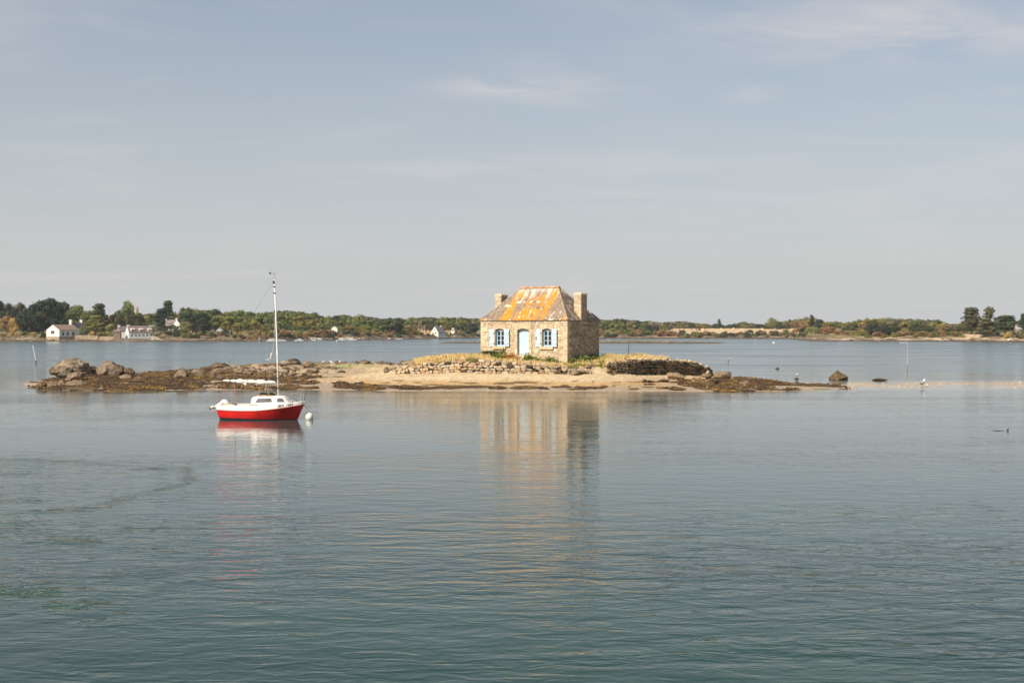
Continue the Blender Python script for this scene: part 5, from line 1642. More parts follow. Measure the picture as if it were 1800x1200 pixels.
# outboard motor tilted up on the transom: hangs from the boat, so it is a part
om = empty('outboard_motor', (0, 0, 0)); om.parent = boat
b = MB()
prof_ = [(-.03, .60), (-.035, .72), (-.01, .84), (.05, .905), (.13, .925), (.22, .915), (.30, .85), (.37, .76), (.42, .67), (.40, .60), (.28, .575), (.10, .57)]
cx0, cz0 = .18, .74; np_ = len(prof_)
for yy, sc_ in ((-.125, .72), (-.10, .93), (-.04, 1.0), (.04, 1.0), (.10, .93), (.125, .72)):
    for (x, z) in prof_: b.v.append((cx0 + (x - cx0) * sc_, yy, cz0 + (z - cz0) * sc_)); b.c.append((1, 1, 1))
for i in range(5):
    for k in range(np_): b.f.append((i * np_ + k, i * np_ + (k + 1) % np_, (i + 1) * np_ + (k + 1) % np_, (i + 1) * np_ + k))
b.f += [tuple(range(np_))[::-1], tuple(5 * np_ + k for k in range(np_))]
b.build('cowl', M['whiteboat'], om, True)
MB().tube([(.06, 0, .72), (-.08, 0, .70), (-.25, 0, .60), (-.38, 0, .56)], [.075, .07, .045, .04], 10).build('leg', M['whiteboat'], om, True)
MB().tube([(-.30, 0, .60), (-.40, 0, .555), (-.52, 0, .52), (-.56, 0, .51)], [.045, .07, .065, .03], 10).build('gearcase', M['motorgrey'], om, True)
pr = MB()
for k in range(3):
    a = k * 2.094 + .4
    c_, s_ = math.cos(a), math.sin(a)
    pr.hexa([(-.55, -.02 * s_ , .52 + .02 * c_), (-.57, .02 * s_, .52 - .02 * c_), (-.575, .02 * s_, .53 - .02 * c_), (-.555, -.02 * s_, .53 + .02 * c_)],
            [(-.54, .10 * c_ - .03 * s_, .515 + .10 * s_ + .03 * c_), (-.58, .10 * c_ + .03 * s_, .515 + .10 * s_ - .03 * c_), (-.585, .10 * c_ + .03 * s_, .52 + .10 * s_ - .03 * c_), (-.545, .10 * c_ - .03 * s_, .52 + .10 * s_ + .03 * c_)])
pr.tube([(-.54, 0, .515), (-.61, 0, .50)], [.03, .02], 8)
pr.build('propeller', M['black'], om)
MB().hexa([(-.50, -.012, .46), (-.38, -.012, .50), (-.38, .012, .50), (-.50, .012, .46)], [(-.46, -.008, .38), (-.40, -.008, .40), (-.40, .008, .40), (-.46, .008, .38)]).build('skeg', M['motorgrey'], om)
MB().box(-.36, -.10, -.09, .09, .545, .56).build('cavitation_plate', M['motorgrey'], om)
MB().box(.0, .07, -.08, .08, .48, .74).build('bracket', M['black'], om)
MB().tube([(.04, -.10, .56), (.10, -.125, .70), (.13, -.12, .78)], [.03, .03, .02], 6).build('red_strap', M['redrope'], om)
MB().tube([(.40, 0, .70), (.62, -.03, .74)], .018, 6).build('tiller_arm', M['black'], om)

# mooring buoy with its loop of rope
bx_, by_ = X(543.3, 58.35), 58.35
buoy = empty('mooring_buoy', (bx_, by_, 0), 0, 'round white mooring buoy floating at the bow of the sailing boat', 'buoy')
MB().lathe([(.0, -.10), (.12, -.08), (.185, 0.03), (.205, .13), (.185, .22), (.12, .295), (.04, .325), (0, .328)], 22).build('float', surf('buoy_plastic', (.78, .75, .66), .45, .08, 6, spots=[((.45, .42, .33), 7, .62, .75)]), buoy, True)
MB().tube([(-.03, 0, .35), (-.10, 0, .50), (-.20, 0, .68), (-.34, -.02, .78)], .012, 6).build('rope_loop', M['rope'], buoy)
MB().tube([(.0, 0, .36), (.02, 0, .52), (-.03, 0, .72), (-.12, 0, .80), (-.30, 0, .80)], .012, 6).build('rope_loop', M['rope'], buoy)
HAZE = 0.00010

# ------------------------------------------------------------------ the far shore
SHORE_PX = [-500, 0, 300, 450, 560, 640, 740, 800, 850, 950, 1050, 1180, 1300, 1385, 1430, 1540, 1700, 1800, 2300]
SHORE_D = [485, 492, 494, 500, 555, 590, 640, 700, 740, 720, 682, 690, 690, 672, 520, 500, 494, 462, 420]


def shore_d(px): return np.interp(px, SHORE_PX, SHORE_D)


def land_z(px, D):
    px, D = np.broadcast_arrays(np.asarray(px, float), np.asarray(D, float))
    x = X(px, D)
    d = D - shore_d(px) - (fbm(px / 14.0, 0 * px, 3.3, 3, 91) - .5) * 9
    low = sstep(1430, 1560, px)
    z = np.interp(d, [-12, 0, 3, 9, 15, 24, 60, 260, 500], [-2.5, 0, .45, .95, 2.2, 2.9, 3.6, 6.5, 7.5])
    z2 = np.interp(d, [-12, 0, 6, 14, 22, 36, 80, 260, 500], [-2.5, 0, .5, 1.1, 2.0, 2.5, 3.2, 6.0, 7.5])
    z = z + (z2 - z) * low
    z3 = np.interp(d, [-12, 0, 2, 6, 24, 48, 260, 500], [-2.5, 0, .5, .95, 1.35, 3.0, 6.5, 7.5])
    z = z + (z3 - z) * sstep(70, 84, px) * (1 - sstep(284, 298, px))
    # the stubble field rises gently
    z = z + (fbm(x / 9, D / 9, 0, 4, 92) - .5) * .9 * sstep(2, 12, d) * (1 - 0.8 * sstep(30, 60, d) * (px > 1150) * (px < 1560))
    return z


def build_land():
    pxs = np.concatenate([np.arange(-1400, -60, 60), np.arange(-60, 1880, 2.5), np.arange(1900, 3300, 60)])
    dd = np.concatenate([np.arange(-14, 40, 1.6), np.arange(42, 160, 8), np.arange(170, 520, 30), [700, 1200, 2800]])
    P, dg = np.meshgrid(pxs, dd)
    Dg = shore_d(P) + dg
    z = land_z(P, Dg)
    z = np.where(dg > 520, 7.0, z)
    x = X(P, Dg)
    n1 = fbm(x / 5, Dg / 5, 0, 4, 93); n2 = fbm(x / 1.7, Dg / 1.7, 0, 3, 94)
    c = np.ones(z.shape + (3,)) * np.array([.17, .125, .075])

    def mixc(c, col, m): return c + (np.asarray(col) - c) * np.clip(m, 0, 1)[..., None]
    c = mixc(c, [.085, .058, .036], 1 - sstep(.3, .85, z + (n1 - .5) * .6))           # dark weedy strand
    c = mixc(c, [.34, .23, .135], sstep(.6, .9, z) * (1 - sstep(1.3, 2.0, z)) * sstep(.50, .66, n1))
    c = mixc(c, [.12, .10, .045], sstep(1.0, 1.6, z) * sstep(.40, .5, n2) * .8)
    c = mixc(c, [.20, .17, .065], sstep(2.2, 3.0, z) * .9)
    c = mixc(c, [.30, .24, .085], sstep(2.6, 3.2, z) * ((P > 385) & (P < 500)) * sstep(.3, .6, n2))
    fieldm = sstep(1165, 1185, P) * (1 - sstep(1535, 1550, P)) * sstep(24, 30, dg) * (1 - sstep(300, 320, dg))
    c = mixc(c, [.60, .42, .24], fieldm)
    c = mixc(c, [.55, .33, .16], ((P > 733) & (P < 800)) * sstep(16, 20, dg) * .9)
    sandr = sstep(1430, 1480, P) * sstep(.35, .7, z) * (1 - sstep(1.6, 2.3, z))
    c = mixc(c, [.50, .37, .24], sandr * sstep(.35, .6, n1))
    c = mixc(c, [.20, .15, .06], sstep(1430, 1480, P) * sstep(1.3, 1.9, z))
    c = mixc(c, [.52, .38, .22], ((P > 595) & (P < 640)) * sstep(.4, .7, z) * (1 - sstep(1.0, 1.6, z)))
    c = c * (0.75 + .5 * n2)[..., None]
    h, w = z.shape
    idx = np.arange(h * w).reshape(h, w)
    F = np.stack([idx[:-1, :-1], idx[:-1, 1:], idx[1:, 1:], idx[1:, :-1]], -1).reshape(-1, 4)
    me = mesh_arrays('shore_land', np.stack([x, Dg, z], -1).reshape(-1, 3), F, c.reshape(-1, 3), smooth=True)
    tag(link('shore_land', me, None, M['land']), 'far wooded shore with a brown strand, dry field and grass', kind='structure')


build_land()


def lz(px, D): return float(land_z(np.array([px]), np.array([D]))[0])


# ------------------------------------------------------------------ tree kit: unit trees, 1 m high and 1 m wide, scaled when placed
def tree_meshes(kind, seed, n_leaf=2400):
    gg = np.random.default_rng(seed)
    cl = []            # clumps: x y z rx rz
    if kind == 'pine':
        for _ in range(17):
            a, r = gg.uniform(0, 6.28), gg.uniform(0.05, .36)
            z = gg.uniform(.48, .88) - r * .25
            cl.append((r * np.cos(a), r * np.sin(a), z, gg.uniform(.12, .19), gg.uniform(.07, .11)))
        for _ in range(5): a = gg.uniform(0, 6.28); r = gg.uniform(.15, .38); cl.append((r * np.cos(a), r * np.sin(a), gg.uniform(.30, .5), .10, .06))
    elif kind == 'round':
        for _ in range(24):
            u = gg.normal(0, 1, 3); u /= np.linalg.norm(u)
            cl.append((u[0] * .33, u[1] * .33, .56 + u[2] * .32, gg.uniform(.11, .20), gg.uniform(.09, .15)))
    elif kind == 'dense':
        for _ in range(34):
            u = gg.normal(0, 1, 3); u /= np.linalg.norm(u)
            cl.append((u[0] * .37, u[1] * .37, .47 + u[2] * .40, gg.uniform(.10, .18), gg.uniform(.07, .13)))
    elif kind == 'cypress':
        for k in range(60):
            z = gg.uniform(.14, .95); rr = .46 * (1 - z) ** .62 + .03; a = gg.uniform(0, 6.28); r = rr * gg.uniform(.3, 1)
            cl.append((r * np.cos(a), r * np.sin(a), z + r * .08, gg.uniform(.10, .17) * (1.15 - z * .6), gg.uniform(.035, .065)))
    elif kind == 'layered':
        for k in range(58):
            z = gg.choice([.25, .37, .48, .59, .70, .80, .88, .94]) + gg.uniform(-.04, .04); rr = .48 * (1 - .72 * max(0, z - .3) / .7); a = gg.uniform(0, 6.28); r = rr * gg.uniform(.2, .95)
            cl.append((r * np.cos(a), r * np.sin(a), z, gg.uniform(.13, .20), gg.uniform(.035, .07)))
    elif kind == 'poplar':
        for k in range(22):
            z = gg.uniform(.15, .93); rr = .36 * np.sin(np.pi * min(1, z * .95 + .05)) ** .6; a = gg.uniform(0, 6.28); r = rr * gg.uniform(.1, .8)
            cl.append((r * np.cos(a), r * np.sin(a), z, .22, .09))
    elif kind == 'bush':
        for _ in range(16):
            u = gg.normal(0, 1, 3); u /= np.linalg.norm(u); u[2] = abs(u[2])
            cl.append((u[0] * .34, u[1] * .34, .12 + u[2] * .62, gg.uniform(.14, .22), gg.uniform(.16, .26)))
    cl = np.array(cl)
    w = cl[:, 3] ** 2; k = gg.choice(len(cl), n_leaf, p=w / w.sum())
    u = gg.normal(0, 1, (n_leaf, 3)); u /= np.linalg.norm(u, axis=1)[:, None]
    rad = gg.uniform(.45, 1.0, n_leaf)[:, None] ** .6
    c = cl[k, :3] + u * rad * np.c_[cl[k, 3], cl[k, 3], cl[k, 4]] * (1 + .25 * gg.random((n_leaf, 1)))
    c[:, 2] = np.clip(c[:, 2], .02, 1.02)
    nrm = u * 1.25 + gg.normal(0, .42, (n_leaf, 3)) + [0, 0, .2]; nrm /= np.linalg.norm(nrm, axis=1)[:, None]
    t1 = np.cross(nrm, gg.normal(0, 1, (n_leaf, 3))); t1 /= np.linalg.norm(t1, axis=1)[:, None]; t2 = np.cross(nrm, t1)
    sz = gg.uniform(.012, .030, n_leaf)[:, None] * (1.15 if kind != 'bush' else 1.7)
    V = np.stack([c - t1 * sz, c + t2 * sz * .8, c + t1 * sz * 1.1, c - t2 * sz * .7], 1).reshape(-1, 3)
    F = np.arange(n_leaf * 4).reshape(-1, 4)
    cv = gg.uniform(.72, 1.28, len(cl))[k] * gg.uniform(.85, 1.15, n_leaf)
    warm = gg.uniform(0, 1, len(cl))[k]
    col = np.c_[cv * (1 + .20 * warm), cv, cv * (1 - .1 * warm)]
    crown = mesh_arrays('crown', V, F, np.repeat(col, 4, axis=0)); crown.materials.append(M['leaf'])
    b = MB(); rr = random.Random(seed)
    if kind != 'bush':
        lean = rr.uniform(-.05, .05)
        top = .8 if kind in ('cypress', 'poplar') else .62
        b.tube([(0, 0, -.06), (lean * .3, 0, .2), (lean, 0, .45), (lean * .8, 0, top)], [.030, .024, .018, .008], 7)
        for i in rr.sample(range(len(cl)), min(9, len(cl))):
            p = cl[i]; z0 = min(max(.12, p[2] - .22), .6)
            b.tube([(lean * .8, 0, z0), (p[0] * .55, p[1] * .55, p[2] - .06), (p[0] * .9, p[1] * .9, p[2])], [.012, .009, .004], 5)
    else:
        for i in range(5):
            a = i * 1.26; b.tube([(0, 0, -.05), (.12 * math.cos(a), .12 * math.sin(a), .3), (.25 * math.cos(a), .25 * math.sin(a), .6)], [.02, .014, .006], 5)
    trunk = b.mesh('trunk', True); trunk.materials.append(M['bark'])
    return crown, trunk


KIT = {k: [tree_meshes(k, 200 + 10 * j + i * 100, n) for i in range(c)] for j, (k, c, n) in
       enumerate((('pine', 5, 3000), ('round', 4, 2800), ('dense', 3, 3600), ('cypress', 2, 4200), ('layered', 3, 5200), ('poplar', 1, 1500), ('bush', 4, 1300)))}
G = {'mid': (.10, .128, .034), 'dark': (.040, .058, .024), 'deep': (.024, .040, .022), 'olive': (.150, .150, .040), 'warm': (.18, .13, .055), 'rust': (.18, .105, .045), 'light': (.14, .16, .048),
     'silver': (.23, .24, .15), 'gold': (.34, .25, .07), 'grey': (.13, .115, .075)}
G = {k: tuple(1.35 * q for q in v) for k, v in G.items()}
tr_ = random.Random(17)


def tree(kind, px, D, w, h, col, label, cat='tree', group=None, name=None, zb=None, v=None, rz=None):
    kit = KIT[kind]; crown, trunk = kit[tr_.randrange(len(kit)) if v is None else v % len(kit)]
    z0 = lz(px, D) if zb is None else zb
    nm = name or {'pine': 'pine_tree', 'round': 'broadleaf_tree', 'dense': 'evergreen_tree', 'cypress': 'cypress_tree', 'layered': 'cedar_tree', 'poplar': 'poplar_tree', 'bush': 'bush'}[kind]
    root = empty(nm, (X(px, D), D, z0), tr_.uniform(0, 6.28) if rz is None else rz, label, cat, group)
    root.scale = (w, w * tr_.uniform(.9, 1.1), h)
    for me, n in ((crown, 'crown' if kind != 'bush' else 'foliage'), (trunk, 'trunk' if kind != 'bush' else 'stem')):
        o = bpy.data.objects.new(n, me); COL.objects.link(o); o.parent = root
        c = G[col] if isinstance(col, str) else col
        k = tr_.uniform(.85, 1.18)
        o.color = (c[0] * k * tr_.uniform(.9, 1.12), c[1] * k, c[2] * k * tr_.uniform(.9, 1.1), 1)
    return root


SKY_PX = [-80, 0, 15, 23, 36, 45, 53, 60, 70, 84, 97, 106, 123, 133, 150, 160, 173, 184, 192, 202, 215, 222, 236, 243, 252, 262, 280, 293, 304, 313, 320, 330, 342, 355, 380, 400, 422, 447, 472, 497, 527, 563, 578, 597, 618, 643, 668, 700, 752, 810, 843,
          950, 1050, 1088, 1122, 1140, 1167, 1200, 1222, 1247, 1264, 1275, 1295, 1307, 1320, 1345, 1357, 1376, 1403, 1416, 1427, 1440, 1453, 1487, 1509, 1531, 1547, 1562, 1576, 1598, 1627, 1647, 1667, 1682, 1700, 1720, 1750, 1768, 1790, 1900]
SKY_PY = [532, 529, 536, 535, 532, 538, 535, 530, 526, 520, 521, 529, 535, 538, 546, 544, 540, 546, 554, 546, 538, 533, 545, 545, 548, 546, 544, 533, 540, 551, 545, 538, 540, 540, 540, 545, 542, 544, 544, 543, 545, 549, 553, 551.5, 552.5, 552.5, 556, 555, 554, 554, 557,
          558, 560, 558, 559, 561.5, 563, 562.5, 565, 568, 566, 569, 565, 561.7, 567.5, 566.7, 560, 564, 558.7, 556, 556, 559.7, 562.7, 564.7, 559, 557, 555.7, 556, 555, 558, 560.5, 560, 566, 567.7, 560, 560, 562, 558, 560, 556]


def skyline(px): return float(np.interp(px, SKY_PX, SKY_PY))


def h_for(px, D, top_py): return Z(top_py, D) - lz(px, D)


WORDS = {'mid': 'mid green', 'dark': 'dark green', 'deep': 'blackish', 'olive': 'olive', 'warm': 'brownish', 'rust': 'rust brown', 'light': 'light green', 'silver': 'silvery', 'gold': 'straw yellow', 'grey': 'grey brown'}


def word(c): return WORDS.get(c, 'tawny')


def tree_row(px0, px1, step, d0, d1, top_off, kinds, wscale, label, group, jitter=.3, hmin=3.0):
    px = px0
    while px < px1:
        p = px + tr_.uniform(-jitter, jitter) * step
        D = float(shore_d(p)) + tr_.uniform(d0, d1)
        top = skyline(p) + tr_.uniform(*top_off)
        h = h_for(p, D, top) / 1.0
        k, col = tr_.choice(kinds)
        if h > hmin:
            w = max(h * tr_.uniform(.75, 1.1), step * D / FPX * 1.5) * wscale
            lab = word(col) + ' ' + label.get(k)
            tree(k, p, D, w, h, col, lab, 'tree' if k != 'bush' else 'bush', group + ', ' + word(col) + ' ' + k)
        px += step


def L_(zone): return {'pine': 'rounded pine in the wood ' + zone, 'round': 'broadleaf tree in the wood ' + zone, 'dense': 'dense evergreen in the wood ' + zone,
                      'layered': 'spreading evergreen in the wood ' + zone, 'cypress': 'pointed conifer in the wood ' + zone, 'bush': 'bush in the wood ' + zone}


P1 = [('pine', 'mid'), ('pine', 'mid'), ('pine', 'olive'), ('round', 'mid'), ('pine', 'olive'), ('round', 'dark')]
P2 = [('pine', 'mid'), ('round', 'olive'), ('pine', 'dark'), ('round', 'mid'), ('pine', 'grey')]
# the wood behind the sailing boat's mast
tree_row(318, 600, 12, 85, 130, (0, 3), P1, 1.0, L_('behind the mast, back row on the skyline'), 'wood behind the mast, back')
tree_row(335, 606, 14, 50, 75, (6, 12), P1, 1.0, L_('behind the mast, middle row'), 'wood behind the mast, middle')
tree_row(398, 600, 17, 34, 46, (16, 25), [('pine', 'mid'), ('pine', 'olive'), ('round', 'olive')], .95, L_('behind the mast, front row by the grass bank'), 'wood behind the mast, front')
# between the mast and the stone house
tree_row(600, 850, 11, 90, 150, (0, 2.5), P2, 1.0, L_('between the mast and the stone house, back row'), 'wood left of the stone house, back')
tree_row(600, 725, 13, 45, 70, (6, 11), P1, 1.0, L_('between the mast and the stone house, middle row'), 'wood left of the stone house, middle')
tree_row(600, 735, 15, 22, 38, (14, 22), [('round', 'olive'), ('pine', 'olive'), ('round', 'warm'), ('round', 'mid')], 1.0, L_('between the mast and the stone house, front row'), 'wood left of the stone house, front')
tree_row(735, 850, 12, 65, 85, (4, 9), P2, 1.0, L_('behind the white cottages'), 'wood behind the white cottages')
# hidden piece behind the house is left thin
tree_row(850, 1050, 26, 90, 140, (0, 3), P2, 1.2, L_('straight behind the stone house'), 'wood behind the stone house')
# right of the stone house
tree_row(1048, 1235, 12, 80, 140, (0, 2.5), P2, 1.0, L_('right of the stone house, back row'), 'wood right of the stone house, back')
tree_row(1050, 1172, 14, 34, 55, (4, 10), P2, 1.0, L_('right of the stone house, front row'), 'wood right of the stone house, front')
tree_row(1190, 1470, 12, 225, 275, (0, 2.5), [('round', 'mid'), ('round', 'olive'), ('dense', 'dark'), ('pine', 'mid'), ('round', 'warm')], 1.1, L_('behind the stubble field'), 'trees behind the field', hmin=2.0)
tree_row(1345, 1500, 13, 200, 222, (4, 8), [('round', 'olive'), ('dense', 'dark'), ('round', 'warm'), ('round', 'mid')], 1.0, L_('at the back edge of the stubble field'), 'trees at the field edge', hmin=2.0)
tree_row(1490, 1700, 12, 90, 140, (0, 2.5), [('round', 'olive'), ('pine', 'olive'), ('round', 'mid'), ('pine', 'grey')], 1.05, L_('right of the field, back row'), 'wood right of the field, back')
tree_row(1505, 1690, 14, 50, 70, (6, 11), [('round', 'olive'), ('dense', 'dark'), ('pine', 'grey'), ('round', 'warm'), ('round', 'dark')], 1.05, L_('right of the field, front row'), 'wood right of the field, front')
# left village: the wood behind and single trees
tree_row(-60, 320, 14, 90, 130, (4, 9), [('round', 'mid'), ('pine', 'dark'), ('round', 'olive'), ('dense', 'dark')], 1.0, L_('behind the white houses, back row'), 'wood behind the white houses')
tree_row(140, 320, 15, 52, 72, (12, 20), [('round', 'olive'), ('round', 'mid'), ('dense', 'dark'), ('round', 'light')], 1.0, L_('behind the white houses, nearer row'), 'wood behind the white houses, nearer')


def solo(kind, px, dd, w_px, top_py, col, label, base_py=None, name=None, cat='tree', v=None):
    D = float(shore_d(px)) + dd
    zb = lz(px, D) if base_py is None else Z(base_py, D)
    h = (Z(top_py, D) - zb) * (1.06 if kind != 'bush' else 1.1)
    tree(kind, px, D, w_px * D / FPX * 1.12, h, col, label, cat, None, name, zb, v)


solo('pine', -3, 60, 26, 527, 'deep', 'dark pine cut by the left edge of the picture')
solo('round', 16, 50, 30, 535, 'dark', 'round dark tree near the left edge beside the reddish pine')
solo('pine', 36, 60, 22, 530.5, (.13, .10, .045), 'reddish crowned pine rising between dark trees at far left')
solo('pine', 47, 45, 16, 538, 'dark', 'small dark pine right below the reddish crowned pine')
solo('dense', 75, 42, 52, 526, 'deep', 'huge dark evergreen left of the white gabled boathouse')
solo('pine', 88, 55, 42, 518.5, 'dark', 'tallest pine, its crown highest on the left shore')
solo('pine', 112, 62, 22, 528, 'dark', 'pine with open crown right of the tallest one')
solo('dense', 52, 34, 46, 548, 'deep', 'low dark evergreen reaching the strand at far left')
solo('dense', 100, 45, 36, 553, 'deep', 'dark evergreen rising directly behind the boathouse roof')
solo('round', 12, 26, 26, 556, 'warm', 'brownish half bare tree over the garden at far left')
solo('round', 24, 22, 16, 560, 'gold', 'yellowish small tree beside the huge dark evergreen')
solo('round', 134, 55, 36, 538, 'mid', 'tall light green tree above the white house chimneys')
solo('round', 152, 50, 26, 547, 'mid', 'smaller green tree left of the pointed cedar')
solo('layered', 173, 48, 34, 537, 'dark', 'dark pointed cedar between the boathouse and the long white house', v=0)
solo('layered', 168, 40, 36, 556, 'olive', 'yellowish green spreading cedar in front of the pointed cedar')
solo('round', 222, 55, 30, 530, 'mid', 'tall green tree with a spire top beside the yellow poplars')
for i, (px, top) in enumerate(((229, 534), (234, 533.5), (241, 538))):
    solo('poplar', px, 80, 7, top, 'gold', ['slim yellow poplar nearest the spire topped tree', 'middle one of the three slim yellow poplars', 'shortest yellow poplar, right of the other two'][i])
solo('dense', 205, 44, 26, 549, (.085, .06, .03), 'brown green dense tree above the long white house, left part')
solo('dense', 238, 46, 30, 548, 'dark', 'dark dense tree above the long white house, right part')
solo('layered', 283, 50, 32, 545, 'deep', 'dark layered evergreen left of the upper white house')
solo('layered', 294, 60, 26, 532, 'dark', 'tall dark tree whose top stands above the upper white house')
solo('pine', 328, 55, 28, 537, 'dark', 'dark round pine right of the upper white house')
solo('dense', 352, 30, 38, 549, 'deep', 'big dark evergreen on the bank left of the small shed')
solo('dense', 299, 22, 36, 569, 'dark', 'broad dark evergreen hiding the foot of the upper white house')
solo('round', 274, 20, 22, 571, 'silver', 'silvery rounded tree right of the long white house')
solo('round', 326, 24, 24, 566, 'light', 'light green tree between two dark evergreens')
solo('round', 146, 22, 18, 575, 'mid', 'leafy garden tree right of the white houses behind the quay')
solo('round', 195, 26, 18, 570, 'light', 'light green garden tree left of the stone shed')
solo('bush', 196, 16, 12, 581, 'light', 'yellow green bush over the quay wall left of the stone shed', name='bush', cat='bush')
solo('bush', 179, 14, 18, 583, (.24, .17, .06), 'tawny bush growing over the quay wall', name='bush', cat='bush')
solo('bush', 163, 14, 14, 583, 'gold', 'yellowish bush over the quay wall left of the tawny one', name='bush', cat='bush')
solo('bush', 256, 12, 26, 586, 'deep', 'dark clipped hedge right of the long white house', name='hedge', cat='hedge') if False else None
solo('dense', 686, 28, 34, 561, 'dark', 'pair of dark round evergreens on the bank left of the cottages, left one', v=0)
solo('dense', 697, 26, 24, 565, 'dark', 'dark round evergreen just right of a larger one on the bank left of the cottages', v=1)
solo('round', 717, 24, 18, 571, (.20, .15, .05), 'tawny rounded tree left of the white cottages')
solo('dense', 824, 24, 32, 566, 'deep', 'broad dark evergreen between the small gable and the house wall')
solo('bush', 806, 20, 20, 580, 'olive', 'olive bush beside the small white gable', name='bush', cat='bush')
solo('dense', 1146, 24, 24, 570, 'deep', 'dark evergreen at the left corner of the stubble field')
solo('cypress', 1264, 240, 12, 561.5, 'dark', 'dark pointed conifer on the skyline behind the stubble field')
solo('round', 1357, 215, 20, 559.5, 'light', 'pale green rounded tree above the stubble field')
solo('cypress', 1388, 205, 9, 562, 'deep', 'narrow dark conifer above the stubble field')
solo('cypress', 1427, 215, 16, 554.5, (.06, .055, .03), 'spiky dark tree standing highest behind the field')
solo('dense', 1440, 212, 16, 559.5, 'deep', 'dark round tree right of the spiky one behind the field')
solo('dense', 1546, 34, 44, 566, 'deep', 'broad dark green tree right of the stubble field')
solo('round', 1412, 40, 13, 576, 'deep', 'small round topped dark tree standing in front of the stubble field')
solo('round', 1441, 40, 10, 576, 'dark', 'second small dark tree in front of the stubble field')
solo('layered', 1708, 26, 42, 543.5, (.090, .078, .038), 'large spreading cypress by the stone wall at the right', base_py=590, v=1)
solo('cypress', 1739, 22, 36, 542, (.08, .085, .03), 'tall pointed conifer, first right of the spreading cypress', base_py=590)
solo('dense', 1731, 26, 26, 561, 'dark', 'low green tree filling the space left of the tall pointed conifer', base_py=590)
solo('layered', 1768, 24, 44, 556.5, 'dark', 'broad dark tree right of the tall pointed conifer', base_py=590, v=2)
solo('layered', 1799, 30, 18, 553.5, 'deep', 'dark tree cut by the right edge of the picture', base_py=590)
solo('bush', 1792, 14, 26, 578, (.10, .10, .03), 'dark bush in front of the house at the right edge', name='bush', cat='bush', base_py=594)
solo('bush', 1773, 12, 16, 584, 'gold', 'yellowish bush left of the dark bush at the right edge', name='bush', cat='bush', base_py=595)

# bushes along the bank, by stretch
def bushes(px0, px1, step, d0, d1, hp, cols, zone, seed):
    r = random.Random(seed); px = px0
    while px < px1:
        p = px + r.uniform(-.3, .3) * step
        D = float(shore_d(p)) + r.uniform(d0, d1)
        h = r.uniform(*hp) * D / FPX; w = h * r.uniform(1.2, 2.0)
        c = r.choice(cols); big = 'broad ' if w > 1.65 * h else ('tall ' if h * FPX / D > sum(hp) / 2 else 'small ')
        tree('bush', p, D, w, h, c, big + word(c) + ' bush on the bank ' + zone, 'bush', big + word(c) + ' bushes ' + zone)
        px += step


bushes(-20, 80, 8, 12, 20, (4, 8), ['warm', 'olive', 'dark', 'gold'], 'below the garden at far left', 1)
bushes(300, 470, 6.5, 8, 20, (5, 9), ['warm', 'dark', 'rust', 'olive', 'dark'], 'of rocks left of the mast', 2)
bushes(395, 480, 12, 27, 40, (2, 4), ['gold', 'olive'], 'grass strip below the pines left of the mast', 3)
bushes(470, 580, 6, 7, 22, (7, 12), ['warm', 'rust', 'dark', 'olive', 'rust'], 'behind the moored boats', 4)
bushes(580, 735, 7, 8, 22, (6, 11), ['warm', 'dark', 'olive', 'rust'], 'between the moored boats and the cottages', 5)
bushes(735, 850, 8, 10, 17, (3, 6), ['olive', 'dark', 'mid'], 'in front of the white cottages', 6)
bushes(1050, 1180, 6.5, 7, 24, (7, 12), ['warm', 'dark', 'mid', 'rust', 'olive'], 'right of the stone house', 7)
bushes(1175, 1420, 6, 6, 18, (6, 11), ['dark', 'mid', 'warm', 'rust', 'dark', 'light'], 'below the stubble field', 8)
bushes(1400, 1470, 7, 24, 60, (9, 14), ['rust', 'olive', 'light', 'dark', 'warm'], 'at the right end of the stubble field', 9)
bushes(1470, 1700, 5.5, 13, 36, (6, 10), [(.22, .17, .06), 'olive', 'warm', (.20, .12, .05), 'mid'], 'of heath right of the field', 10)
bushes(1690, 1760, 9, 30, 40, (4, 8), [(.30, .20, .08), 'warm'], 'behind the stone wall at the right', 11)
bushes(1185, 1300, 13, 9, 14, (3, 6), ['rust', 'warm'], 'low fringe below the bales', 12)

# far wood that closes the gaps: one mass
def far_wood():
    gg = np.random.default_rng(5)
    n = 52000
    px = gg.uniform(-120, 1920, n)
    d = 150 + gg.uniform(0, 40, n)
    fld = (px > 1180) & (px < 1480); d = np.where(fld, d + 145, d)
    D = shore_d(px) + d
    top = np.interp(px, SKY_PX, SKY_PY) + 1.5
    ztop = EYE - (top - YH) * D / FPX; z0 = land_z(px, D)
    t = gg.uniform(0, 1, n) ** .8
    bumpy = fbm(X(px, D) / 7, px * 0, 0, 2, 3) * 3
    c = np.c_[X(px, D), D, z0 + t * np.maximum(1.0, ztop - z0 - bumpy)]
    t1 = gg.normal(0, 1, (n, 3)); t1 /= np.linalg.norm(t1, axis=1)[:, None]; t2 = np.cross(t1, gg.normal(0, 1, (n, 3))); t2 /= np.linalg.norm(t2, axis=1)[:, None]
    s = gg.uniform(.5, 1.1, n)[:, None]
    V = np.stack([c - t1 * s, c + t2 * s * .7, c + t1 * s, c - t2 * s * .7], 1).reshape(-1, 3)
    cc = np.array([(.07, .085, .03), (.05, .062, .026), (.10, .10, .04), (.09, .075, .04)])[np.clip((fbm(X(px, D) / 12, c[:, 2] / 4, 0, 3, 6) * 6 - 1).astype(int), 0, 3)]
    o = link('woods', mesh_arrays('woods', V, np.arange(n * 4).reshape(n, 4), np.repeat(cc, 4, axis=0)), None, M['grass'])
    tag(o, 'distant woodland closing the skyline behind the nearer trees', kind='stuff')


far_wood()


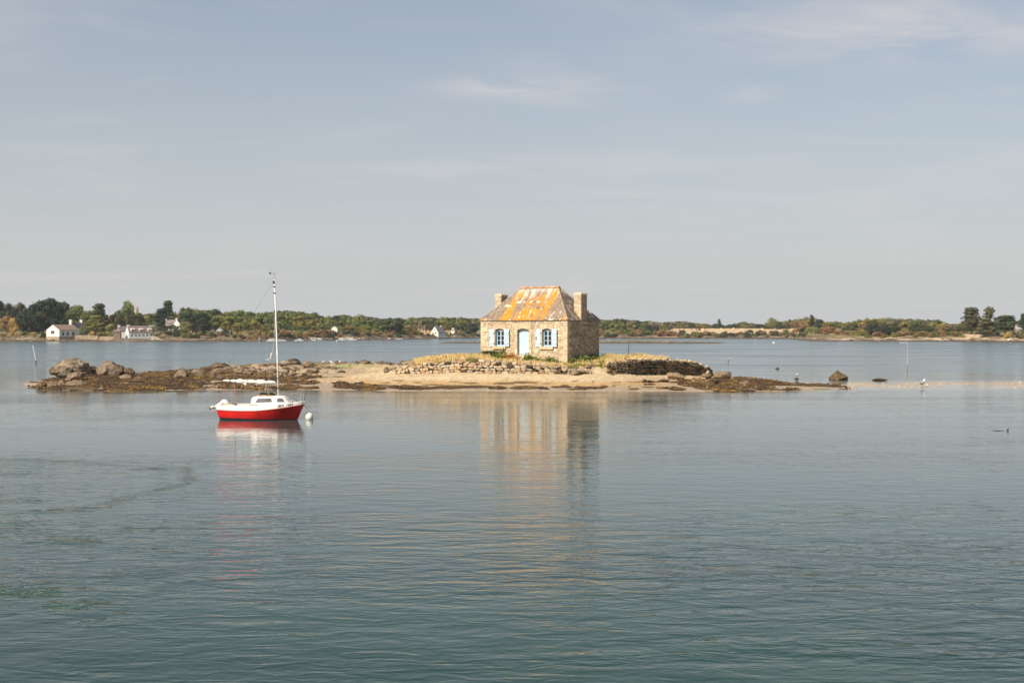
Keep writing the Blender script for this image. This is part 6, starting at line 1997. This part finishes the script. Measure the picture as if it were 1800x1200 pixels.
# ------------------------------------------------------------------ light haze over the whole bay
hm = bpy.data.materials.new('haze_air'); hm.use_nodes = True
hm.node_tree.nodes.remove(hm.node_tree.nodes['Principled BSDF'])
pv = hm.node_tree.nodes.new('ShaderNodeVolumePrincipled')
pv.inputs['Color'].default_value = (.86, .92, 1.0, 1)
pv.inputs['Density'].default_value = HAZE
pv.inputs['Anisotropy'].default_value = 0.1
hm.node_tree.links.new(pv.outputs[0], [n for n in hm.node_tree.nodes if n.type == 'OUTPUT_MATERIAL'][0].inputs['Volume'])
if HAZE > 0:
    tag(MB().box(-7500, 7500, -80, 4300, -4.0, 34.0).build('haze', hm, None), 'thin summer haze lying over the bay', kind='stuff')

# ------------------------------------------------------------------ far houses
def frame_at(px, D, py_ground): return X(px, D), D, Z(py_ground, D)


def far_house(name, px, D, rz, W, Dp, z0, zwall, zridge, label, cat='house', gable_front=True, wall_t=(1, 1, 1), roof_t=(1, 1, 1), chim=(), plinth=None, wins=(), anchor='left', ov=.25, name2='wall'):
    """gabled house; local x along the face towards the viewer, y going back. gable_front: the ridge runs back from the face"""
    s = D / FPX
    root = empty(name, (X(px, D), D, z0), rz, label, cat)
    h, hr_ = zwall - z0, zridge - z0
    b = MB(); zlo = -1.5
    if gable_front:
        b.add([(0, 0, zlo), (W, 0, zlo), (W, 0, h), (W / 2, 0, hr_), (0, 0, h), (0, Dp, zlo), (W, Dp, zlo), (W, Dp, h), (W / 2, Dp, hr_), (0, Dp, h)],
              [(0, 1, 2, 3, 4), (9, 8, 7, 6, 5), (1, 6, 7, 2), (5, 0, 4, 9)])
    else:
        b.add([(0, 0, zlo), (W, 0, zlo), (W, 0, h), (0, 0, h), (0, Dp, zlo), (W, Dp, zlo), (W, Dp, h), (0, Dp, h), (0, Dp / 2, hr_), (W, Dp / 2, hr_)],
              [(0, 1, 2, 3), (7, 6, 5, 4), (1, 5, 6, 9, 2), (4, 0, 3, 8, 7)])
    o = b.build('wall', M['render'], root); o.color = (*wall_t, 1)
    r_ = MB(); t = .16
    if gable_front:
        sl = (hr_ - h) / (W / 2)
        for sg in (-1, 1):
            xe = W / 2 + sg * (W / 2 + ov); ze = h - ov * sl
            r_.hexa([(W / 2, -.02, hr_ + .02), (xe, -.02, ze + .02), (xe, Dp + .1, ze + .02), (W / 2, Dp + .1, hr_ + .02)], [(W / 2, -.02, hr_ + .02 + t), (xe, -.02, ze + .02 + t), (xe, Dp + .1, ze + .02 + t), (W / 2, Dp + .1, hr_ + .02 + t)])
    else:
        sl = (hr_ - h) / (Dp / 2)
        for sg in (-1, 1):
            ye = Dp / 2 + sg * (Dp / 2 + ov); ze = h - ov * sl
            r_.hexa([(-.05, Dp / 2, hr_ + .02), (W + .05, Dp / 2, hr_ + .02), (W + .05, ye, ze + .02), (-.05, ye, ze + .02)], [(-.05, Dp / 2, hr_ + .02 + t), (W + .05, Dp / 2, hr_ + .02 + t), (W + .05, ye, ze + .02 + t), (-.05, ye, ze + .02 + t)])
    ro = r_.build('roof', M['slate'], root); ro.color = (*roof_t, 1)
    for (cx, cy, cw, cd, zt) in chim:
        c = MB().box(cx - cw / 2, cx + cw / 2, cy - cd / 2, cy + cd / 2, h - .3, zt - z0).box(cx - cw / 2 - .08, cx + cw / 2 + .08, cy - cd / 2 - .08, cy + cd / 2 + .08, zt - z0, zt - z0 + .18)
        o = c.build('chimney', M['render'], ro); o.color = (*wall_t, 1)
    if plinth:
        o = MB().box(-.05, W + .05, -.05, Dp + .05, -1.6, plinth - z0).build('plinth', M['farstone'], root); o.color = (1.1, 1.1, 1.1, 1)
    for wdef in wins:       # (face, a0, a1, zb, zt)
        f, a0, a1, zb, zt = wdef[:5]; zb -= z0; zt -= z0
        if f == 'front': P_ = lambda a, d, z: (a, -d, z)
        elif f == 'right': P_ = lambda a, d, z: (W + d, a, z)
        elif f == 'left': P_ = lambda a, d, z: (-d, Dp - a, z)
        fr = MB()

        def bx(m, a, c, za, zc_, d0, d1):
            q = [P_(a, d0, za), P_(c, d0, za), P_(c, d0, zc_), P_(a, d0, zc_)]; p = [P_(a, d1, za), P_(c, d1, za), P_(c, d1, zc_), P_(a, d1, zc_)]
            m.add(q + p, [(3, 2, 1, 0), (4, 5, 6, 7), (0, 1, 5, 4), (1, 2, 6, 5), (2, 3, 7, 6), (3, 0, 4, 7)])
        fw_ = .09
        bx(fr, a0, a0 + fw_, zb, zt, -.02, .05); bx(fr, a1 - fw_, a1, zb, zt, -.02, .05)
        bx(fr, a0 + fw_, a1 - fw_, zb, zb + fw_, -.02, .05); bx(fr, a0 + fw_, a1 - fw_, zt - fw_, zt, -.02, .05)
        am = (a0 + a1) / 2; bx(fr, am - .04, am + .04, zb + fw_, zt - fw_, -.02, .05)
        w_ = fr.build('window', M['render'], root); w_.color = (1, 1, 1, 1) if len(wdef) < 6 else wdef[5]
        for a, c in ((a0 + fw_, am - .04), (am + .04, a1 - fw_)):
            g_ = MB(); bx(g_, a, c, zb + fw_, zt - fw_, .008, .02); g_.build('pane', M['glass'], w_)
    return root


def zpy(py, D): return Z(py, D)


D1 = 500.0
far_house('boathouse', 81.5, D1, R(-33), 8.6, 9.6, zpy(597, D1), zpy(580, D1), zpy(571, D1), 'white gabled boathouse on a stone base at the water on the left shore', 'boathouse', True,
          roof_t=(1.7, 1.25, .95), plinth=zpy(591.2, D1), wins=(('front', 3.0, 5.4, zpy(586.8, D1), zpy(580.8, D1)), ('right', 1.2, 2.4, zpy(590, D1), zpy(583, D1)), ('right', 3.4, 4.6, zpy(590, D1), zpy(583, D1)), ('right', 6.0, 7.4, zpy(590, D1), zpy(583, D1))))
D2 = 524.0
far_house('white_house', 113, D2, R(-22), 6.6, 7.5, zpy(592, D2), zpy(582, D2), zpy(566.5, D2), 'steep white gabled house with two chimneys behind the boathouse', 'house', True, roof_t=(.9, .85, .9),
          chim=((3.3, .5, 1.3, .9, zpy(562.8, D2)), (3.3, 7.0, 1.1, .9, zpy(562.6, D2))), wins=(('right', 1.0, 2.0, zpy(588, D2), zpy(584, D2)),))
D3 = 508.0
SHADE_BLUE = (.80, .92, 1.05)  # bluish wall tint standing in for shade on the facade
lw = far_house('long_white_house', 226.5, D3, R(32), 10.6, 6.0, zpy(594.5, D3), zpy(583, D3), zpy(573, D3), 'long white house tinted blue as painted shade, three dormer windows facing the water', 'house', False, wall_t=SHADE_BLUE, roof_t=(1.35, 1.05, .95),
               chim=((.5, 3.0, .9, 1.2, zpy(571.4, D3)), (10.0, 3.0, .9, 1.2, zpy(572, D3))),
               wins=tuple(('front', .7 + k * 1.62, 1.75 + k * 1.62, zpy(591.2, D3), zpy(587.0, D3)) for k in range(6)))
for k, a in enumerate((1.7, 5.3, 9.0)):
    zb, zt = zpy(584.5, D3) - lw.location.z, zpy(579.0, D3) - lw.location.z
    dm = MB().box(a - .75, a + .75, -.05, 2.2, zb, zt).build('dormer', M['render'], lw); dm.color = (1, 1, 1, 1)
    MB().hexa([(a - .9, -.15, zt + .01), (a + .9, -.15, zt + .01), (a + .9, 2.4, zt + .01), (a - .9, 2.4, zt + .01)], [(a - .8, -.1, zt + .35), (a + .8, -.1, zt + .35), (a + .8, 2.4, zt + .6), (a - .8, 2.4, zt + .6)]).build('dormer_roof', M['render'], dm)
    MB().box(a - .5, a + .5, -.07, -.052, zb + .12, zt - .15).build('pane', M['glass'], dm)
far_house('white_cottage', 208, D3 + 7, R(20), 5.0, 5.0, zpy(593, D3), zpy(581, D3), zpy(573.5, D3), 'white cottage wing with a tall chimney left of the long house', 'house', False, roof_t=(.95, .85, .85),
          chim=((.3, 2.5, 1.0, 1.2, zpy(571.6, D3)), (4.6, 2.5, .9, 1.2, zpy(571.4, D3))), wins=(('front', 2.6, 3.4, zpy(584.6, D3), zpy(581.6, D3)),))
far_house('stone_shed', 199, D3 - 2, R(10), 2.8, 4.0, zpy(596, D3), zpy(583, D3), zpy(580, D3), 'small lean stone shed left of the white cottage wing', 'shed', False, wall_t=(.30, .25, .20), roof_t=(1.5, 1.2, 1.0))
D4 = 540.0
far_house('upper_white_house', 291.5, D4, R(18), 5.2, 5.5, zpy(577, D4), zpy(568.3, D4), zpy(562.5, D4), 'white house with three chimneys half hidden by dark trees', 'house', False, roof_t=(1.8, 1.6, 1.5), chim=((.2, 2.7, .5, 1.4, zpy(561.2, D4)), (4.9, 2.7, .6, 1.4, zpy(560.3, D4))))
far_house('white_gable_end', 304.5, D4 - 2, R(-15), 3.6, 5.5, zpy(577, D4), zpy(570.5, D4), zpy(562.5, D4), 'narrow white gable joined to the right of the house with three chimneys', 'house', True, roof_t=(1, 1, 1), chim=((1.5, .6, .8, .8, zpy(560, D4)),))
D5 = 540.0
far_house('green_shed', 380.5, D5, R(-25), 3.2, 5.0, zpy(586, D5), zpy(581.5, D5), zpy(575.5, D5), 'small shed with a pale blue grey roof among bushes on the left shore', 'shed', False, wall_t=(.35, .42, .30), roof_t=(1.7, 2.0, 2.1), ov=.5)
D6 = 680.0
far_house('gabled_cottage', 757.5, D6, R(-36), 5.4, 6.4, zpy(590, D6), zpy(584.5, D6), zpy(573.8, D6), 'white cottage with a steep gable and grey roof left of the stone house', 'house', True, roof_t=(1.2, 1.2, 1.3), chim=((2.7, 5.9, .8, .8, zpy(572.8, D6)),),
          wins=(('front', 1.0, 2.1, zpy(587.5, D6), zpy(583.6, D6)), ('front', 3.0, 4.1, zpy(587.5, D6), zpy(583.6, D6)), ('front', 2.2, 3.1, zpy(581.5, D6), zpy(579, D6)), ('right', 1.5, 2.4, zpy(587.5, D6), zpy(585, D6))))
far_house('small_white_gable', 793, D6 + 40, R(-20), 2.2, 4.0, zpy(589, D6), zpy(580.5, D6), zpy(577, D6), 'tiny white house with a reddish gable right of the steep cottage', 'house', True, roof_t=(1.6, .9, .6), chim=((1.1, .6, 1.3, .8, zpy(576.6, D6)),),
          wins=(('front', .5, 1.7, zpy(581.4, D6), zpy(579, D6), (.5, .2, .1, 1)),))
far_house('low_white_cottage', 833.5, D6 + 80, R(12), 5.2, 4.0, zpy(591, D6), zpy(585, D6), zpy(580.3, D6), 'low white cottage partly hidden by the left wall of the stone house', 'house', False, roof_t=(1.5, 1.3, 1.15), chim=((.2, 2.0, .7, .9, zpy(576, D6)),), wins=(('front', 2.2, 3.0, zpy(588.5, D6), zpy(586, D6)),))
far_house('white_cottage', 582.5, 600.0, R(-12), 3.2, 4.0, Z(588, 600), Z(577.5, 600), Z(573.5, 600), 'white cottage half hidden among the pines right of the mast', 'house', True, roof_t=(1.1, 1.1, 1.1))
far_house('white_house', 1788.5, 492.0, R(-4), 8.0, 5.0, Z(588, 492), Z(574.5, 492), Z(568.5, 492), 'white house with a dark slate roof at the right edge of the picture', 'house', False, roof_t=(.7, .75, .95))
far_house('white_cottage', 37, 560.0, R(-10), 2.6, 4.0, Z(556, 560), Z(547, 560), Z(545, 560), 'white house front glimpsed high between the trees at far left', 'house', False, roof_t=(2.2, 2.2, 2.2), wins=(('front', .8, 1.8, Z(549, 560), Z(547.5, 560)),))


# quay walls
def quay(name, pts, top, label, tint=(1, 1, 1), th=.6):
    """pts: (px, extra distance behind the water line, top row)"""
    b = MB(); P_ = []
    for px, dd, tp in pts:
        D = float(shore_d(px)) + dd; P_.append((X(px, D), D, Z(tp, D)))
    root_ = None
    for (x0, y0, z0), (x1, y1, z1) in zip(P_[:-1], P_[1:]):
        b.hexa([(x0, y0, -.5), (x1, y1, -.5), (x1, y1 + th, -.5), (x0, y0 + th, -.5)], [(x0, y0, z0), (x1, y1, z1), (x1, y1 + th, z1), (x0, y0 + th, z0)])
    o = b.build(name, M['farstone'], None)
    o.color = (*tint, 1)
    tag(o, label, 'wall')


quay('quay_wall', [(128, 8, 589), (150, 7, 589.5), (172, 6, 590)], 0, 'tan stone quay wall between the boathouse and the quay corner', (.95, .92, .86))
quay('quay_wall', [(174, 3, 591.2), (200, 2.5, 591.5)], 0, 'taller pale quay wall with a square corner left of the stone shed', (1.05, 1.0, .92))
quay('quay_wall', [(194, 1.2, 596.2), (232, 1.5, 594.5), (262, 2, 595)], 0, 'dark low stone wall at the water below the long white house', (.62, .6, .62))
quay('slipway_wall', [(262, 4, 592.5), (276, 3, 592), (286, 2, 597)], 0, 'grey sloping slipway wall right of the long white house', (1.1, 1.2, 1.25))
quay('quay_wall', [(288, 6, 594.5), (330, 6, 595)], 0, 'long low dark stone wall under the evergreens left of the mast', (.7, .65, .6))
quay('garden_wall', [(1693, 20, 587.0), (1712, 20, 587.2), (1728, 20, 587.8)], 0, 'grey garden wall under the spreading cypress at the right', (1.3, 1.3, 1.3))
quay('garden_wall', [(1740, 14, 591), (1758, 14, 591.5)], 0, 'dark low wall in the shade of the pointed conifer at the right', (.55, .5, .5))

# rocks of the strands
sr_ = random.Random(31)
for (p0, p1, n, zone) in ((0, 130, 26, 'at the foot of the far left bank'), (310, 480, 34, 'on the strand left of the mast'), (480, 740, 34, 'on the strand right of the mast'), (1050, 1440, 40, 'on the strand below the stubble field'), (1440, 1800, 44, 'on the pale beach at the right')):
    for _ in range(n):
        px = sr_.uniform(p0, p1); D = float(shore_d(px)) + sr_.uniform(1, 12); w = sr_.uniform(.3, 1.3)
        put('shore_rock', SMALL[sr_.randrange(8)], (X(px, D), D, lz(px, D) + w * .15), (w, w * .8, w * sr_.uniform(.35, .7)), sr_.uniform(0, 6), sr_.choice([(1.2, 1.05, .9), (.9, .8, .68), (.6, .52, .44), (1.4, 1.25, 1.05)]), M['rock'],
            'brown shore rock ' + zone, 'rock', 'rocks ' + zone)

# straw bales on the field
bale = MB()
bale.lathe([(0, -.6), (.55, -.6), (.66, -.52), (.68, 0), (.66, .52), (.55, .6), (0, .6)], 16)
bale_me = bale.mesh('straw_bale', True); bale_me.materials.append(M['straw'])
for i, (px, py, lab) in enumerate(((1167, 582.5, 'lowest straw bale, at the left corner of the field'), (1199, 582.3, 'straw bale alone on the left part of the field'), (1229.5, 580.5, 'left one of two straw bales side by side on the field'), (1236, 580.8, 'right one of two straw bales side by side on the field'),
                                   (1268, 580, 'straw bale below the dark pointed conifer'), (1289.5, 579.5, 'straw bale on the crest in the middle of the field'), (1340.5, 580.5, 'straw bale furthest right, near the pale green tree'), (1181, 584.4, 'half hidden straw bale at the hedge on the field left'))):
    D = 700.0
    while D < 980 and YH + (EYE - lz(px, D)) * FPX / D > py + .3: D += 3
    o = link('straw_bale', bale_me); o.location = (X(px, D), D, lz(px, D) + .62); o.rotation_euler = (R(90), 0, R(20 + 37 * i)); o.scale = (1.35, 1.35, 1.3)
    tag(o, lab, 'straw bale', 'round straw bales on the stubble field')

# low reef far behind the house
def reef(name, px0, px1, D, hmax, py_c, seed, label):
    pxs = np.arange(px0, px1, 1.0); dd = np.linspace(-9, 9, 15)
    P, Q = np.meshgrid(pxs, dd); Dg = D + Q + 3 * np.sin(P / 40)
    n = fbm(P / 5, Q / 3, 0, 3, seed); t = np.interp(P, [px0, px0 + 25, (px0 + px1) / 2, px1 - 25, px1], [0, .6, 1, .6, 0])
    z = (hmax * t * np.exp(-(Q / 6.0) ** 2) * (0.45 + 1.1 * n)) - .12
    x = X(P, Dg); c = np.ones(z.shape + (3,)) * [.10, .075, .04]
    c = np.where((z > .45)[..., None], np.array([.19, .15, .075]), c) * (.6 + .8 * n)[..., None]
    h, w = z.shape; idx = np.arange(h * w).reshape(h, w)
    F = np.stack([idx[:-1, :-1], idx[:-1, 1:], idx[1:, 1:], idx[1:, :-1]], -1).reshape(-1, 4)
    tag(link(name, mesh_arrays(name, np.stack([x, Dg, z], -1).reshape(-1, 3), F, c.reshape(-1, 3)), None, M['land']), label, kind='structure')


reef('reef', 762, 1000, 428, .8, 602, 5, 'long low weedy reef in the water behind the stone house')
reef('reef', 960, 1282, 425, 1.0, 602, 8, 'low grassy reef right of the stone house')

# boats by the far shore
def small_boat(name, px, D, L, rz, hullc, label, cabin_=None, cat='boat', z=0.0):
    root = empty(name, (X(px, D), D, z), rz, label, cat)
    xs_ = np.linspace(0, 1, 9); S_ = []
    for t in xs_:
        hb = .17 * L * (1 - .95 * max(0, t - .45) ** 2 / .3025) * (.88 + .12 * min(1, t * 5)); hb = max(hb, .02)
        fb = .13 * L * (.8 + .35 * t * t)
        S_.append([(t * L - L / 2, -hb, fb), (t * L - L / 2 - .04 * L * t, -hb * .8, -.05), (t * L - L / 2 - .05 * L * t, 0, -.12), (t * L - L / 2 - .04 * L * t, hb * .8, -.05), (t * L - L / 2, hb, fb)])
    b = MB(); n = 5
    for s in S_: b.v += s; b.c += [hullc] * n
    for i in range(8):
        for k in range(4): b.f.append((i * n + k, (i + 1) * n + k, (i + 1) * n + k + 1, i * n + k + 1))
    b.f += [tuple(range(n)), tuple(8 * n + k for k in range(n))[::-1]]
    b.build('hull', M['plain'], root)
    dk = MB()
    for s in S_: dk.v += [(s[0][0], s[0][1] * .96, s[0][2] - .06), (s[4][0], s[4][1] * .96, s[4][2] - .06)]; dk.c += [(.5, .48, .44)] * 2
    dk.f += [(2 * i, 2 * i + 2, 2 * i + 3, 2 * i + 1) for i in range(8)]
    dk.build('deck', M['plain'], root)
    if cabin_:
        a, c, h = cabin_
        m = MB(); x0, x1, w, zb = a * L - L / 2, c * L - L / 2, .10 * L, .10 * L
        m.hexa([(x0, -w, zb), (x1, -w, zb), (x1, w, zb), (x0, w, zb)], [(x0 + .03 * L, -w * .85, zb + h), (x1 - .07 * L, -w * .85, zb + h), (x1 - .07 * L, w * .85, zb + h), (x0 + .03 * L, w * .85, zb + h)], (.72, .70, .66))
        cb_ = m.build('cabin', M['plain'], root)
        MB().box(x0 + .06 * L, x1 - .12 * L, -w * .96, w * .96, zb + h * .45, zb + h * .8).build('window', M['glass'], cb_)
    return root


WHT = (.74, .72, .68)
for i, (px, py, L, rz, c, cab_, lab) in enumerate((
        (476.5, 598.3, 4.6, .1, WHT, (.3, .75, .6), 'small white motor boat just left of the mast, by the far shore'),
        (492, 598.6, 5.6, 3.2, (.55, .55, .52), None, 'low grey white open boat just right of the mast, by the far shore'),
        (528, 599, 5.0, .15, WHT, (.3, .6, .5), 'white motor boat, left one of the pair in mid wood'),
        (540, 599, 4.8, 3.0, (.12, .09, .07), None, 'dark brown open boat beside the white pair boat'),
        (551, 599, 3.6, .3, WHT, (.2, .8, 1.0), 'white boat with a tall cabin by the far shore'),
        (562, 598.8, 5.2, 3.3, (.25, .24, .2), (.3, .7, .8), 'dark hulled boat with a yellowish cabin'),
        (604, 598, 5.2, .1, (.60, .60, .58), (.15, .5, .8), 'white cabin boat moored before the pale strand'),
        (617, 598, 5.6, 3.2, (.66, .64, .62), (.3, .8, .7), 'longer white boat touching the cabin boat before the pale strand'),
        (684, 597.6, 3.6, .2, (.50, .10, .07), (.3, .7, .6), 'small red boat by the far shore left of the cottages'),
        (702, 597.6, 4.0, .1, (.66, .64, .62), None, 'small white dinghy right of the red boat'),
        (100.5, 600.6, 1.7, .6, WHT, None, 'tiny white dinghy floating before the boathouse'),
        (107, 599.7, 3.2, .05, (.6, .58, .54), None, 'white dinghy drawn up at the foot of the boathouse'),
        (52, 596.5, 3.6, .05, (.5, .48, .44), None, 'pale upturned dinghy on the bank below the dark evergreen'),
        (650, 595.3, 2.4, .3, (.45, .43, .40), None, 'small grey dinghy on the brown strand between mast and cottages'),
        (798, 592.6, 3.2, .2, WHT, None, 'white dinghy ashore below the tiny white house'),
        (1781, 597.5, 4.4, .25, (.78, .74, .66), None, 'long white boat lying on the beach at the right'),
        (267, 592.3, 3.0, .1, WHT, None, 'white dinghy on the slipway right of the long white house'))):
    D = EYE * FPX / (py - YH) if py > 598.7 else float(shore_d(px)) - 4
    z_ = 0.0
    if lab.endswith(('strand', 'boathouse')) and 'foot' in lab or 'ashore' in lab or 'strand between' in lab or 'on the beach' in lab or 'slipway' in lab or 'on the bank' in lab:
        D = float(shore_d(px)) + (9 if 'slipway' not in lab else 4); z_ = lz(px, D) + .12
        if 'slipway' in lab: z_ = Z(592.3, D)
    else: D = min(D, float(shore_d(px)) - 3)
    small_boat('dinghy' if cab_ is None else 'motor_boat', px, D, L, rz, c, lab, cab_, 'dinghy' if cab_ is None else 'boat', z_)

# kayak with its paddler
ky = small_boat('kayak', 1589, 430, 3.0, .1, (.48, .62, .85), 'pale blue kayak on the water off the right shore', None, 'kayak')
ky.scale = (1, .7, .8)
bpy.context.view_layer.update()


def paddler(x, y, z):
    me = bpy.data.meshes.new('person')
    J = [(0, 0, 0), (0, 0, .22), (0, 0, .46), (0, 0, .58), (0, 0, .72), (-.05, -.17, .46), (.12, -.26, .28), (.30, -.22, .30), (-.05, .17, .46), (.12, .26, .28), (.30, .22, .34), (.22, -.1, .06), (.62, -.10, .16), (.22, .1, .06), (.62, .10, .16)]
    E = [(0, 1), (1, 2), (2, 3), (3, 4), (2, 5), (5, 6), (6, 7), (2, 8), (8, 9), (9, 10), (0, 11), (11, 12), (0, 13), (13, 14)]
    me.from_pydata(J, E, [])
    o = bpy.data.objects.new('person', me); COL.objects.link(o)
    sk = o.modifiers.new('skin', 'SKIN')
    rad = [.15, .15, .14, .06, .11, .06, .05, .04, .06, .05, .04, .09, .07, .09, .07]
    for i, r_ in enumerate(rad): me.skin_vertices[0].data[i].radius = (r_, r_)
    me.skin_vertices[0].data[0].use_root = True
    o.modifiers.new('sub', 'SUBSURF').levels = 1
    me.materials.append(surf('red_vest', (.45, .10, .06), .8, .1, 5))
    o.location = (x, y, z)
    tag(o, 'person in a reddish top seated in the pale blue kayak holding a paddle', 'person')
    return o


kx, kyy = X(1589, 430), 430
paddler(kx, kyy, .22)
tag(MB().tube([(.42, -1.0, .75), (.42, 1.0, .45)], .025, 6).box(.41, .43, -1.2, -.95, .70, .88).box(.41, .43, .95, 1.2, .36, .52).build('paddle', M['wood'], None), 'wooden paddle held by the kayaker', 'paddle').location = (kx, kyy, .1)

# stakes and poles
def stake(px0, py0, px1, py1, r0, col, label, D=None, dark=None):
    D = EYE * FPX / (py0 - YH) if D is None else D
    x0, x1, z1 = X(px0, D), X(px1, D), Z(py1, D)
    root = empty('stake', (x0, D, 0), 0, label, 'stake')
    zc = z1 if dark is None else dark * z1
    o = MB().tube([(0, 0, -.6), ((x1 - x0) * (zc / z1), 0, zc)], [r0, r0 * .9], 8).build('lower_pole' if dark else 'pole', M['post'], root)
    o.color = (.08, .065, .045, 1) if dark else (*col, 1)
    if dark:
        o = MB().tube([((x1 - x0) * (zc / z1), 0, zc), (x1 - x0, 0, z1)], [r0 * .85, r0 * .6], 8).build('upper_pole', M['post'], root); o.color = (*col, 1)


stake(64.6, 641, 57.5, 607, .07, (.75, .70, .66), 'white leaning stake with a dark foot in the water at far left', dark=.24)
stake(1101, 622, 1105.5, 603, .06, (.06, .15, .14), 'green leaning pole behind the dry grass right of the stone house', D=130)
stake(1277, 639.5, 1283.5, 628, .045, (.55, .55, .52), 'thin leaning stake with a pale tip in mid water', dark=.72)
stake(1595, 655.5, 1595.5, 600, .022, (.60, .54, .46), 'tall thin stick with a dark foot, standing in the water at the right', dark=.24)
stake(455.5, 600.6, 455.5, 592.5, .10, (.66, .64, .60), 'white mooring post near the far shore left of the mast')
for i, (px, py0, py1) in enumerate(((467, 600.5, 597.5), (598, 602, 599), (605, 602, 600), (647, 602.5, 599), (674, 601, 595), (691, 600, 599), (710, 602.3, 600.8), (729, 602, 600.7), (786, 601.5, 597.5), (1469, 603.5, 598.5), (1458.5, 604.6, 603), (1541, 602.5, 600.5), (1578, 604.5, 601.8), (1635, 602.8, 601), (1560, 602, 600.6), (1347, 602, 600.5))):
    D = min(EYE * FPX / (py0 - YH), float(shore_d(px)) - 6)
    o = MB().tube([(0, 0, -.5), (.05, 0, max(.4, Z(py1, D)))], .09, 6).build('mooring_stake', M['post'], None)
    o.location = (X(px, D), D, 0); o.color = (.09, .075, .06, 1)
    tag(o, 'small dark mooring stake in the water off the ' + ('left' if px < 850 else 'right') + ' far shore', 'stake', 'mooring stakes off the ' + ('left' if px < 850 else 'right') + ' shore')
for (a, b_, yy0, yy1, lab) in ((1325, 1329, 604, 596, 'thin leaning stake off the field, left of the pale buoy'), (746, 746, 590, 571.5, None)):
    if lab: stake(a, yy0, b_, yy1, .06, (.4, .4, .38), lab)
    else:
        D = 680; o = MB().tube([(0, 0, -1), (0, 0, Z(571.5, D) - Z(590, D))], [.16, .10], 8).build('utility_pole', M['post'], None); o.location = (X(746, D), D, Z(590, D)); o.color = (.5, .47, .42, 1)
        tag(o, 'pale utility pole left of the steep gabled cottage', 'pole')
for (px, py, r_, c, lab) in ((1360, 603.3, .45, WHT, 'white mooring buoy off the stubble field'), (524.5, 601.5, .3, (.05, .05, .05), 'small black buoy off the moored boats'), (592, 600, .28, WHT, 'small white buoy left of the cabin boat'), (466, 599, .25, WHT, 'tiny white buoy left of the mast')):
    D = EYE * FPX / (py - YH)
    o = MB().lathe([(0, -.3), (r_ * .7, -.2), (r_, .1), (r_ * .7, .45), (.05, .6), (0, .6)], 12, c=c).build('buoy', M['plain'], None, True); o.location = (X(px, D), D, 0)
    tag(o, lab, 'buoy')

# gulls
def gull_mesh():
    b = MB()
    body = [(-.26, 0, .16, .01), (-.16, 0, .17, .035), (-.04, 0, .19, .065), (.08, 0, .215, .062), (.13, 0, .26, .040), (.155, 0, .30, .036), (.19, 0, .315, .030), (.215, 0, .31, .010), (.26, 0, .295, .004)]
    n = 10
    for i, (x, y, z, r_) in enumerate(body):
        c = (.35, .36, .38) if 0 < i < 3 else (.78, .77, .75)
        if i >= 7: c = (.6, .4, .05)
        if i == 0: c = (.05, .05, .05)
        for k in range(n):
            a = 2 * math.pi * k / n; b.v.append((x, r_ * math.cos(a), z + r_ * math.sin(a))); b.c.append(c)
    for i in range(len(body) - 1):
        for k in range(n): b.f.append((i * n + k, i * n + (k + 1) % n, (i + 1) * n + (k + 1) % n, (i + 1) * n + k))
    b.f += [tuple(range(n)), tuple((len(body) - 1) * n + k for k in range(n))[::-1]]
    for s in (-1, 1): b.tube([(.0, s * .03, .14), (.005, s * .03, -.01)], .007, 5, (.5, .3, .2)); b.tube([(.0, s * .03, 0), (.05, s * .035, 0)], .007, 4, (.5, .3, .2))
    return b.mesh('gull', True)


gm = gull_mesh(); gm.materials.append(M['plain'])
for i, (px, py, D, s, rz, lab) in enumerate(((469, 636.5, 110, 1.0, .3, 'gull standing on the ledge rocks left of the mast'), (597.5, 641, 109, 1.2, 1.9, 'upright gull at the left end of the pale crest'), (566, 641.5, 108, 1.2, .1, 'gull sitting low on the dark rocks, left one'),
                                       (584, 641.5, 108, 1.2, 2.9, 'gull sitting low on the dark rocks, right one'), (1401, 664, 104, 1.1, 1.2, 'gull standing on the little green rock'), (1622, 681, 91.5, 1.9, .8, 'large white gull standing in the shallows at the right'),
                                       (1068, 598.5, 540, 2.2, 0.2, 'left one of two white birds on the water beside the house'), (1071, 598.5, 540, 2.2, .4, 'right one of two white birds on the water beside the house'))):
    o = link('gull', gm); o.location = (X(px, D), D, max(Z(py, D), 0.0)); o.rotation_euler = (0, 0, rz); o.scale = (s, s, s)
    tag(o, lab, 'gull', 'white gulls')

# driftwood / snag in the near water at the right, flakes of foam and feathers
D = EYE * FPX / (757 - YH)
sn = empty('snag', (X(1772, D), D, 0), 0, 'black forked snag of wood poking out of the near water at the right', 'snag')
MB().tube([(-.03, 0, -.1), (.0, 0, .04), (.03, 0, .10)], [.045, .035, .012], 7, (1, 1, 1)).tube([(-.01, 0, .02), (-.04, 0, .07)], [.022, .008], 6).build('branch', M['black'], sn)
MB().tube([(-.70, .03, .0), (-.42, .02, .012), (-.15, 0, .0)], [.008, .014, .008], 6).build('floating_twig', M['black'], sn)
